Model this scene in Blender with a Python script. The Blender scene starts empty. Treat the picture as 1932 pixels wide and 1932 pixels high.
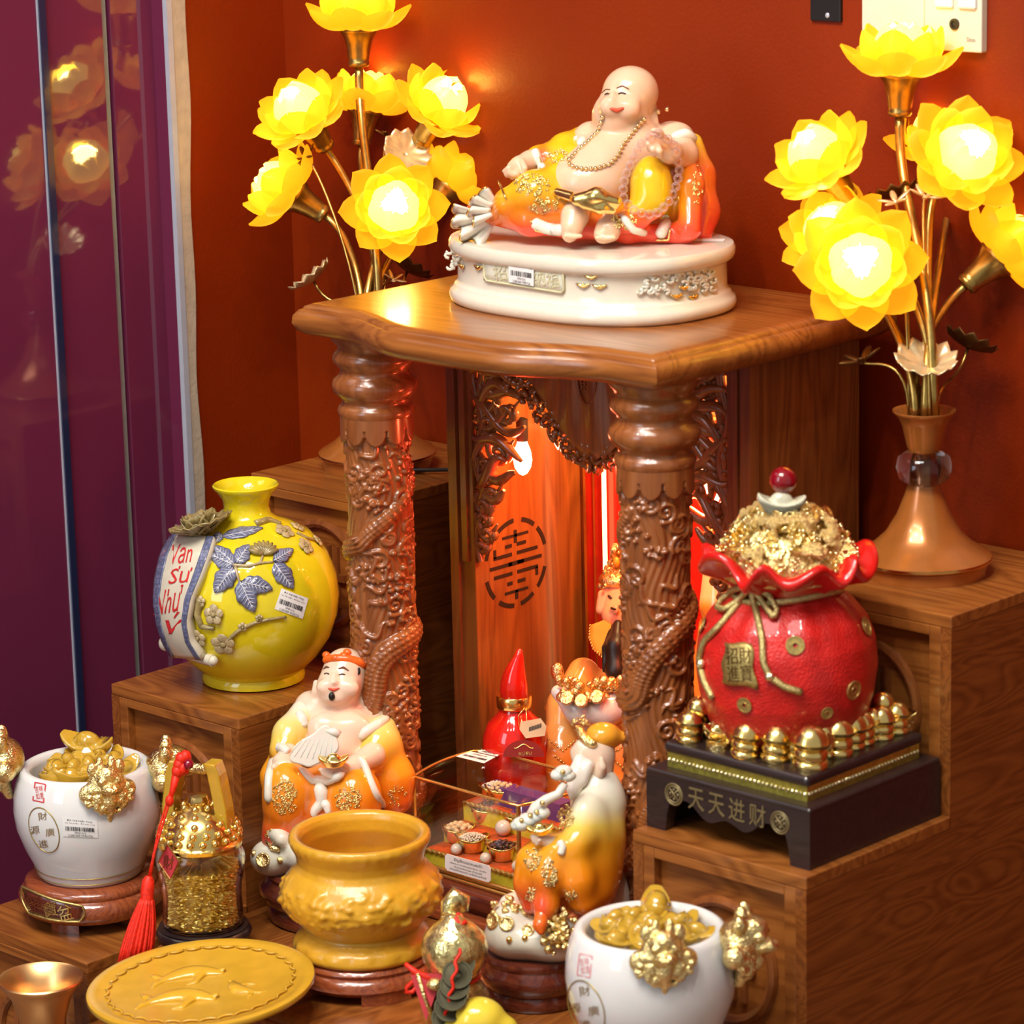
import bpy, bmesh, math, random
import numpy as np
from mathutils import Vector, Matrix
random.seed(7); RNG = np.random.default_rng(7)
scn = bpy.context.scene
COL = scn.collection
PI = math.pi
V3 = lambda *a: np.array(a, float)

# ------------------------------------------------------------------ camera
F_PX, PITCH, YAW, ROLL, DIST = 6296.31, .23932, .76222, -.02385, 3.4081
FW = V3(-math.sin(YAW)*math.cos(PITCH), math.cos(YAW)*math.cos(PITCH), -math.sin(PITCH))
_r = V3(math.cos(YAW), math.sin(YAW), 0); _u = np.cross(_r, FW)
RT = _r*math.cos(ROLL)+_u*math.sin(ROLL); UP = -_r*math.sin(ROLL)+_u*math.cos(ROLL)
EYE = V3(-.0884, 0, .4652)-FW*DIST
TW = -FW
cd = bpy.data.cameras.new('camera'); cam = bpy.data.objects.new('camera', cd); COL.objects.link(cam)
cd.sensor_width = 36; cd.lens = F_PX/1932*36; cd.clip_start = .1
cam.matrix_world = Matrix((( RT[0], UP[0], TW[0], EYE[0]), (RT[1], UP[1], TW[1], EYE[1]), (RT[2], UP[2], TW[2], EYE[2]), (0, 0, 0, 1)))
cd.dof.use_dof = True; cd.dof.focus_distance = 3.5; cd.dof.aperture_fstop = 9.0
scn.camera = cam

# ------------------------------------------------------------------ world, room lights, exposure
w = bpy.data.worlds.new('shop_interior'); scn.world = w; w.use_nodes = True
w.node_tree.nodes['Background'].inputs[0].default_value = (1, .95, .90, 1)
w.node_tree.nodes['Background'].inputs[1].default_value = .32
def area(name, loc, target, sx, sy, power, col):
    l = bpy.data.lights.new(name, 'AREA'); l.shape = 'RECTANGLE'; l.size = sx; l.size_y = sy; l.energy = power; l.color = col
    o = bpy.data.objects.new(name, l); COL.objects.link(o); o.location = loc
    o.rotation_euler = (Vector(target)-Vector(loc)).to_track_quat('-Z', 'Y').to_euler(); return o
area('shop_window_daylight', (-.1, -3.4, 1.5), (-.1, 0, .3), .9, 1.8, 20, (.80, .88, 1))
area('ceiling_panel_light', (.5, -1.3, 2.7), (.0, -.1, .3), 1.2, .6, 30, (1, .95, .88))
for i, (x, y) in enumerate(((.2, -2.3), (.75, -2.0), (-.25, -1.9), (.5, -1.55), (1.15, -1.6), (1.0, -1.0), (-.1, -1.3))):
    l = bpy.data.lights.new('ceiling_spotlight', 'SPOT'); l.energy = 27; l.spot_size = 1.0; l.spot_blend = .5; l.shadow_soft_size = .035; l.color = (1, .93, .84)
    o = bpy.data.objects.new('ceiling_spotlight', l); COL.objects.link(o); o.location = (x, y, 2.6)
    o.rotation_euler = (Vector((0, -.1, .3))-o.location).to_track_quat('-Z', 'Y').to_euler()
scn.view_settings.view_transform = 'Standard'; scn.view_settings.look = 'None'
scn.view_settings.exposure = 0.32; scn.view_settings.gamma = 1; scn.view_settings.use_curve_mapping = False
scn.cycles.max_bounces = 10; scn.cycles.transmission_bounces = 8; scn.cycles.transparent_max_bounces = 12
scn.cycles.sample_clamp_indirect = 6; scn.cycles.caustics_refractive = False; scn.cycles.caustics_reflective = False

# ------------------------------------------------------------------ placing helpers (metres; X along the shrine front, Y to the back wall, Z up)
def ray(px, py):
    d = FW*F_PX+RT*(px-966)-UP*(py-966); return d/np.linalg.norm(d)
def onplane(px, py, ax, val):
    d = ray(px, py); k = 'xyz'.index(ax); return EYE+d*((val-EYE[k])/d[k])
def at(px, py, ref, toward=0.):
    d = ray(px, py); p0 = np.asarray(ref, float)+TW*toward
    return EYE+d*(((p0-EYE)@FW)/(d@FW))
def pxs(ref): return F_PX/((np.asarray(ref, float)-EYE)@FW)

# ------------------------------------------------------------------ materials
MATS = {}
def nt_new(name):
    m = bpy.data.materials.new(name); m.use_nodes = True; nt = m.node_tree
    return m, nt, nt.nodes['Principled BSDF']
def N(nt, t, **kw):
    n = nt.nodes.new(t)
    for k, v in kw.items():
        if k.startswith('i_'): n.inputs[k[2:].replace('_', ' ')].default_value = v
        else: setattr(n, k, v)
    return n
def c4(c): return (c[0], c[1], c[2], 1)
def srgb(r, g, b):
    f = lambda v: ((v/255+.055)/1.055)**2.4 if v > 10 else v/255/12.92
    return (f(r), f(g), f(b))
def M(name, col, rough=.4, metal=0., var=.12, scale=60., bump=0., bscale=200., coat=0., sss=0., sssr=.01, trans=0., ior=1.45, emis=None, es=0., vcol=False, alpha=1., spec=.5, sheen=0.):
    if name in MATS: return MATS[name]
    m, nt, p = nt_new(name); MATS[name] = m
    tc = N(nt, 'ShaderNodeTexCoord'); nz = N(nt, 'ShaderNodeTexNoise', i_Scale=scale, i_Detail=3.)
    nt.links.new(tc.outputs['Object'], nz.inputs['Vector'])
    mx = N(nt, 'ShaderNodeMix', data_type='RGBA', blend_type='MULTIPLY'); mx.inputs[0].default_value = 1
    rp = N(nt, 'ShaderNodeMapRange', i_From_Min=.3, i_From_Max=.7, i_To_Min=1-var, i_To_Max=1+var*.5)
    nt.links.new(nz.outputs[0], rp.inputs[0]); nt.links.new(rp.outputs[0], mx.inputs[7])
    if vcol:
        at_ = N(nt, 'ShaderNodeAttribute', attribute_name='Col'); nt.links.new(at_.outputs[0], mx.inputs[6])
    else: mx.inputs[6].default_value = c4(col)
    nt.links.new(mx.outputs[2], p.inputs['Base Color'])
    p.inputs['Roughness'].default_value = rough; p.inputs['Metallic'].default_value = metal
    p.inputs['Coat Weight'].default_value = coat; p.inputs['Coat Roughness'].default_value = .06
    p.inputs['Specular IOR Level'].default_value = spec; p.inputs['Alpha'].default_value = alpha
    p.inputs['Subsurface Weight'].default_value = sss; p.inputs['Subsurface Scale'].default_value = sssr
    p.inputs['Transmission Weight'].default_value = trans; p.inputs['IOR'].default_value = ior
    p.inputs['Sheen Weight'].default_value = sheen
    if emis is not None:
        p.inputs['Emission Color'].default_value = c4(emis); p.inputs['Emission Strength'].default_value = es
    if bump:
        n2 = N(nt, 'ShaderNodeTexNoise', i_Scale=bscale, i_Detail=2.); b = N(nt, 'ShaderNodeBump', i_Strength=1., i_Distance=bump)
        nt.links.new(tc.outputs['Object'], n2.inputs['Vector']); nt.links.new(n2.outputs[0], b.inputs['Height']); nt.links.new(b.outputs[0], p.inputs['Normal'])
    return m
def resin(name, col, clear=.25, rough=.25, gloss=.5, tint=None, bump=0., bscale=160.):
    '''cloudy coloured glass or resin: light soaks through it from behind, with a polished skin'''
    m, nt, p = nt_new(name); MATS[name] = m; L = nt.links.new
    tc = N(nt, 'ShaderNodeTexCoord'); nz = N(nt, 'ShaderNodeTexNoise', i_Scale=45., i_Detail=3.); L(tc.outputs['Object'], nz.inputs['Vector'])
    cr = N(nt, 'ShaderNodeValToRGB'); cr.color_ramp.elements[0].position = .3; cr.color_ramp.elements[1].position = .7; cr.color_ramp.elements[0].color = c4([k*.86 for k in col]); cr.color_ramp.elements[1].color = c4(col); L(nz.outputs[0], cr.inputs[0])
    d = N(nt, 'ShaderNodeBsdfDiffuse'); t = N(nt, 'ShaderNodeBsdfTranslucent'); L(cr.outputs[0], d.inputs[0]); L(cr.outputs[0], t.inputs[0]); a = N(nt, 'ShaderNodeMixShader'); a.inputs[0].default_value = .22; L(d.outputs[0], a.inputs[1]); L(t.outputs[0], a.inputs[2])
    tr = N(nt, 'ShaderNodeBsdfTransparent'); tr.inputs[0].default_value = c4(tint or [min(1, k**.5) for k in col]); b = N(nt, 'ShaderNodeMixShader'); b.inputs[0].default_value = clear; L(a.outputs[0], b.inputs[1]); L(tr.outputs[0], b.inputs[2])
    g = N(nt, 'ShaderNodeBsdfGlossy'); g.inputs['Roughness'].default_value = rough; fr = N(nt, 'ShaderNodeFresnel', i_IOR=1.5); mu = N(nt, 'ShaderNodeMath', operation='MULTIPLY'); mu.inputs[1].default_value = gloss*2; L(fr.outputs[0], mu.inputs[0]); e = N(nt, 'ShaderNodeMixShader'); L(mu.outputs[0], e.inputs[0]); L(b.outputs[0], e.inputs[1]); L(g.outputs[0], e.inputs[2])
    if bump:
        n2 = N(nt, 'ShaderNodeTexNoise', i_Scale=bscale, i_Detail=2.); bp_ = N(nt, 'ShaderNodeBump', i_Strength=1., i_Distance=bump); L(tc.outputs['Object'], n2.inputs['Vector']); L(n2.outputs[0], bp_.inputs['Height'])
        for q in (d, t, g): L(bp_.outputs[0], q.inputs['Normal'])
    nt.nodes.remove(p); L(e.outputs[0], nt.nodes['Material Output'].inputs[0]); return m
def wood(name, dark, light, axis='x', scale=1., rough=.28, swirl=1.6, coat=.35, off=(0, 0, 0)):
    if name in MATS: return MATS[name]
    m, nt, p = nt_new(name); MATS[name] = m
    tc = N(nt, 'ShaderNodeTexCoord'); mp = N(nt, 'ShaderNodeMapping')
    s = {'x': (1.3, 9, 9), 'y': (9, 1.3, 9), 'z': (9, 9, 1.3)}[axis]
    mp.inputs['Scale'].default_value = [k*scale for k in s]; mp.inputs['Location'].default_value = off
    nt.links.new(tc.outputs['Object'], mp.inputs[0])
    n1 = N(nt, 'ShaderNodeTexNoise', i_Scale=1.3, i_Detail=2., i_Distortion=swirl); nt.links.new(mp.outputs[0], n1.inputs['Vector'])
    ml = N(nt, 'ShaderNodeMath', operation='MULTIPLY'); ml.inputs[1].default_value = 22; nt.links.new(n1.outputs[0], ml.inputs[0])
    fr = N(nt, 'ShaderNodeMath', operation='PINGPONG'); fr.inputs[1].default_value = 1.; nt.links.new(ml.outputs[0], fr.inputs[0])
    mp2 = N(nt, 'ShaderNodeMapping'); mp2.inputs['Scale'].default_value = [k*scale*{1.3: 6, 9: 22}[k] for k in s]; nt.links.new(tc.outputs['Object'], mp2.inputs[0])
    n2 = N(nt, 'ShaderNodeTexNoise', i_Scale=1., i_Detail=4., i_Roughness=.6); nt.links.new(mp2.outputs[0], n2.inputs['Vector'])
    mx = N(nt, 'ShaderNodeMath', operation='MULTIPLY_ADD'); mx.inputs[1].default_value = .42; nt.links.new(fr.outputs[0], mx.inputs[0])
    m2 = N(nt, 'ShaderNodeMath', operation='MULTIPLY'); m2.inputs[1].default_value = .85; nt.links.new(n2.outputs[0], m2.inputs[0]); nt.links.new(m2.outputs[0], mx.inputs[2])
    cr = N(nt, 'ShaderNodeValToRGB'); e = cr.color_ramp.elements
    e[0].position = .25; e[0].color = c4(dark); e[1].position = .85; e[1].color = c4(light)
    nt.links.new(mx.outputs[0], cr.inputs[0]); nt.links.new(cr.outputs[0], p.inputs['Base Color'])
    p.inputs['Roughness'].default_value = rough; p.inputs['Coat Weight'].default_value = coat; p.inputs['Coat Roughness'].default_value = .12
    b = N(nt, 'ShaderNodeBump', i_Strength=.25, i_Distance=.0006); nt.links.new(n2.outputs[0], b.inputs['Height']); nt.links.new(b.outputs[0], p.inputs['Normal'])
    return m

# ------------------------------------------------------------------ mesh helpers
def rotmat(ax, a): return np.array(Matrix.Rotation(a, 3, ax))
def frame(d, up=(0, 0, 1)):
    d = np.asarray(d, float); d = d/np.linalg.norm(d); up = np.asarray(up, float)
    if abs(d@up) > .98: up = V3(1, 0, 0) if abs(d[0]) < .9 else V3(0, 1, 0)
    x = np.cross(up, d); x /= np.linalg.norm(x); return np.stack([x, np.cross(d, x), d], 1)   # columns; z = d
class MB:
    def __init__(s): s.v = []; s.f = []
    def add(s, v, f):
        n = len(s.v); s.v.extend([tuple(map(float, p)) for p in v]); s.f.extend([tuple(i+n for i in q) for q in f]); return s
    def box(s, x0, x1, y0, y1, z0, z1, R=None, o=(0, 0, 0)):
        v = np.array([(x, y, z) for z in (z0, z1) for y in (y0, y1) for x in (x0, x1)], float)
        if R is not None: v = v@np.asarray(R).T
        return s.add(v+np.asarray(o, float), [(0, 2, 3, 1), (4, 5, 7, 6), (0, 1, 5, 4), (2, 6, 7, 3), (0, 4, 6, 2), (1, 3, 7, 5)])
    def rings(s, rings, closed=True, caps=True):
        n = len(rings[0]); v = [p for r in rings for p in r]; f = []
        for i in range(len(rings)-1):
            for j in range(n if closed else n-1):
                k = (j+1) % n; f.append((i*n+j, i*n+k, (i+1)*n+k, (i+1)*n+j))
        if caps and closed: f.append(tuple(range(n-1, -1, -1))); f.append(tuple((len(rings)-1)*n+j for j in range(n)))
        return s.add(v, f)
    def lathe(s, prof, n=48, o=(0, 0, 0), sx=1., sy=1., caps=True, R=None, fn=None):
        th = np.arange(n)*2*PI/n; rr = []
        for r, z in prof:
            q = np.stack([np.cos(th)*r*sx, np.sin(th)*r*sy, np.full(n, z)], 1)
            if fn: q = fn(q, th)
            if R is not None: q = q@np.asarray(R).T
            rr.append(q+np.asarray(o, float))
        return s.rings(rr, True, caps)
    def tube(s, pts, rad, n=8, closed=False, flat=1.):
        pts = np.asarray(pts, float); m = len(pts); rad = np.full(m, rad) if np.isscalar(rad) else np.asarray(rad, float)
        tg = np.gradient(pts, axis=0) if not closed else np.roll(pts, -1, 0)-np.roll(pts, 1, 0)
        tg /= np.linalg.norm(tg, axis=1)[:, None]+1e-12
        a = frame(tg[0])[:, 0]; th = np.arange(n)*2*PI/n; rr = []
        for i in range(m):
            a = a-tg[i]*(a@tg[i]); a /= np.linalg.norm(a)+1e-12; b = np.cross(tg[i], a)
            rr.append(pts[i]+rad[i]*(np.cos(th)[:, None]*a+flat*np.sin(th)[:, None]*b))
        if closed: rr.append(rr[0])
        return s.rings(rr, True, not closed)
    def ell(s, c, r, nu=16, nv=10, R=None):
        r = (r, r, r) if np.isscalar(r) else r; v = []; f = []
        for i in range(1, nv):
            t = PI*i/nv
            for j in range(nu): p = 2*PI*j/nu; v.append((r[0]*math.sin(t)*math.cos(p), r[1]*math.sin(t)*math.sin(p), r[2]*math.cos(t)))
        v += [(0, 0, r[2]), (0, 0, -r[2])]; v = np.array(v); T = (nv-1)*nu
        for i in range(nv-2):
            for j in range(nu): k = (j+1) % nu; f.append((i*nu+j, (i+1)*nu+j, (i+1)*nu+k, i*nu+k))
        for j in range(nu): k = (j+1) % nu; f.append((T, j, k)); f.append((T+1, (nv-2)*nu+k, (nv-2)*nu+j))
        if R is not None: v = v@np.asarray(R).T
        return s.add(v+np.asarray(c, float), f)
    def prism(s, out, z0, z1, R=None, o=(0, 0, 0)):
        n = len(out); v = np.array([(x, y, z0) for x, y in out]+[(x, y, z1) for x, y in out], float)
        if R is not None: v = v@np.asarray(R).T
        f = [tuple(range(n-1, -1, -1)), tuple(range(n, 2*n))]+[(i, (i+1) % n, n+(i+1) % n, n+i) for i in range(n)]
        return s.add(v+np.asarray(o, float), f)
    def grid(s, P, closed_u=False):
        P = np.asarray(P, float); a, b = P.shape[:2]; f = []
        for i in range(a-1):
            for j in range(b if closed_u else b-1): k = (j+1) % b; f.append((i*b+j, i*b+k, (i+1)*b+k, (i+1)*b+j))
        return s.add(P.reshape(-1, 3), f)
    def build(s, name, mat, parent=None, smooth=40, cols=None, local=None, thick=0., fix=True):
        return mesh_obj(name, s.v, s.f, mat, parent, smooth, cols, local, thick, fix)
def mesh_obj(name, v, f, mat, parent=None, smooth=40, cols=None, local=None, thick=0., fix=True):
    me = bpy.data.meshes.new(name); v = np.asarray(v, float)
    if local is not None: v = v-np.asarray(local, float)
    me.from_pydata(v.tolist(), [], f if isinstance(f, list) else f.tolist())
    if fix and len(v) < 60000:
        b = bmesh.new(); b.from_mesh(me); bmesh.ops.recalc_face_normals(b, faces=b.faces[:]); b.to_mesh(me); b.free()
    me.materials.append(MATS[mat] if isinstance(mat, str) else mat)
    if cols is not None:
        a = me.color_attributes.new('Col', 'FLOAT_COLOR', 'POINT'); c = np.ones((len(v), 4), np.float32); c[:, :3] = cols; a.data.foreach_set('color', c.ravel())
    if smooth:
        me.shade_smooth()
        if smooth < 180: me.set_sharp_from_angle(angle=math.radians(smooth))
    o = bpy.data.objects.new(name, me); COL.objects.link(o)
    if parent is not None: o.parent = parent
    if thick:
        md = o.modifiers.new('thickness', 'SOLIDIFY'); md.thickness = thick; md.offset = 0
    return o
def tag(o, label, cat, group=None, kind=None):
    o['label'] = label; o['category'] = cat
    if group: o['group'] = group
    if kind: o['kind'] = kind
    return o
def thing(name, label, cat, loc=(0, 0, 0), rz=0., group=None):
    o = bpy.data.objects.new(name, None); COL.objects.link(o); o.location = tuple(map(float, loc)); o.rotation_euler = (0, 0, rz); o.empty_display_size = .02
    return tag(o, label, cat, group)
def struct(o): o['kind'] = 'structure'; return o
def shared(o, name, parent, M4):
    c = bpy.data.objects.new(name, o.data); COL.objects.link(c); c.parent = parent; c.matrix_local = M4; return c
def m4(R=None, t=(0, 0, 0), s=1.):
    m = Matrix.Identity(4); R = np.eye(3) if R is None else np.asarray(R)
    for i in range(3):
        for j in range(3): m[i][j] = float(R[i, j])*(s if np.isscalar(s) else s[j])
        m[i][3] = float(t[i])
    return m

# signed-distance modelling for carved and cast figures -------------------------------------------------
class SDF:
    def __init__(s, lo, hi, h):
        s.lo = np.asarray(lo, float); s.h = h; n = np.ceil((np.asarray(hi)-s.lo)/h).astype(int)+1
        s.ax = [s.lo[i]+np.arange(n[i])*h for i in range(3)]; s.F = np.full(n, 1., np.float32)
    def _sub(s, lo, hi):
        i0 = np.maximum(0, np.floor((lo-s.lo)/s.h).astype(int)); i1 = np.minimum(s.F.shape, np.ceil((hi-s.lo)/s.h).astype(int)+1)
        if (i1 <= i0).any(): return None
        sl = tuple(slice(a, b) for a, b in zip(i0, i1)); g = np.meshgrid(*[s.ax[i][sl[i]] for i in range(3)], indexing='ij', copy=False)
        return sl, g
    def _mix(s, sl, d, k, op):
        A = s.F[sl]
        if op == 'add': t = np.clip(.5+.5*(A-d)/k, 0, 1); s.F[sl] = A*(1-t)+d*t-k*t*(1-t)
        elif op == 'sub': t = np.clip(.5-.5*(A+d)/k, 0, 1); s.F[sl] = A*(1-t)-d*t+k*t*(1-t)
        else: s.F[sl] = np.maximum(A, d)
    def ell(s, c, r, R=None, k=.004, op='add'):
        c = np.asarray(c, float); r = np.asarray((r, r, r) if np.isscalar(r) else r, float); m = r.max()+2*k+2*s.h; q = s._sub(c-m, c+m)
        if q is None: return s
        sl, g = q; p = [g[i]-c[i] for i in range(3)]
        if R is not None: R = np.asarray(R); p = [p[0]*R[0, i]+p[1]*R[1, i]+p[2]*R[2, i] for i in range(3)]
        k0 = np.sqrt((p[0]/r[0])**2+(p[1]/r[1])**2+(p[2]/r[2])**2); k1 = np.sqrt((p[0]/r[0]**2)**2+(p[1]/r[1]**2)**2+(p[2]/r[2]**2)**2)
        s._mix(sl, k0*(k0-1)/(k1+1e-9), k, op); return s
    def cap(s, a, b, ra, rb=None, k=.004, op='add'):
        a = np.asarray(a, float); b = np.asarray(b, float); rb = ra if rb is None else rb; m = max(ra, rb)+2*k+2*s.h
        q = s._sub(np.minimum(a, b)-m, np.maximum(a, b)+m)
        if q is None: return s
        sl, g = q; ba = b-a; L = ba@ba+1e-12
        t = np.clip(((g[0]-a[0])*ba[0]+(g[1]-a[1])*ba[1]+(g[2]-a[2])*ba[2])/L, 0, 1)
        d = np.sqrt((g[0]-a[0]-ba[0]*t)**2+(g[1]-a[1]-ba[1]*t)**2+(g[2]-a[2]-ba[2]*t)**2)-(ra+(rb-ra)*t)
        s._mix(sl, d, k, op); return s
    def chain(s, pts, rad, k=.004, op='add'):
        for i in range(len(pts)-1):
            r0, r1 = (rad, rad) if np.isscalar(rad) else (rad[i], rad[i+1]); s.cap(pts[i], pts[i+1], r0, r1, k, op)
        return s
    def half(s, n, d):   # keep p.n <= d
        n = np.asarray(n, float); g = np.meshgrid(*s.ax, indexing='ij', copy=False); s.F = np.maximum(s.F, (g[0]*n[0]+g[1]*n[1]+g[2]*n[2]-d).astype(np.float32)); return s
    def mesh(s, smooth=1):
        F = s.F; S = F < 0; n = F.shape
        acc = np.zeros([k-1 for k in n], np.int8)
        for i in (0, 1):
            for j in (0, 1):
                for k in (0, 1): acc += S[i:n[0]-1+i, j:n[1]-1+j, k:n[2]-1+k]
        act = (acc > 0) & (acc < 8); I = np.argwhere(act)
        if not len(I): return np.zeros((0, 3)), []
        idx = np.full(act.shape, -1, np.int64); idx[act] = np.arange(len(I))
        P = np.zeros((len(I), 3)); W = np.zeros(len(I))
        C8 = {(i, j, k): F[I[:, 0]+i, I[:, 1]+j, I[:, 2]+k] for i in (0, 1) for j in (0, 1) for k in (0, 1)}
        for a in C8:
            for x in range(3):
                if a[x] == 0:
                    b = list(a); b[x] = 1; fa, fb = C8[a], C8[tuple(b)]; cr = (fa < 0) != (fb < 0)
                    t = np.where(cr, fa/(fa-fb+1e-12), 0); q = np.tile(np.array(a, float), (len(I), 1)); q[:, x] = t
                    P += np.where(cr[:, None], q, 0); W += cr
        P = (P/W[:, None]+I)*s.h+s.lo; faces = []
        for x in range(3):
            y, z = (x+1) % 3, (x+2) % 3; A = np.take(S, range(n[x]-1), x); B = np.take(S, range(1, n[x]), x)
            E = np.argwhere(A != B); E = E[(E[:, y] > 0) & (E[:, z] > 0) & (E[:, y] < n[y]-1) & (E[:, z] < n[z]-1)]
            if not len(E): continue
            ins = A[E[:, 0], E[:, 1], E[:, 2]]; q = []
            for dy, dz in ((-1, -1), (0, -1), (0, 0), (-1, 0)):
                e = E.copy(); e[:, y] += dy; e[:, z] += dz; q.append(idx[e[:, 0], e[:, 1], e[:, 2]])
            q = np.stack(q, 1); q[~ins] = q[~ins][:, ::-1]; faces.append(q)
        Fc = np.concatenate(faces); Fc = Fc[(Fc >= 0).all(1)]
        for _ in range(smooth):
            T = np.zeros_like(P); D = np.zeros(len(P))
            for a, b in ((0, 1), (1, 2), (2, 3), (3, 0)):
                np.add.at(T, Fc[:, a], P[Fc[:, b]]); np.add.at(D, Fc[:, a], 1); np.add.at(T, Fc[:, b], P[Fc[:, a]]); np.add.at(D, Fc[:, b], 1)
            P = P*.5+.5*T/np.maximum(D, 1)[:, None]
        return P, Fc
class Fig:
    """figure modelled in a viewer-aligned sculpting frame: a right, b up, c toward; (px, py) marks give a and b in metres"""
    def __init__(s, px, py, ref): s.x, s.y = px, py; s.S = pxs(ref); s.o = at(px, py, ref)
    def p(s, px, py, c=0.): return V3((px-s.x)/s.S, (s.y-py)/s.S, c)
    def m(s, r): return r/s.S
    def world(s, P): P = np.asarray(P, float); return s.o+P[..., 0:1]*RT+P[..., 1:2]*UP+P[..., 2:3]*TW
def fig_mesh(name, fg, sdf, mat, parent, loc, colfn=None, smooth=1):
    P, Fc = sdf.mesh(smooth); cols = colfn(P) if colfn else None
    return mesh_obj(name, fg.world(P), Fc, mat, parent, 180, cols, loc, fix=False)

# writing -----------------------------------------------------------------------------------------------
def text_mesh(body, size, extrude=0., align='CENTER', spacing=1.):
    cu = bpy.data.curves.new('writing', 'FONT'); cu.body = body; cu.size = size; cu.align_x = align; cu.align_y = 'CENTER'; cu.extrude = extrude; cu.resolution_u = 2; cu.space_line = spacing
    o = bpy.data.objects.new('writing', cu); COL.objects.link(o); dg = bpy.context.evaluated_depsgraph_get(); dg.update()
    me = bpy.data.meshes.new_from_object(o.evaluated_get(dg)); bpy.data.objects.remove(o); bpy.data.curves.remove(cu)
    v = np.array([p.co[:] for p in me.vertices]).reshape(-1, 3); f = [tuple(p.vertices) for p in me.polygons]; bpy.data.meshes.remove(me); return v, f
def write(name, body, size, mat, parent, o, xd, yd, fit=None, extrude=.0003, wrap=None, local=None, spacing=1.):
    v, f = text_mesh(body, size, extrude, spacing=spacing)
    if not len(v): return None
    if fit:
        ext = v.max(0)-v.min(0); mid = (v.max(0)+v.min(0))/2; v[:, :2] -= mid[:2]
        if fit[0]: v[:, 0] *= fit[0]/max(ext[0], 1e-6)
        if fit[1]: v[:, 1] *= fit[1]/max(ext[1], 1e-6)
    xd = np.asarray(xd, float); xd /= np.linalg.norm(xd); yd = np.asarray(yd, float); yd = yd-xd*(xd@yd); yd /= np.linalg.norm(yd); zd = np.cross(xd, yd)
    if wrap: q = wrap(v)
    else: q = np.asarray(o, float)+v[:, :1]*xd+v[:, 1:2]*yd+v[:, 2:]*zd
    return mesh_obj(name, q, f, mat, parent, 0, local=local)
# ================================================================== the room
XL, YB = -.65, .228
def wallmat(name, c1, c2, rough, coat):
    m, nt, p = nt_new(name); MATS[name] = m
    tc = N(nt, 'ShaderNodeTexCoord'); n1 = N(nt, 'ShaderNodeTexNoise', i_Scale=3.5, i_Detail=4.); nt.links.new(tc.outputs['Object'], n1.inputs['Vector'])
    cr = N(nt, 'ShaderNodeValToRGB'); cr.color_ramp.elements[0].position = .35; cr.color_ramp.elements[0].color = c4(c1); cr.color_ramp.elements[1].position = .65; cr.color_ramp.elements[1].color = c4(c2)
    nt.links.new(n1.outputs[0], cr.inputs[0]); nt.links.new(cr.outputs[0], p.inputs['Base Color'])
    n2 = N(nt, 'ShaderNodeTexNoise', i_Scale=220., i_Detail=2.); b = N(nt, 'ShaderNodeBump', i_Strength=.3, i_Distance=.0012); nt.links.new(tc.outputs['Object'], n2.inputs['Vector']); nt.links.new(n2.outputs[0], b.inputs['Height']); nt.links.new(b.outputs[0], p.inputs['Normal'])
    p.inputs['Roughness'].default_value = rough; p.inputs['Coat Weight'].default_value = coat; p.inputs['Coat Roughness'].default_value = .25; p.inputs['Specular IOR Level'].default_value = .3 if coat < .3 else .5
    return m
wallmat('orange_wall_paint', (.195, .0165, .0003), (.235, .0225, .0004), .42, .08)
wallmat('plum_lacquer', (.125, .017, .050), (.140, .020, .056), .05, .6)
MATS['plum_lacquer'].node_tree.nodes['Principled BSDF'].inputs['Coat Roughness'].default_value = .03
for n in MATS['plum_lacquer'].node_tree.nodes:
    if n.type == 'BUMP': n.inputs['Strength'].default_value = .015
M('bare_plaster', (.46, .38, .28), .8, bump=.0006)
M('steel_trim', (.45, .48, .56), .35, .2, var=.05)
M('steel_blue_edge', (.016, .024, .07), .12, .2, var=.05, coat=.8)
M('grey_seal', (.24, .24, .22), .55)
M('floor_tile', (.20, .12, .08), .3)
struct(MB().box(XL-.1, 2.2, YB, YB+.08, -.16, 2.6).build('wall_back', 'orange_wall_paint'))
struct(MB().box(XL-.1, XL, .0518, YB, -.16, 2.6).build('wall_left', 'orange_wall_paint'))
struct(MB().box(XL-.1, XL-.042, -1.5, .0518, -.16, 2.6).build('wall_left', 'plum_lacquer'))
struct(MB().box(XL-.3, 2.4, -3.0, YB+.08, -.2, -.16).build('floor', 'floor_tile'))
def strip(name, y0, y1, x0, x1, mat):
    if name != 'trim_1': x0 -= .022; x1 -= .022; y0 += .0202; y1 += .0202          # the doors stand back from the plastered wall
    o = MB().box(XL+x0, XL+x1, y0, y1, -.16, 2.6).build(name, mat); struct(o); return o
strip('door_1', -.030, .047, -.02, -.001, 'plum_lacquer'); strip('door_2', -.1245, -.0433, -.02, 0, 'plum_lacquer'); strip('door_3', -1.5, -.1357, -.02, .002, 'plum_lacquer')
strip('trim_1', .0495, .0570, -.004, .003, 'steel_trim'); struct(MB().box(XL-.1, XL-.004, .0495, .0565, -.16, 2.6).build('trim_6', 'plum_lacquer')); strip('trim_2', -.0415, -.0325, -.02, -.006, 'grey_seal'); strip('trim_3', -.134, -.1255, -.02, .006, 'steel_blue_edge'); strip('highlight_strip', -.1357, -.134, -.02, .0035, 'steel_trim')  # last strip: pale, added to paint the bright reflection line beside the blue edge
# the strip of plaster the painter left bare, with its wandering edge
mb = MB(); zz = np.linspace(-.16, 1.4, 60); ed = .0735+.0025*np.sin(zz*9)+.0018*np.sin(zz*31+1)+np.where(zz > .78, .004*np.sin((zz-.78)*7), 0)
mb.grid(np.stack([np.stack([np.full(60, XL+.0012), np.full(60, .0570), zz], 1), np.stack([np.full(60, XL+.0012), ed, zz], 1)], 0))
struct(mb.build('trim_4', 'bare_plaster', smooth=0, thick=.0016))

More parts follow.
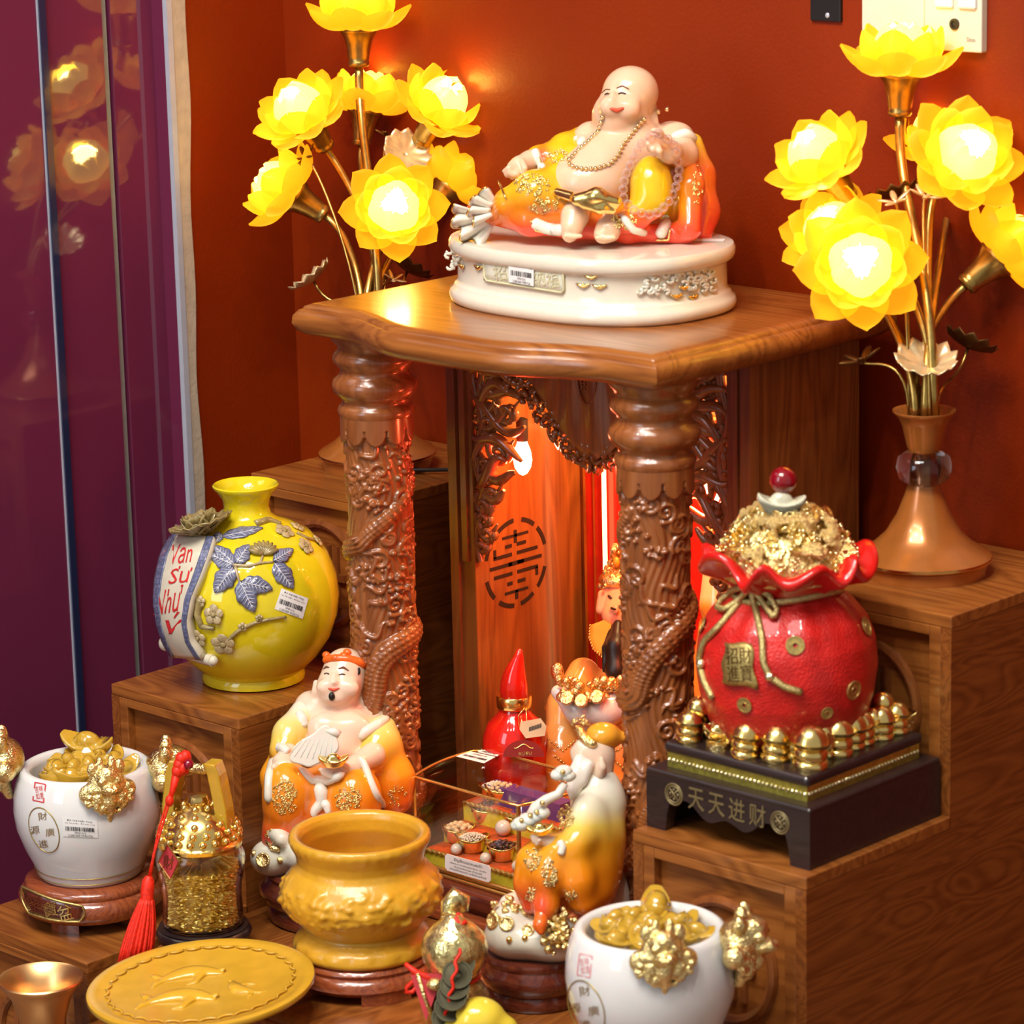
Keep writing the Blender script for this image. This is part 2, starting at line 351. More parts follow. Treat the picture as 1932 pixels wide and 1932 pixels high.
# ================================================================== wood tones
wood('teak_x', (.17, .045, .008), (.36, .120, .023), 'x', swirl=1.0)
wood('teak_y', (.16, .042, .008), (.34, .110, .021), 'y', swirl=1.4, off=(3, 1, 2))
wood('teak_z', (.16, .043, .009), (.32, .102, .021), 'z', swirl=.9, off=(1, 4, 2))
wood('teak_side', (.13, .033, .006), (.28, .084, .016), 'y', scale=.75, swirl=3.0, off=(5, 2.2, 4))
wood('teak_carved', (.19, .052, .012), (.31, .098, .024), 'z', swirl=.8, coat=.5, rough=.26)
wood('rosewood', (.075, .012, .008), (.150, .030, .014), 'x', scale=1.6, coat=.8, rough=.2)
wood('rosewood_red', (.18, .032, .012), (.33, .080, .024), 'x', scale=1.6, coat=.8, rough=.2)
wood('blackwood', (.012, .007, .007), (.028, .014, .014), 'x', scale=2, coat=.25, rough=.38)
M('gold_metal', (1., .74, .26), .20, 1., var=.15); M('pale_gold', (1., .86, .52), .18, 1., var=.2, bump=.0012, bscale=400)
M('shade_and_socket_dark', (.018, .006, .003), .7)

def bevel(o, wd=.0015, seg=2):
    md = o.modifiers.new('edge', 'BEVEL'); md.width = wd; md.segments = seg; md.limit_method = 'ANGLE'; return o
ZA, ZV, ZL = .0605, .2627, .4542          # jar step / altar floor, vase step, lamp step
YA, YV, YLm = -.4383, -.2241, -.0123
XI, XW = .269, .2022
def stepped_stand(sgn, label):
    x0, x1 = (XI, XI+XW) if sgn > 0 else (-XI-XW, -XI)
    t = thing('stepped_stand', label, 'stand', ((x0+x1)/2, YA, -.16), 0, 'stepped side stands of the shrine'); L = (( x0+x1)/2, YA, -.16)
    tt = .012
    prof = [(YA, -.16), (YA, ZA-tt), (YV, ZA-tt), (YV, ZV-tt), (YLm, ZV-tt), (YLm, ZL-tt), (.224, ZL-tt), (.224, -.16)]
    for xa, xb in ((x0, x0+.012), (x1-.012, x1)):
        n = len(prof); v = [(xa, y, z) for y, z in prof]+[(xb, y, z) for y, z in prof]
        f = [tuple(range(n)), tuple(range(2*n-1, n-1, -1))]+[(i, n+i, n+(i+1) % n, (i+1) % n) for i in range(n)]
        mesh_obj('side_panel', v, f, 'teak_side', t, 0, local=L)
    for (ya, yb, z) in ((YA, YV+.002, ZA), (YV, YLm+.002, ZV), (YLm, .224, ZL)):
        bevel(MB().box(x0, x1, ya, yb, z-tt, z).build('tread', 'teak_x', t, local=L, smooth=0), .0012)
    for (y, za, zb) in ((YA, -.16, ZA-tt), (YV, ZA, ZV-tt), (YLm, ZV, ZL-tt)):
        a, b = x0+.012, x1-.012; s = .013; rl = .010
        fr = MB().box(a, a+s, y, y+.012, za, zb).box(b-s, b, y, y+.012, za, zb).box(a+s, b-s, y, y+.012, zb-rl, zb).box(a+s, b-s, y, y+.012, za, za+.02)
        p = fr.build('riser_frame', 'teak_x', t, local=L, smooth=0); bevel(p, .001)
        MB().box(a+s, b-s, y+.010, y+.014, za+.02, zb-rl).build('riser_panel', 'teak_x', t, local=L, smooth=0)
        cx, cz = (x0+x1)/2, (za+zb)/2+.002; th = np.linspace(0, 2*PI, 56, endpoint=False); R = .056
        mb = MB().tube(np.stack([cx+R*np.cos(th), np.full(56, y+.009), cz+R*np.sin(th)], 1), .0055, 8, True)
        for k in range(5): mb.box(cx-.030+k*.0125, cx-.024+k*.0125, y+.006, y+.012, cz-.034, cz+.034)
        mb.box(cx-.036, cx+.036, y+.005, y+.012, cz-.004, cz+.004)
        mb.build('ring_carving', 'teak_carved', t, local=L)
    return t
stepped_stand(-1, 'teak stepped stand carrying the yellow vase, at the plum coloured panels')
stepped_stand(1, 'teak stepped stand carrying the red money sack')

# ================================================================== the shrine
SH = (0, 0, -.16)
shrine = thing('altar_shrine', 'carved teak altar shrine with two round columns and a lit red interior', 'shrine', SH)
def offset_loft(mb, out, prof):
    out = np.asarray(out, float); mid = (out.max(0)+out.min(0))/2; hf = (out.max(0)-out.min(0))/2
    rr = [np.concatenate([mid+(out-mid)*(hf+d)/hf, np.full((len(out), 1), z)], 1) for d, z in prof]; mb.rings(rr, True, False); n = len(out); h = n//2
    for r in (rr[0], rr[-1]): mb.grid(np.stack([r[7:h-7], r[::-1][7:h-7]], 0))
    return mb
def bump01(t): return np.where(np.abs(t) < 1, .5+.5*np.cos(PI*t), 0)
xs = np.linspace(-.24, .24, 81); fy = -.150-.038*bump01(np.clip((np.abs(xs)-.05)/.135, 0, 1)*(np.abs(xs) < .185)+(np.abs(xs) >= .185))
def plan(xs, fy, yb):
    w = xs[-1]; sd = np.linspace(0, 1, 9)[1:]; fl = [(-w, fy[0]+(yb-fy[0])*(1-k)*.5) for k in sd[:-1]]; fr = [(w, fy[-1]+(yb-fy[-1])*k*.5) for k in sd]
    front = fl+list(zip(xs, fy))+fr[:-1]; m = len(front)
    bl = [(w, fy[-1]+(yb-fy[-1])*(.5+.5*k)) for k in sd[:-1]]; br = [(-w, fy[0]+(yb-fy[0])*(.5+.5*(1-k))) for k in sd[:-1]]
    back = bl+[(x, yb) for x in np.linspace(w, -w, m-len(bl)-len(br))]+br
    return front+back
out = plan(xs, fy, .2056)
mb = MB(); offset_loft(mb, out, [(-.018, .655), (-.008, .6555), (-.001, .660), (.003, .667), (.002, .675), (-.003, .681), (-.006, .6815), (-.0075, .6845), (-.014, .6870), (-.018, .6872)])
mb.build('roof_board', 'teak_x', shrine, 50, local=SH)
xs = np.linspace(-.2665, .2665, 61); fy = -.362-.048*bump01(np.clip((np.abs(xs)-.06)/.17, 0, 1))
out = plan(xs, fy, .2)
mb = MB(); offset_loft(mb, out, [(-.014, .030), (-.004, .031), (.0, .036), (.001, .044), (-.003, .051), (-.006, .0515), (-.008, .0560), (-.012, .0595), (-.018, .0605)])
mb.build('base_platform', 'teak_y', shrine, 50, local=SH)
bevel(MB().box(-.2665, .2665, -.452, .2, -.16, 0).build('plinth', 'teak_x', shrine, 0, local=SH), .003)
MB().box(-.25, .25, -.33, .2, 0, .03).build('plinth_riser', 'teak_x', shrine, 0, local=SH)

# --- columns -------------------------------------------------------------------------------------------
CX, CY = .187, -.0925
def column_relief():
    nu, nz = 180, 520; R0 = .0318; z0, z1 = .062, .575; u = np.arange(nu)/nu*2*PI*R0; z = np.linspace(z0, z1, nz); Lu = 2*PI*R0
    H = np.zeros((nz, nu)); rng = np.random.default_rng(11)
    H += .0004*np.sin(u[None]*900+6*np.sin(z[:, None]*60))
    def stroke(pts, rad, hgt=1.0, ring=0):
        for (pu, pz), r in zip(pts, rad):
            j0, j1 = np.searchsorted(z, (pz-r, pz+r)); 
            if j1 <= j0: continue
            du = (u-pu+Lu/2) % Lu-Lu/2; ii = np.nonzero(np.abs(du) < r)[0]; d2 = du[ii][None]**2+(z[j0:j1, None]-pz)**2
            h = hgt*np.sqrt(np.maximum(r*r-d2, 0)); blk = H[j0:j1][:, ii]; H[j0:j1, ii] = np.maximum(blk, h)
    def scale(pu, pz, r, ht):
        j0, j1 = np.searchsorted(z, (pz-r, pz+r)); du = (u-pu+Lu/2) % Lu-Lu/2; ii = np.nonzero(np.abs(du) < r)[0]
        if j1 > j0: d2 = (du[ii][None]**2+(z[j0:j1, None]-pz)**2)/r**2; H[j0:j1, ii] += ht*np.clip(1-d2, 0, 1)
    def curl(cu, cz, r, a0, turns, s=1, w=.0026):
        t = np.linspace(0, 1, int(60*turns)+20); rr = r*(1-t)**.8+.001; a = a0+s*turns*2*PI*t
        stroke(np.stack([cu+rr*np.cos(a), cz+rr*np.sin(a)], 1), w*(1-.35*t), 1.0)
    def wave(cu, cz, L, amp, a):
        t = np.linspace(0, 1, 50); x = (t-.5)*L; y = amp*np.sin(t*2*PI*1.3)
        stroke(np.stack([cu+x*np.cos(a)-y*np.sin(a), cz+x*np.sin(a)+y*np.cos(a)], 1), .0030*np.sin(PI*(.08+.84*t)))
    # dragon body winding up the shaft, with scales
    t = np.linspace(0, 1, 900); du_ = 2.6*Lu*t+.012*np.sin(t*34); dz_ = .10+.42*t+.012*np.sin(t*27)
    rad = .0125*np.sin(PI*np.clip(.12+.80*t, 0, 1))**.6; stroke(np.stack([du_, dz_], 1), rad, .5)
    for k in range(10, 890, 6):
        tn = np.array([du_[k+2]-du_[k-2], dz_[k+2]-dz_[k-2]]); tn /= np.hypot(*tn); nn = np.array([-tn[1], tn[0]])
        for q in (-.7, -.25, .25, .7): p = np.array([du_[k], dz_[k]])+nn*q*rad[k]; scale(p[0], p[1], .0024, .0011)
        if k % 15 == 0: stroke([np.array([du_[k], dz_[k]])+nn*(rad[k]+.001)*1.05], [.0042], 1.2)
    for _ in range(135): curl(rng.uniform(0, Lu), rng.uniform(.075, .56), rng.uniform(.005, .0115), rng.uniform(0, 6), rng.uniform(1, 1.9), rng.choice((-1, 1)))
    for _ in range(80): wave(rng.uniform(0, Lu), rng.uniform(.075, .56), rng.uniform(.02, .045), rng.uniform(.003, .007), rng.uniform(-1.2, 1.2))
    for _ in range(55):     # bunched flames and manes
        cu, cz = rng.uniform(0, Lu), rng.uniform(.08, .55)
        for _ in range(14): stroke([(cu+rng.normal(0, .008), cz+rng.normal(0, .006))], [rng.uniform(.0018, .0035)], 1.2)
    # petal collar under the capital
    ph = u/Lu*10 % 1; edge = .560-.016*np.sqrt(np.maximum(0, 1-(2*ph-1)**2)); m = z[:, None] > edge[None]; H = np.where(m, np.maximum(H*0+.0042, .0), H)
    H = np.minimum(H, .0095)*1.3
    th = u/R0; r = R0+H; P = np.stack([r*np.cos(th)[None], r*np.sin(th)[None], np.repeat(z[:, None], nu, 1)], 2)
    n = np.arange(nz-1)[:, None]*nu; j = np.arange(nu)[None]; k = (np.arange(nu)+1)[None] % nu
    return P.reshape(-1, 3), np.stack([n+j, n+k, n+nu+k, n+nu+j], 2).reshape(-1, 4)
cv, cf = column_relief(); shaft_data = None
for sx in (-1, 1):
    base = (sx*CX, CY, ZA)
    colm = MB().lathe([(.0, .060), (.046, .0605), (.046, .072), (.042, .078), (.038, .082), (.034, .086), (.030, .09), (0, .09)], 40, (sx*CX, CY, 0)).build('column', 'teak_carved', shrine, 50, local=SH)
    if shaft_data is None: o = mesh_obj('carved_shaft', cv, cf, 'teak_carved', colm, 180, fix=False); shaft_data = o
    else: o = bpy.data.objects.new('carved_shaft', shaft_data.data); COL.objects.link(o); o.parent = colm
    o.location = (sx*CX, CY, .16); o.rotation_euler = (0, 0, {-1: 3.9, 1: .6}[sx])
    cap = [(.030, .570), (.0375, .571), (.0395, .576), (.0375, .581), (.0345, .583), (.0345, .587), (.037, .590), (.0425, .596), (.0440, .602), (.0425, .608), (.0375, .612), (.0352, .616), (.0360, .620), (.0418, .626), (.0428, .631), (.0405, .636), (.0370, .639), (.0385, .644), (.0430, .649), (.0440, .6555), (0, .6555)]
    MB().lathe(cap, 48, (sx*CX, CY, 0)).build('capital', 'teak_carved', colm, 60, local=SH)
# --- cabinet body ----------------------------------------------------------------------------------------
BF, BB = .030, .204
for sx in (-1, 1):
    a, b = sorted((sx*.2, sx*.172))
    p = bevel(MB().box(a, b, BF, BB, ZA, .6555).build('side_panel', 'teak_z', shrine, 0, local=SH), .0012)
    a, b = sorted((sx*.2045, sx*.1925)); MB().box(a, b, BF-.004, BF+.010, ZA, .6555).build('stile', 'teak_carved', p, 0, local=SH)
    a, b = sorted((sx*.188, sx*.180)); MB().box(a, b, BF-.003, BF+.006, .392, .6555).build('stile', 'teak_carved', p, 0, local=SH)
M('red_lacquer', (.55, .012, .006), .3, coat=.4); M('led_tube', (1, .8, .5), .4, emis=(1, .70, .26), es=2.4)
MB().box(-.172, .172, .196, BB, ZA, .6555).build('back_panel', 'teak_z', shrine, 0, local=SH)
MB().box(-.164, .164, .1935, .196, ZA, .545).build('red_backdrop', 'red_lacquer', shrine, 0, local=SH)
g = MB(); 
for d, w in ((.164, .0035), (.150, .0022)):
    g.box(-d, -d+w, .191, .1945, ZA, .546-(.164-d)).box(d-w, d, .191, .1945, ZA, .546-(.164-d)).box(-d, d, .191, .1945, .546-(.164-d)-w, .546-(.164-d))
g.build('gilt_frame', 'gold_metal', shrine, 0, local=SH)
g = MB().box(-.1325, -.1293, .186, .190, .12, .505).box(.1293, .1325, .186, .190, .12, .505).box(-.1325, .1325, .186, .190, .502, .505)
g.build('led_strip', 'led_tube', shrine, 0, local=SH)
MB().box(-.172, .172, .072, .196, ZA, .085).build('inner_floor', 'teak_y', shrine, 0, local=SH)
# longevity roundel on the left inner wall, its cut-out shade painted as dark strips
cy, cz, R = .0915, .3795, .049; mb = MB(); xw = -.172
def bar(y0, y1, z0, z1): mb.box(xw-.0005, xw+.0006, cy+y0, cy+y1, cz+z0, cz+z1)
for a0, a1 in ((.25, .75), (.9, 1.35), (1.62, 2.2), (2.4, 2.9), (3.4, 3.9), (4.1, 4.62), (4.85, 5.3), (5.5, 6.0)):
    th = np.linspace(a0, a1, 9); ri = R-.0048
    mb.rings([np.array([(xw-.0005, cy+r*math.cos(t), cz+r*math.sin(t)) if s == 0 else (xw+.0006, cy+r*math.cos(t), cz+r*math.sin(t)) for (s, r) in ((0, ri), (0, R), (1, R), (1, ri))]) for t in th])
for z, w in ((.020, .016), (.0105, .034), (0, .040), (-.0105, .034), (-.021, .014)): bar(-w, -.006, z-.0019, z+.0019); bar(.002, w, z-.0019, z+.0019)
bar(-.0022, .0022, .022, .036); bar(-.0022, .0022, -.040, -.030); bar(-.034, -.030, .0105, .020); bar(.030, .034, -.020, -.0105); bar(-.02, .02, .0285, .0315); bar(-.018, .018, -.0325, -.0295)
bar(-.012, .012, -.0022, .0022)
mb.build('longevity_roundel', 'shade_and_socket_dark', shrine, 0, local=SH)
# --- fretwork and fan-shaped apron in the mouth of the cabinet ---------------------------------------------
rng = np.random.default_rng(5)
def fret(sx):
    mb = MB(); y = BF+.004
    def tb(P, r): mb.tube([(sx*x, y+dy, z) for x, dy, z in P], r, 8)
    t = np.linspace(0, 1, 44); wv = .006*np.sin(t*19)+.010*t*(1-t)
    tb([(-.168+w_, 0, .655-.262*k) for k, w_ in zip(t, wv)], .0052-.0018*t)               # main vine down the jamb
    for i in range(17):                                                                      # big leafy scrolls springing from it
        f = i/16; z = .648-.238*f; wd = .075*(1-f)**1.25+.014; s_ = 1 if i % 2 else -1; r = (.019*(1-.55*f))*rng.uniform(.8, 1.15); cx = -.170+wd*(.34 if i % 3 else .78); a0 = PI+s_*.6; k = np.linspace(0, 1, 26)
        rr = r*(1-.82*k); tb([(-.170, 0, z+s_*.012), (-.172+wd*.12, .001, z+s_*.014)]+[(cx+q*math.cos(a0-s_*7.2*u), .003*math.sin(u*6), z-s_*q*math.sin(a0-s_*7.2*u)) for q, u in zip(rr, k)], np.r_[.0030, .0036, .0046*(1-.45*k)])
        tb([(cx+r*.9*math.cos(v), .002, z+r*.9*math.sin(v)) for v in np.linspace(-.6, .5, 6)]+[(cx+r*1.5, .0, z+r*.85+.004)], [.003, .004, .0046, .0044, .0036, .0026, .0010])
    for i in range(9):
        f = i/8; x0 = -.165+.085*f; tb([(x0+.010*u, .002*math.sin(5*u), .654-(.016+.012*(i % 2))*u-.008*math.sin(u*3)) for u in np.linspace(0, 1, 8)], .0044*np.sin(PI*(.2+.65*np.linspace(0, 1, 8))))
    for i in range(13):                                                                      # flame-like tongues
        f = i/12; z = .640-.165*f; x1 = -.172; x0 = -.100-.030*f+.016*(i % 2); u = np.linspace(0, 1, 16); up = .012 if i % 2 else -.016
        tb([(x0+(x1-x0)*k, .003*math.sin(3*k+i), z+up*k*k*1.6+.009*math.sin(k*5.4+i*1.3)) for k in u], .0058*np.sin(PI*np.clip(.10+.86*(1-u), 0, 1))**.7+.0006)
    return mb.build('fretwork', 'teak_carved', shrine, 60, local=SH)
fret(1); fret(-1)
mb = MB(); y = BF+.002
xs = np.linspace(-.115, .115, 61); zb = .612-.080*bump01(xs/.118)-.0035*np.abs(np.sin(xs*190))
P = []
for k in np.linspace(0, 1, 14):
    yy = y-.010*bump01(xs/.10)*(1-.3*k)-.0022*np.sin(xs*150/(.55+.45*k))*np.sin(PI*k)
    P.append(np.stack([xs, yy, .6545+(zb-.6545)*k], 1))
apron = mb.grid(P).build('fan_apron', 'teak_carved', shrine, 60, local=SH, thick=.007)
mb = MB(); th = np.linspace(0, 2*PI, 40, endpoint=False); mb.tube(np.stack([.013*np.cos(th), np.full(40, y-.0125), .612+.027*np.sin(th)], 1), .0018, 6, True)
mb.build('oval_cartouche', 'teak_carved', apron, 60, local=SH)
write('cartouche_writing', '招\n財', .017, 'teak_carved', apron, (0, y-.0128, .612), (1, 0, 0), (0, 0, 1), extrude=.0012, local=SH, spacing=.8)
mb = MB()
for row in range(3):
    for i, x in enumerate(np.linspace(-.128, .128, 26)):
        x = x+.004*(row % 2); z = .612-.084*bump01(x/.14)+.008-.011*row*(1-.35*bump01(x/.12))+rng.uniform(-.002, .002); a = rng.uniform(0, 6); r = rng.uniform(.0055, .0085); t = np.linspace(0, 1, 14); sg_ = rng.choice((-1, 1))
        mb.tube([(x+r*(1-.75*k)*math.cos(a+sg_*6.5*k), y-.006*bump01(x/.1)+.003*math.sin(9*k), z+r*(1-.75*k)*math.sin(a+sg_*6.5*k)) for k in t], .0032*(1-.4*t), 6)
        if i % 2: mb.ell((x, y-.004, z-.005), (.0036, .0034, .0052), 7, 5, rotmat('Y', a))
mb.build('apron_lace', 'teak_carved', apron, 60, local=SH)
# --- red candle bulb and the cabinet's own lights
M('bulb_glow', (1, .9, .8), .4, emis=(1, .50, .32), es=9.)
b = onplane(986, 862, 'y', .058); BULBS = [b, V3(-b[0], b[1], b[2])]
for b in BULBS:
    bulb = MB().lathe([(0, -.020), (.0045, -.0175), (.0085, -.011), (.0100, -.003), (.0088, .006), (.0055, .015), (.0045, .019)], 20, b).build('candle_bulb', 'bulb_glow', shrine, 180, local=SH)
    MB().lathe([(.0055, .017), (.0062, .020), (.0062, .040), (.002, .042)], 16, b).build('bulb_socket', 'shade_and_socket_dark', bulb, 60, local=SH)
def point(name, loc, e, col, r, parent=None):
    l = bpy.data.lights.new(name, 'POINT'); l.energy = e; l.color = col; l.shadow_soft_size = r; o = bpy.data.objects.new(name, l); COL.objects.link(o); o.location = loc
    return o
for b, e_ in zip(BULBS, (.55, 2.4)): point('candle_bulb_light', (b[0], b[1]-.014, b[2]-.004), e_, (1, .07, .02), .012)
point('cabinet_warm_light', (.03, .10, .61), 3.6, (1, .66, .26), .02)

# wall plates ------------------------------------------------------------------------------------------------
M('cream_plastic', (.70, .66, .52), .35, var=.04); M('white_plastic', (.78, .78, .76), .3, var=.04); M('black_plastic', (.012, .011, .011), .4)
M('amber_window', (.8, .35, .03), .4)
def wp(px, py): p = onplane(px, py, 'y', YB); return p[0], p[2]
xa, za = wp(1636, 84); xb, _ = wp(1754, 80); xc, zc = wp(1862, 78)
pl = thing('blank_wall_plate', 'cream blank wall plate beside the light switch', 'wall plate', (xa, YB, za))
bevel(MB().box(xa, xb-.0006, YB-.009, YB+.001, za, za+.086).build('plate', 'cream_plastic', pl, 0, local=(xa, YB, za)), .0015)
sw = thing('switch_plate', 'cream light switch plate with two white rockers and a dark jack', 'switch', (xb, YB, za))
L = (xb, YB, za)
bevel(MB().box(xb, xc, YB-.009, YB+.001, za, za+.086).build('plate', 'cream_plastic', sw, 0, local=L), .0015)
for k in (.014, .041): bevel(MB().box(xb+k, xb+k+.021, YB-.0125, YB-.008, za+.041, za+.080).build('rocker', 'white_plastic', sw, 0, local=L), .002)
MB().lathe([(.0, 0), (.0055, 0), (.0055, .0016), (.0032, .0016), (.0032, .0003), (0, .0003)], 20, (xb+.036, YB-.009, za+.026), R=rotmat('X', PI/2)).build('jack', 'black_plastic', sw, 40, local=L)
M('grey_print', (.3, .28, .22), .5); write('maker_mark', 'Sino', .006, 'grey_print', sw, (xb+.055, YB-.0092, za+.012), (1, 0, 0), (0, 0, 1), local=L)
xd, zd = wp(1533, 38); xe, _ = wp(1590, 42)
bx = thing('wall_socket_box', 'black open socket box with an amber window set in the orange wall', 'socket', (xd, YB, zd)); L = (xd, YB, zd)
bevel(MB().box(xd, xe, YB-.004, YB+.001, zd, zd+.08).build('box', 'black_plastic', bx, 0, local=L), .001)
MB().box(xd+.008, xe-.010, YB-.0055, YB-.003, zd+.028, zd+.06).build('window', 'amber_window', bx, 0, local=L)
MB().ell((xd+.022, YB-.0042, zd+.006), (.0028, .0012, .0028), 10, 6).build('screw', 'steel_trim', bx, 180, local=L)
# ================================================================== lotus lamps
M('lotus_petal', (1., .62, .02), .35, var=.05, emis=(1., .56, .016), es=.78)
nt = MATS['lotus_petal'].node_tree; p = nt.nodes['Principled BSDF']; tr = N(nt, 'ShaderNodeBsdfTranslucent'); tr.inputs[0].default_value = (1, .72, .10, 1)
mxs = N(nt, 'ShaderNodeMixShader'); mxs.inputs[0].default_value = .6; out_ = nt.nodes['Material Output']
nt.links.new(p.outputs[0], mxs.inputs[1]); nt.links.new(tr.outputs[0], mxs.inputs[2]); nt.links.new(mxs.outputs[0], out_.inputs[0])
M('lotus_heart', (1, .95, .6), .4, emis=(1, .84, .32), es=22.)
M('lotus_inner', (1., .80, .15), .35, var=.04, emis=(1., .74, .14), es=1.7)
M('antique_brass', (.50, .33, .09), .3, .95, var=.25, scale=90); M('bronze_base', (.46, .15, .028), .24, .35, var=.12, coat=.4); M('copper_rim', (.72, .36, .10), .2, 1.)
M('dark_bronze', (.16, .085, .025), .4, .8); M('silver_gilt', (.82, .68, .40), .28, .55, var=.25, scale=70)
M('clear_crystal', (1, .93, .92), .02, trans=1., ior=1.46, var=.02)
def petal_mesh(L, W, cup, curl):
    nu, nv = 7, 9; P = np.zeros((nv, nu, 3))
    for i in range(nv):
        t = i/(nv-1); wd = W*(math.sin(PI*(t**.85))**.55*(1-.05*t)+.20*(1-t)); 
        if i == nv-1: wd = .0008
        for j in range(nu):
            s = j/(nu-1)*2-1
            P[i, j] = (s*wd, -cup*(1-s*s)*math.sin(PI*min(1, t*.9+.05))*W*1.1-curl*t*t*L-.0004*math.cos(s*22), L*t)
    return P   # local: z along the petal, -y outward
def petal_proto(name, *a):
    me = MB().grid(petal_mesh(*a)); o = me.build(name, 'lotus_inner' if a[0] < .042 else 'lotus_petal', None, 180, thick=.0016); d = o.data; bpy.data.objects.remove(o)
    return d
PETAL = [petal_proto('petal', .041, .0195, .70, -.16), petal_proto('petal', .048, .0205, .62, -.04), petal_proto('petal', .0505, .0200, .50, .06)]
heart = MB().lathe([(0, .004), (.010, .006), (.0175, .014), (.019, .022), (.016, .031), (.009, .037), (0, .039)], 20).build('lotus_heart', 'lotus_heart', None, 180); HEART = heart.data; bpy.data.objects.remove(heart)
SOCK = [(0, -.040), (.0085, -.040), (.0098, -.038), (.0098, -.035), (.0092, -.034), (.0100, -.030), (.0112, -.020), (.0138, -.009), (.0172, -.003), (.0184, -.001), (.0184, .003), (.016, .004), (0, .004)]
sk = MB().lathe([(r*1.18, z) for r, z in SOCK], 28).build('socket', 'antique_brass', None, 50); SOCKD = sk.data; bpy.data.objects.remove(sk)
def cvec(a, b, c): v = a*RT+b*UP+c*TW; return v/np.linalg.norm(v)
def bez(p0, p1, p2, p3, n=16):
    t = np.linspace(0, 1, n)[:, None]; return (1-t)**3*p0+3*(1-t)**2*t*p1+3*(1-t)*t*t*p2+t**3*p3
def link(name, data, parent, R, t, s=1.):
    o = bpy.data.objects.new(name, data); COL.objects.link(o); o.parent = parent; o.matrix_local = m4(R, t, s); return o
def flower(lamp, base, pos, axis, size=1., spin=0.):
    """pos: centre of the flower head in the world; axis: where it opens to"""
    R = frame(axis)@rotmat('Z', spin); o = pos-base-np.asarray(axis)*.020*size
    h = link('lotus_flower', HEART, lamp, R, o, size)
    for layer, (n, tilt, rad, up, ph) in enumerate(((6, .20, .011, .006, 0.), (7, .58, .0135, .003, .2), (8, 1.00, .0150, .0, .55))):
        for k in range(n):
            a = ph+2*PI*k/n; Rk = rotmat('Z', a)@rotmat('X', tilt+(.06 if k % 2 else -.04)); c = rotmat('Z', a)@V3(0, -rad, up)
            link('petal', PETAL[layer], h, Rk, c, 1.)
    link('socket', SOCKD, lamp, R, o+R@V3(0, 0, -.001), size)
    return base+o-np.asarray(axis)*.040*size
def ruffled_leaf(lamp, base, c, axis, r, mat, spin=0., cup=.35, sub=None):
    R = frame(axis)@rotmat('Z', spin); n = 44; P = []
    for k in np.linspace(0.02, 1, 9):
        th = np.arange(n)*2*PI/n; rr = r*k*(1+.05*np.sin(th*11)*k); P.append(np.stack([rr*np.cos(th), rr*np.sin(th), cup*r*k*k+.10*r*k**3*np.sin(th*11)], 1)@R.T+c)
    return MB().grid(P, True).build('lotus_leaf', mat, lamp, 180, local=base, thick=.001)
def sprig(lamp, base, c, axis, size, mat):
    R = frame(axis); mb = MB()
    for k in range(5):
        a = k*2*PI/5; d = R@V3(math.cos(a), math.sin(a), .35); mb.ell(c+d*size*.55, (size*.20, size*.09, size*.5), 8, 6, frame(d))
    mb.ell(c, size*.16, 8, 6); return mb.build('brass_bud', mat, lamp, 180, local=base)
LAMPZ = [(0, 0), (.060, 0), (.0605, .012), (.0585, .0135), (.0645, .0155), (.0650, .0175), (.062, .020), (.048, .0285), (.036, .040), (.0255, .058), (.0185, .076), (.0150, .087), (0, .087)]
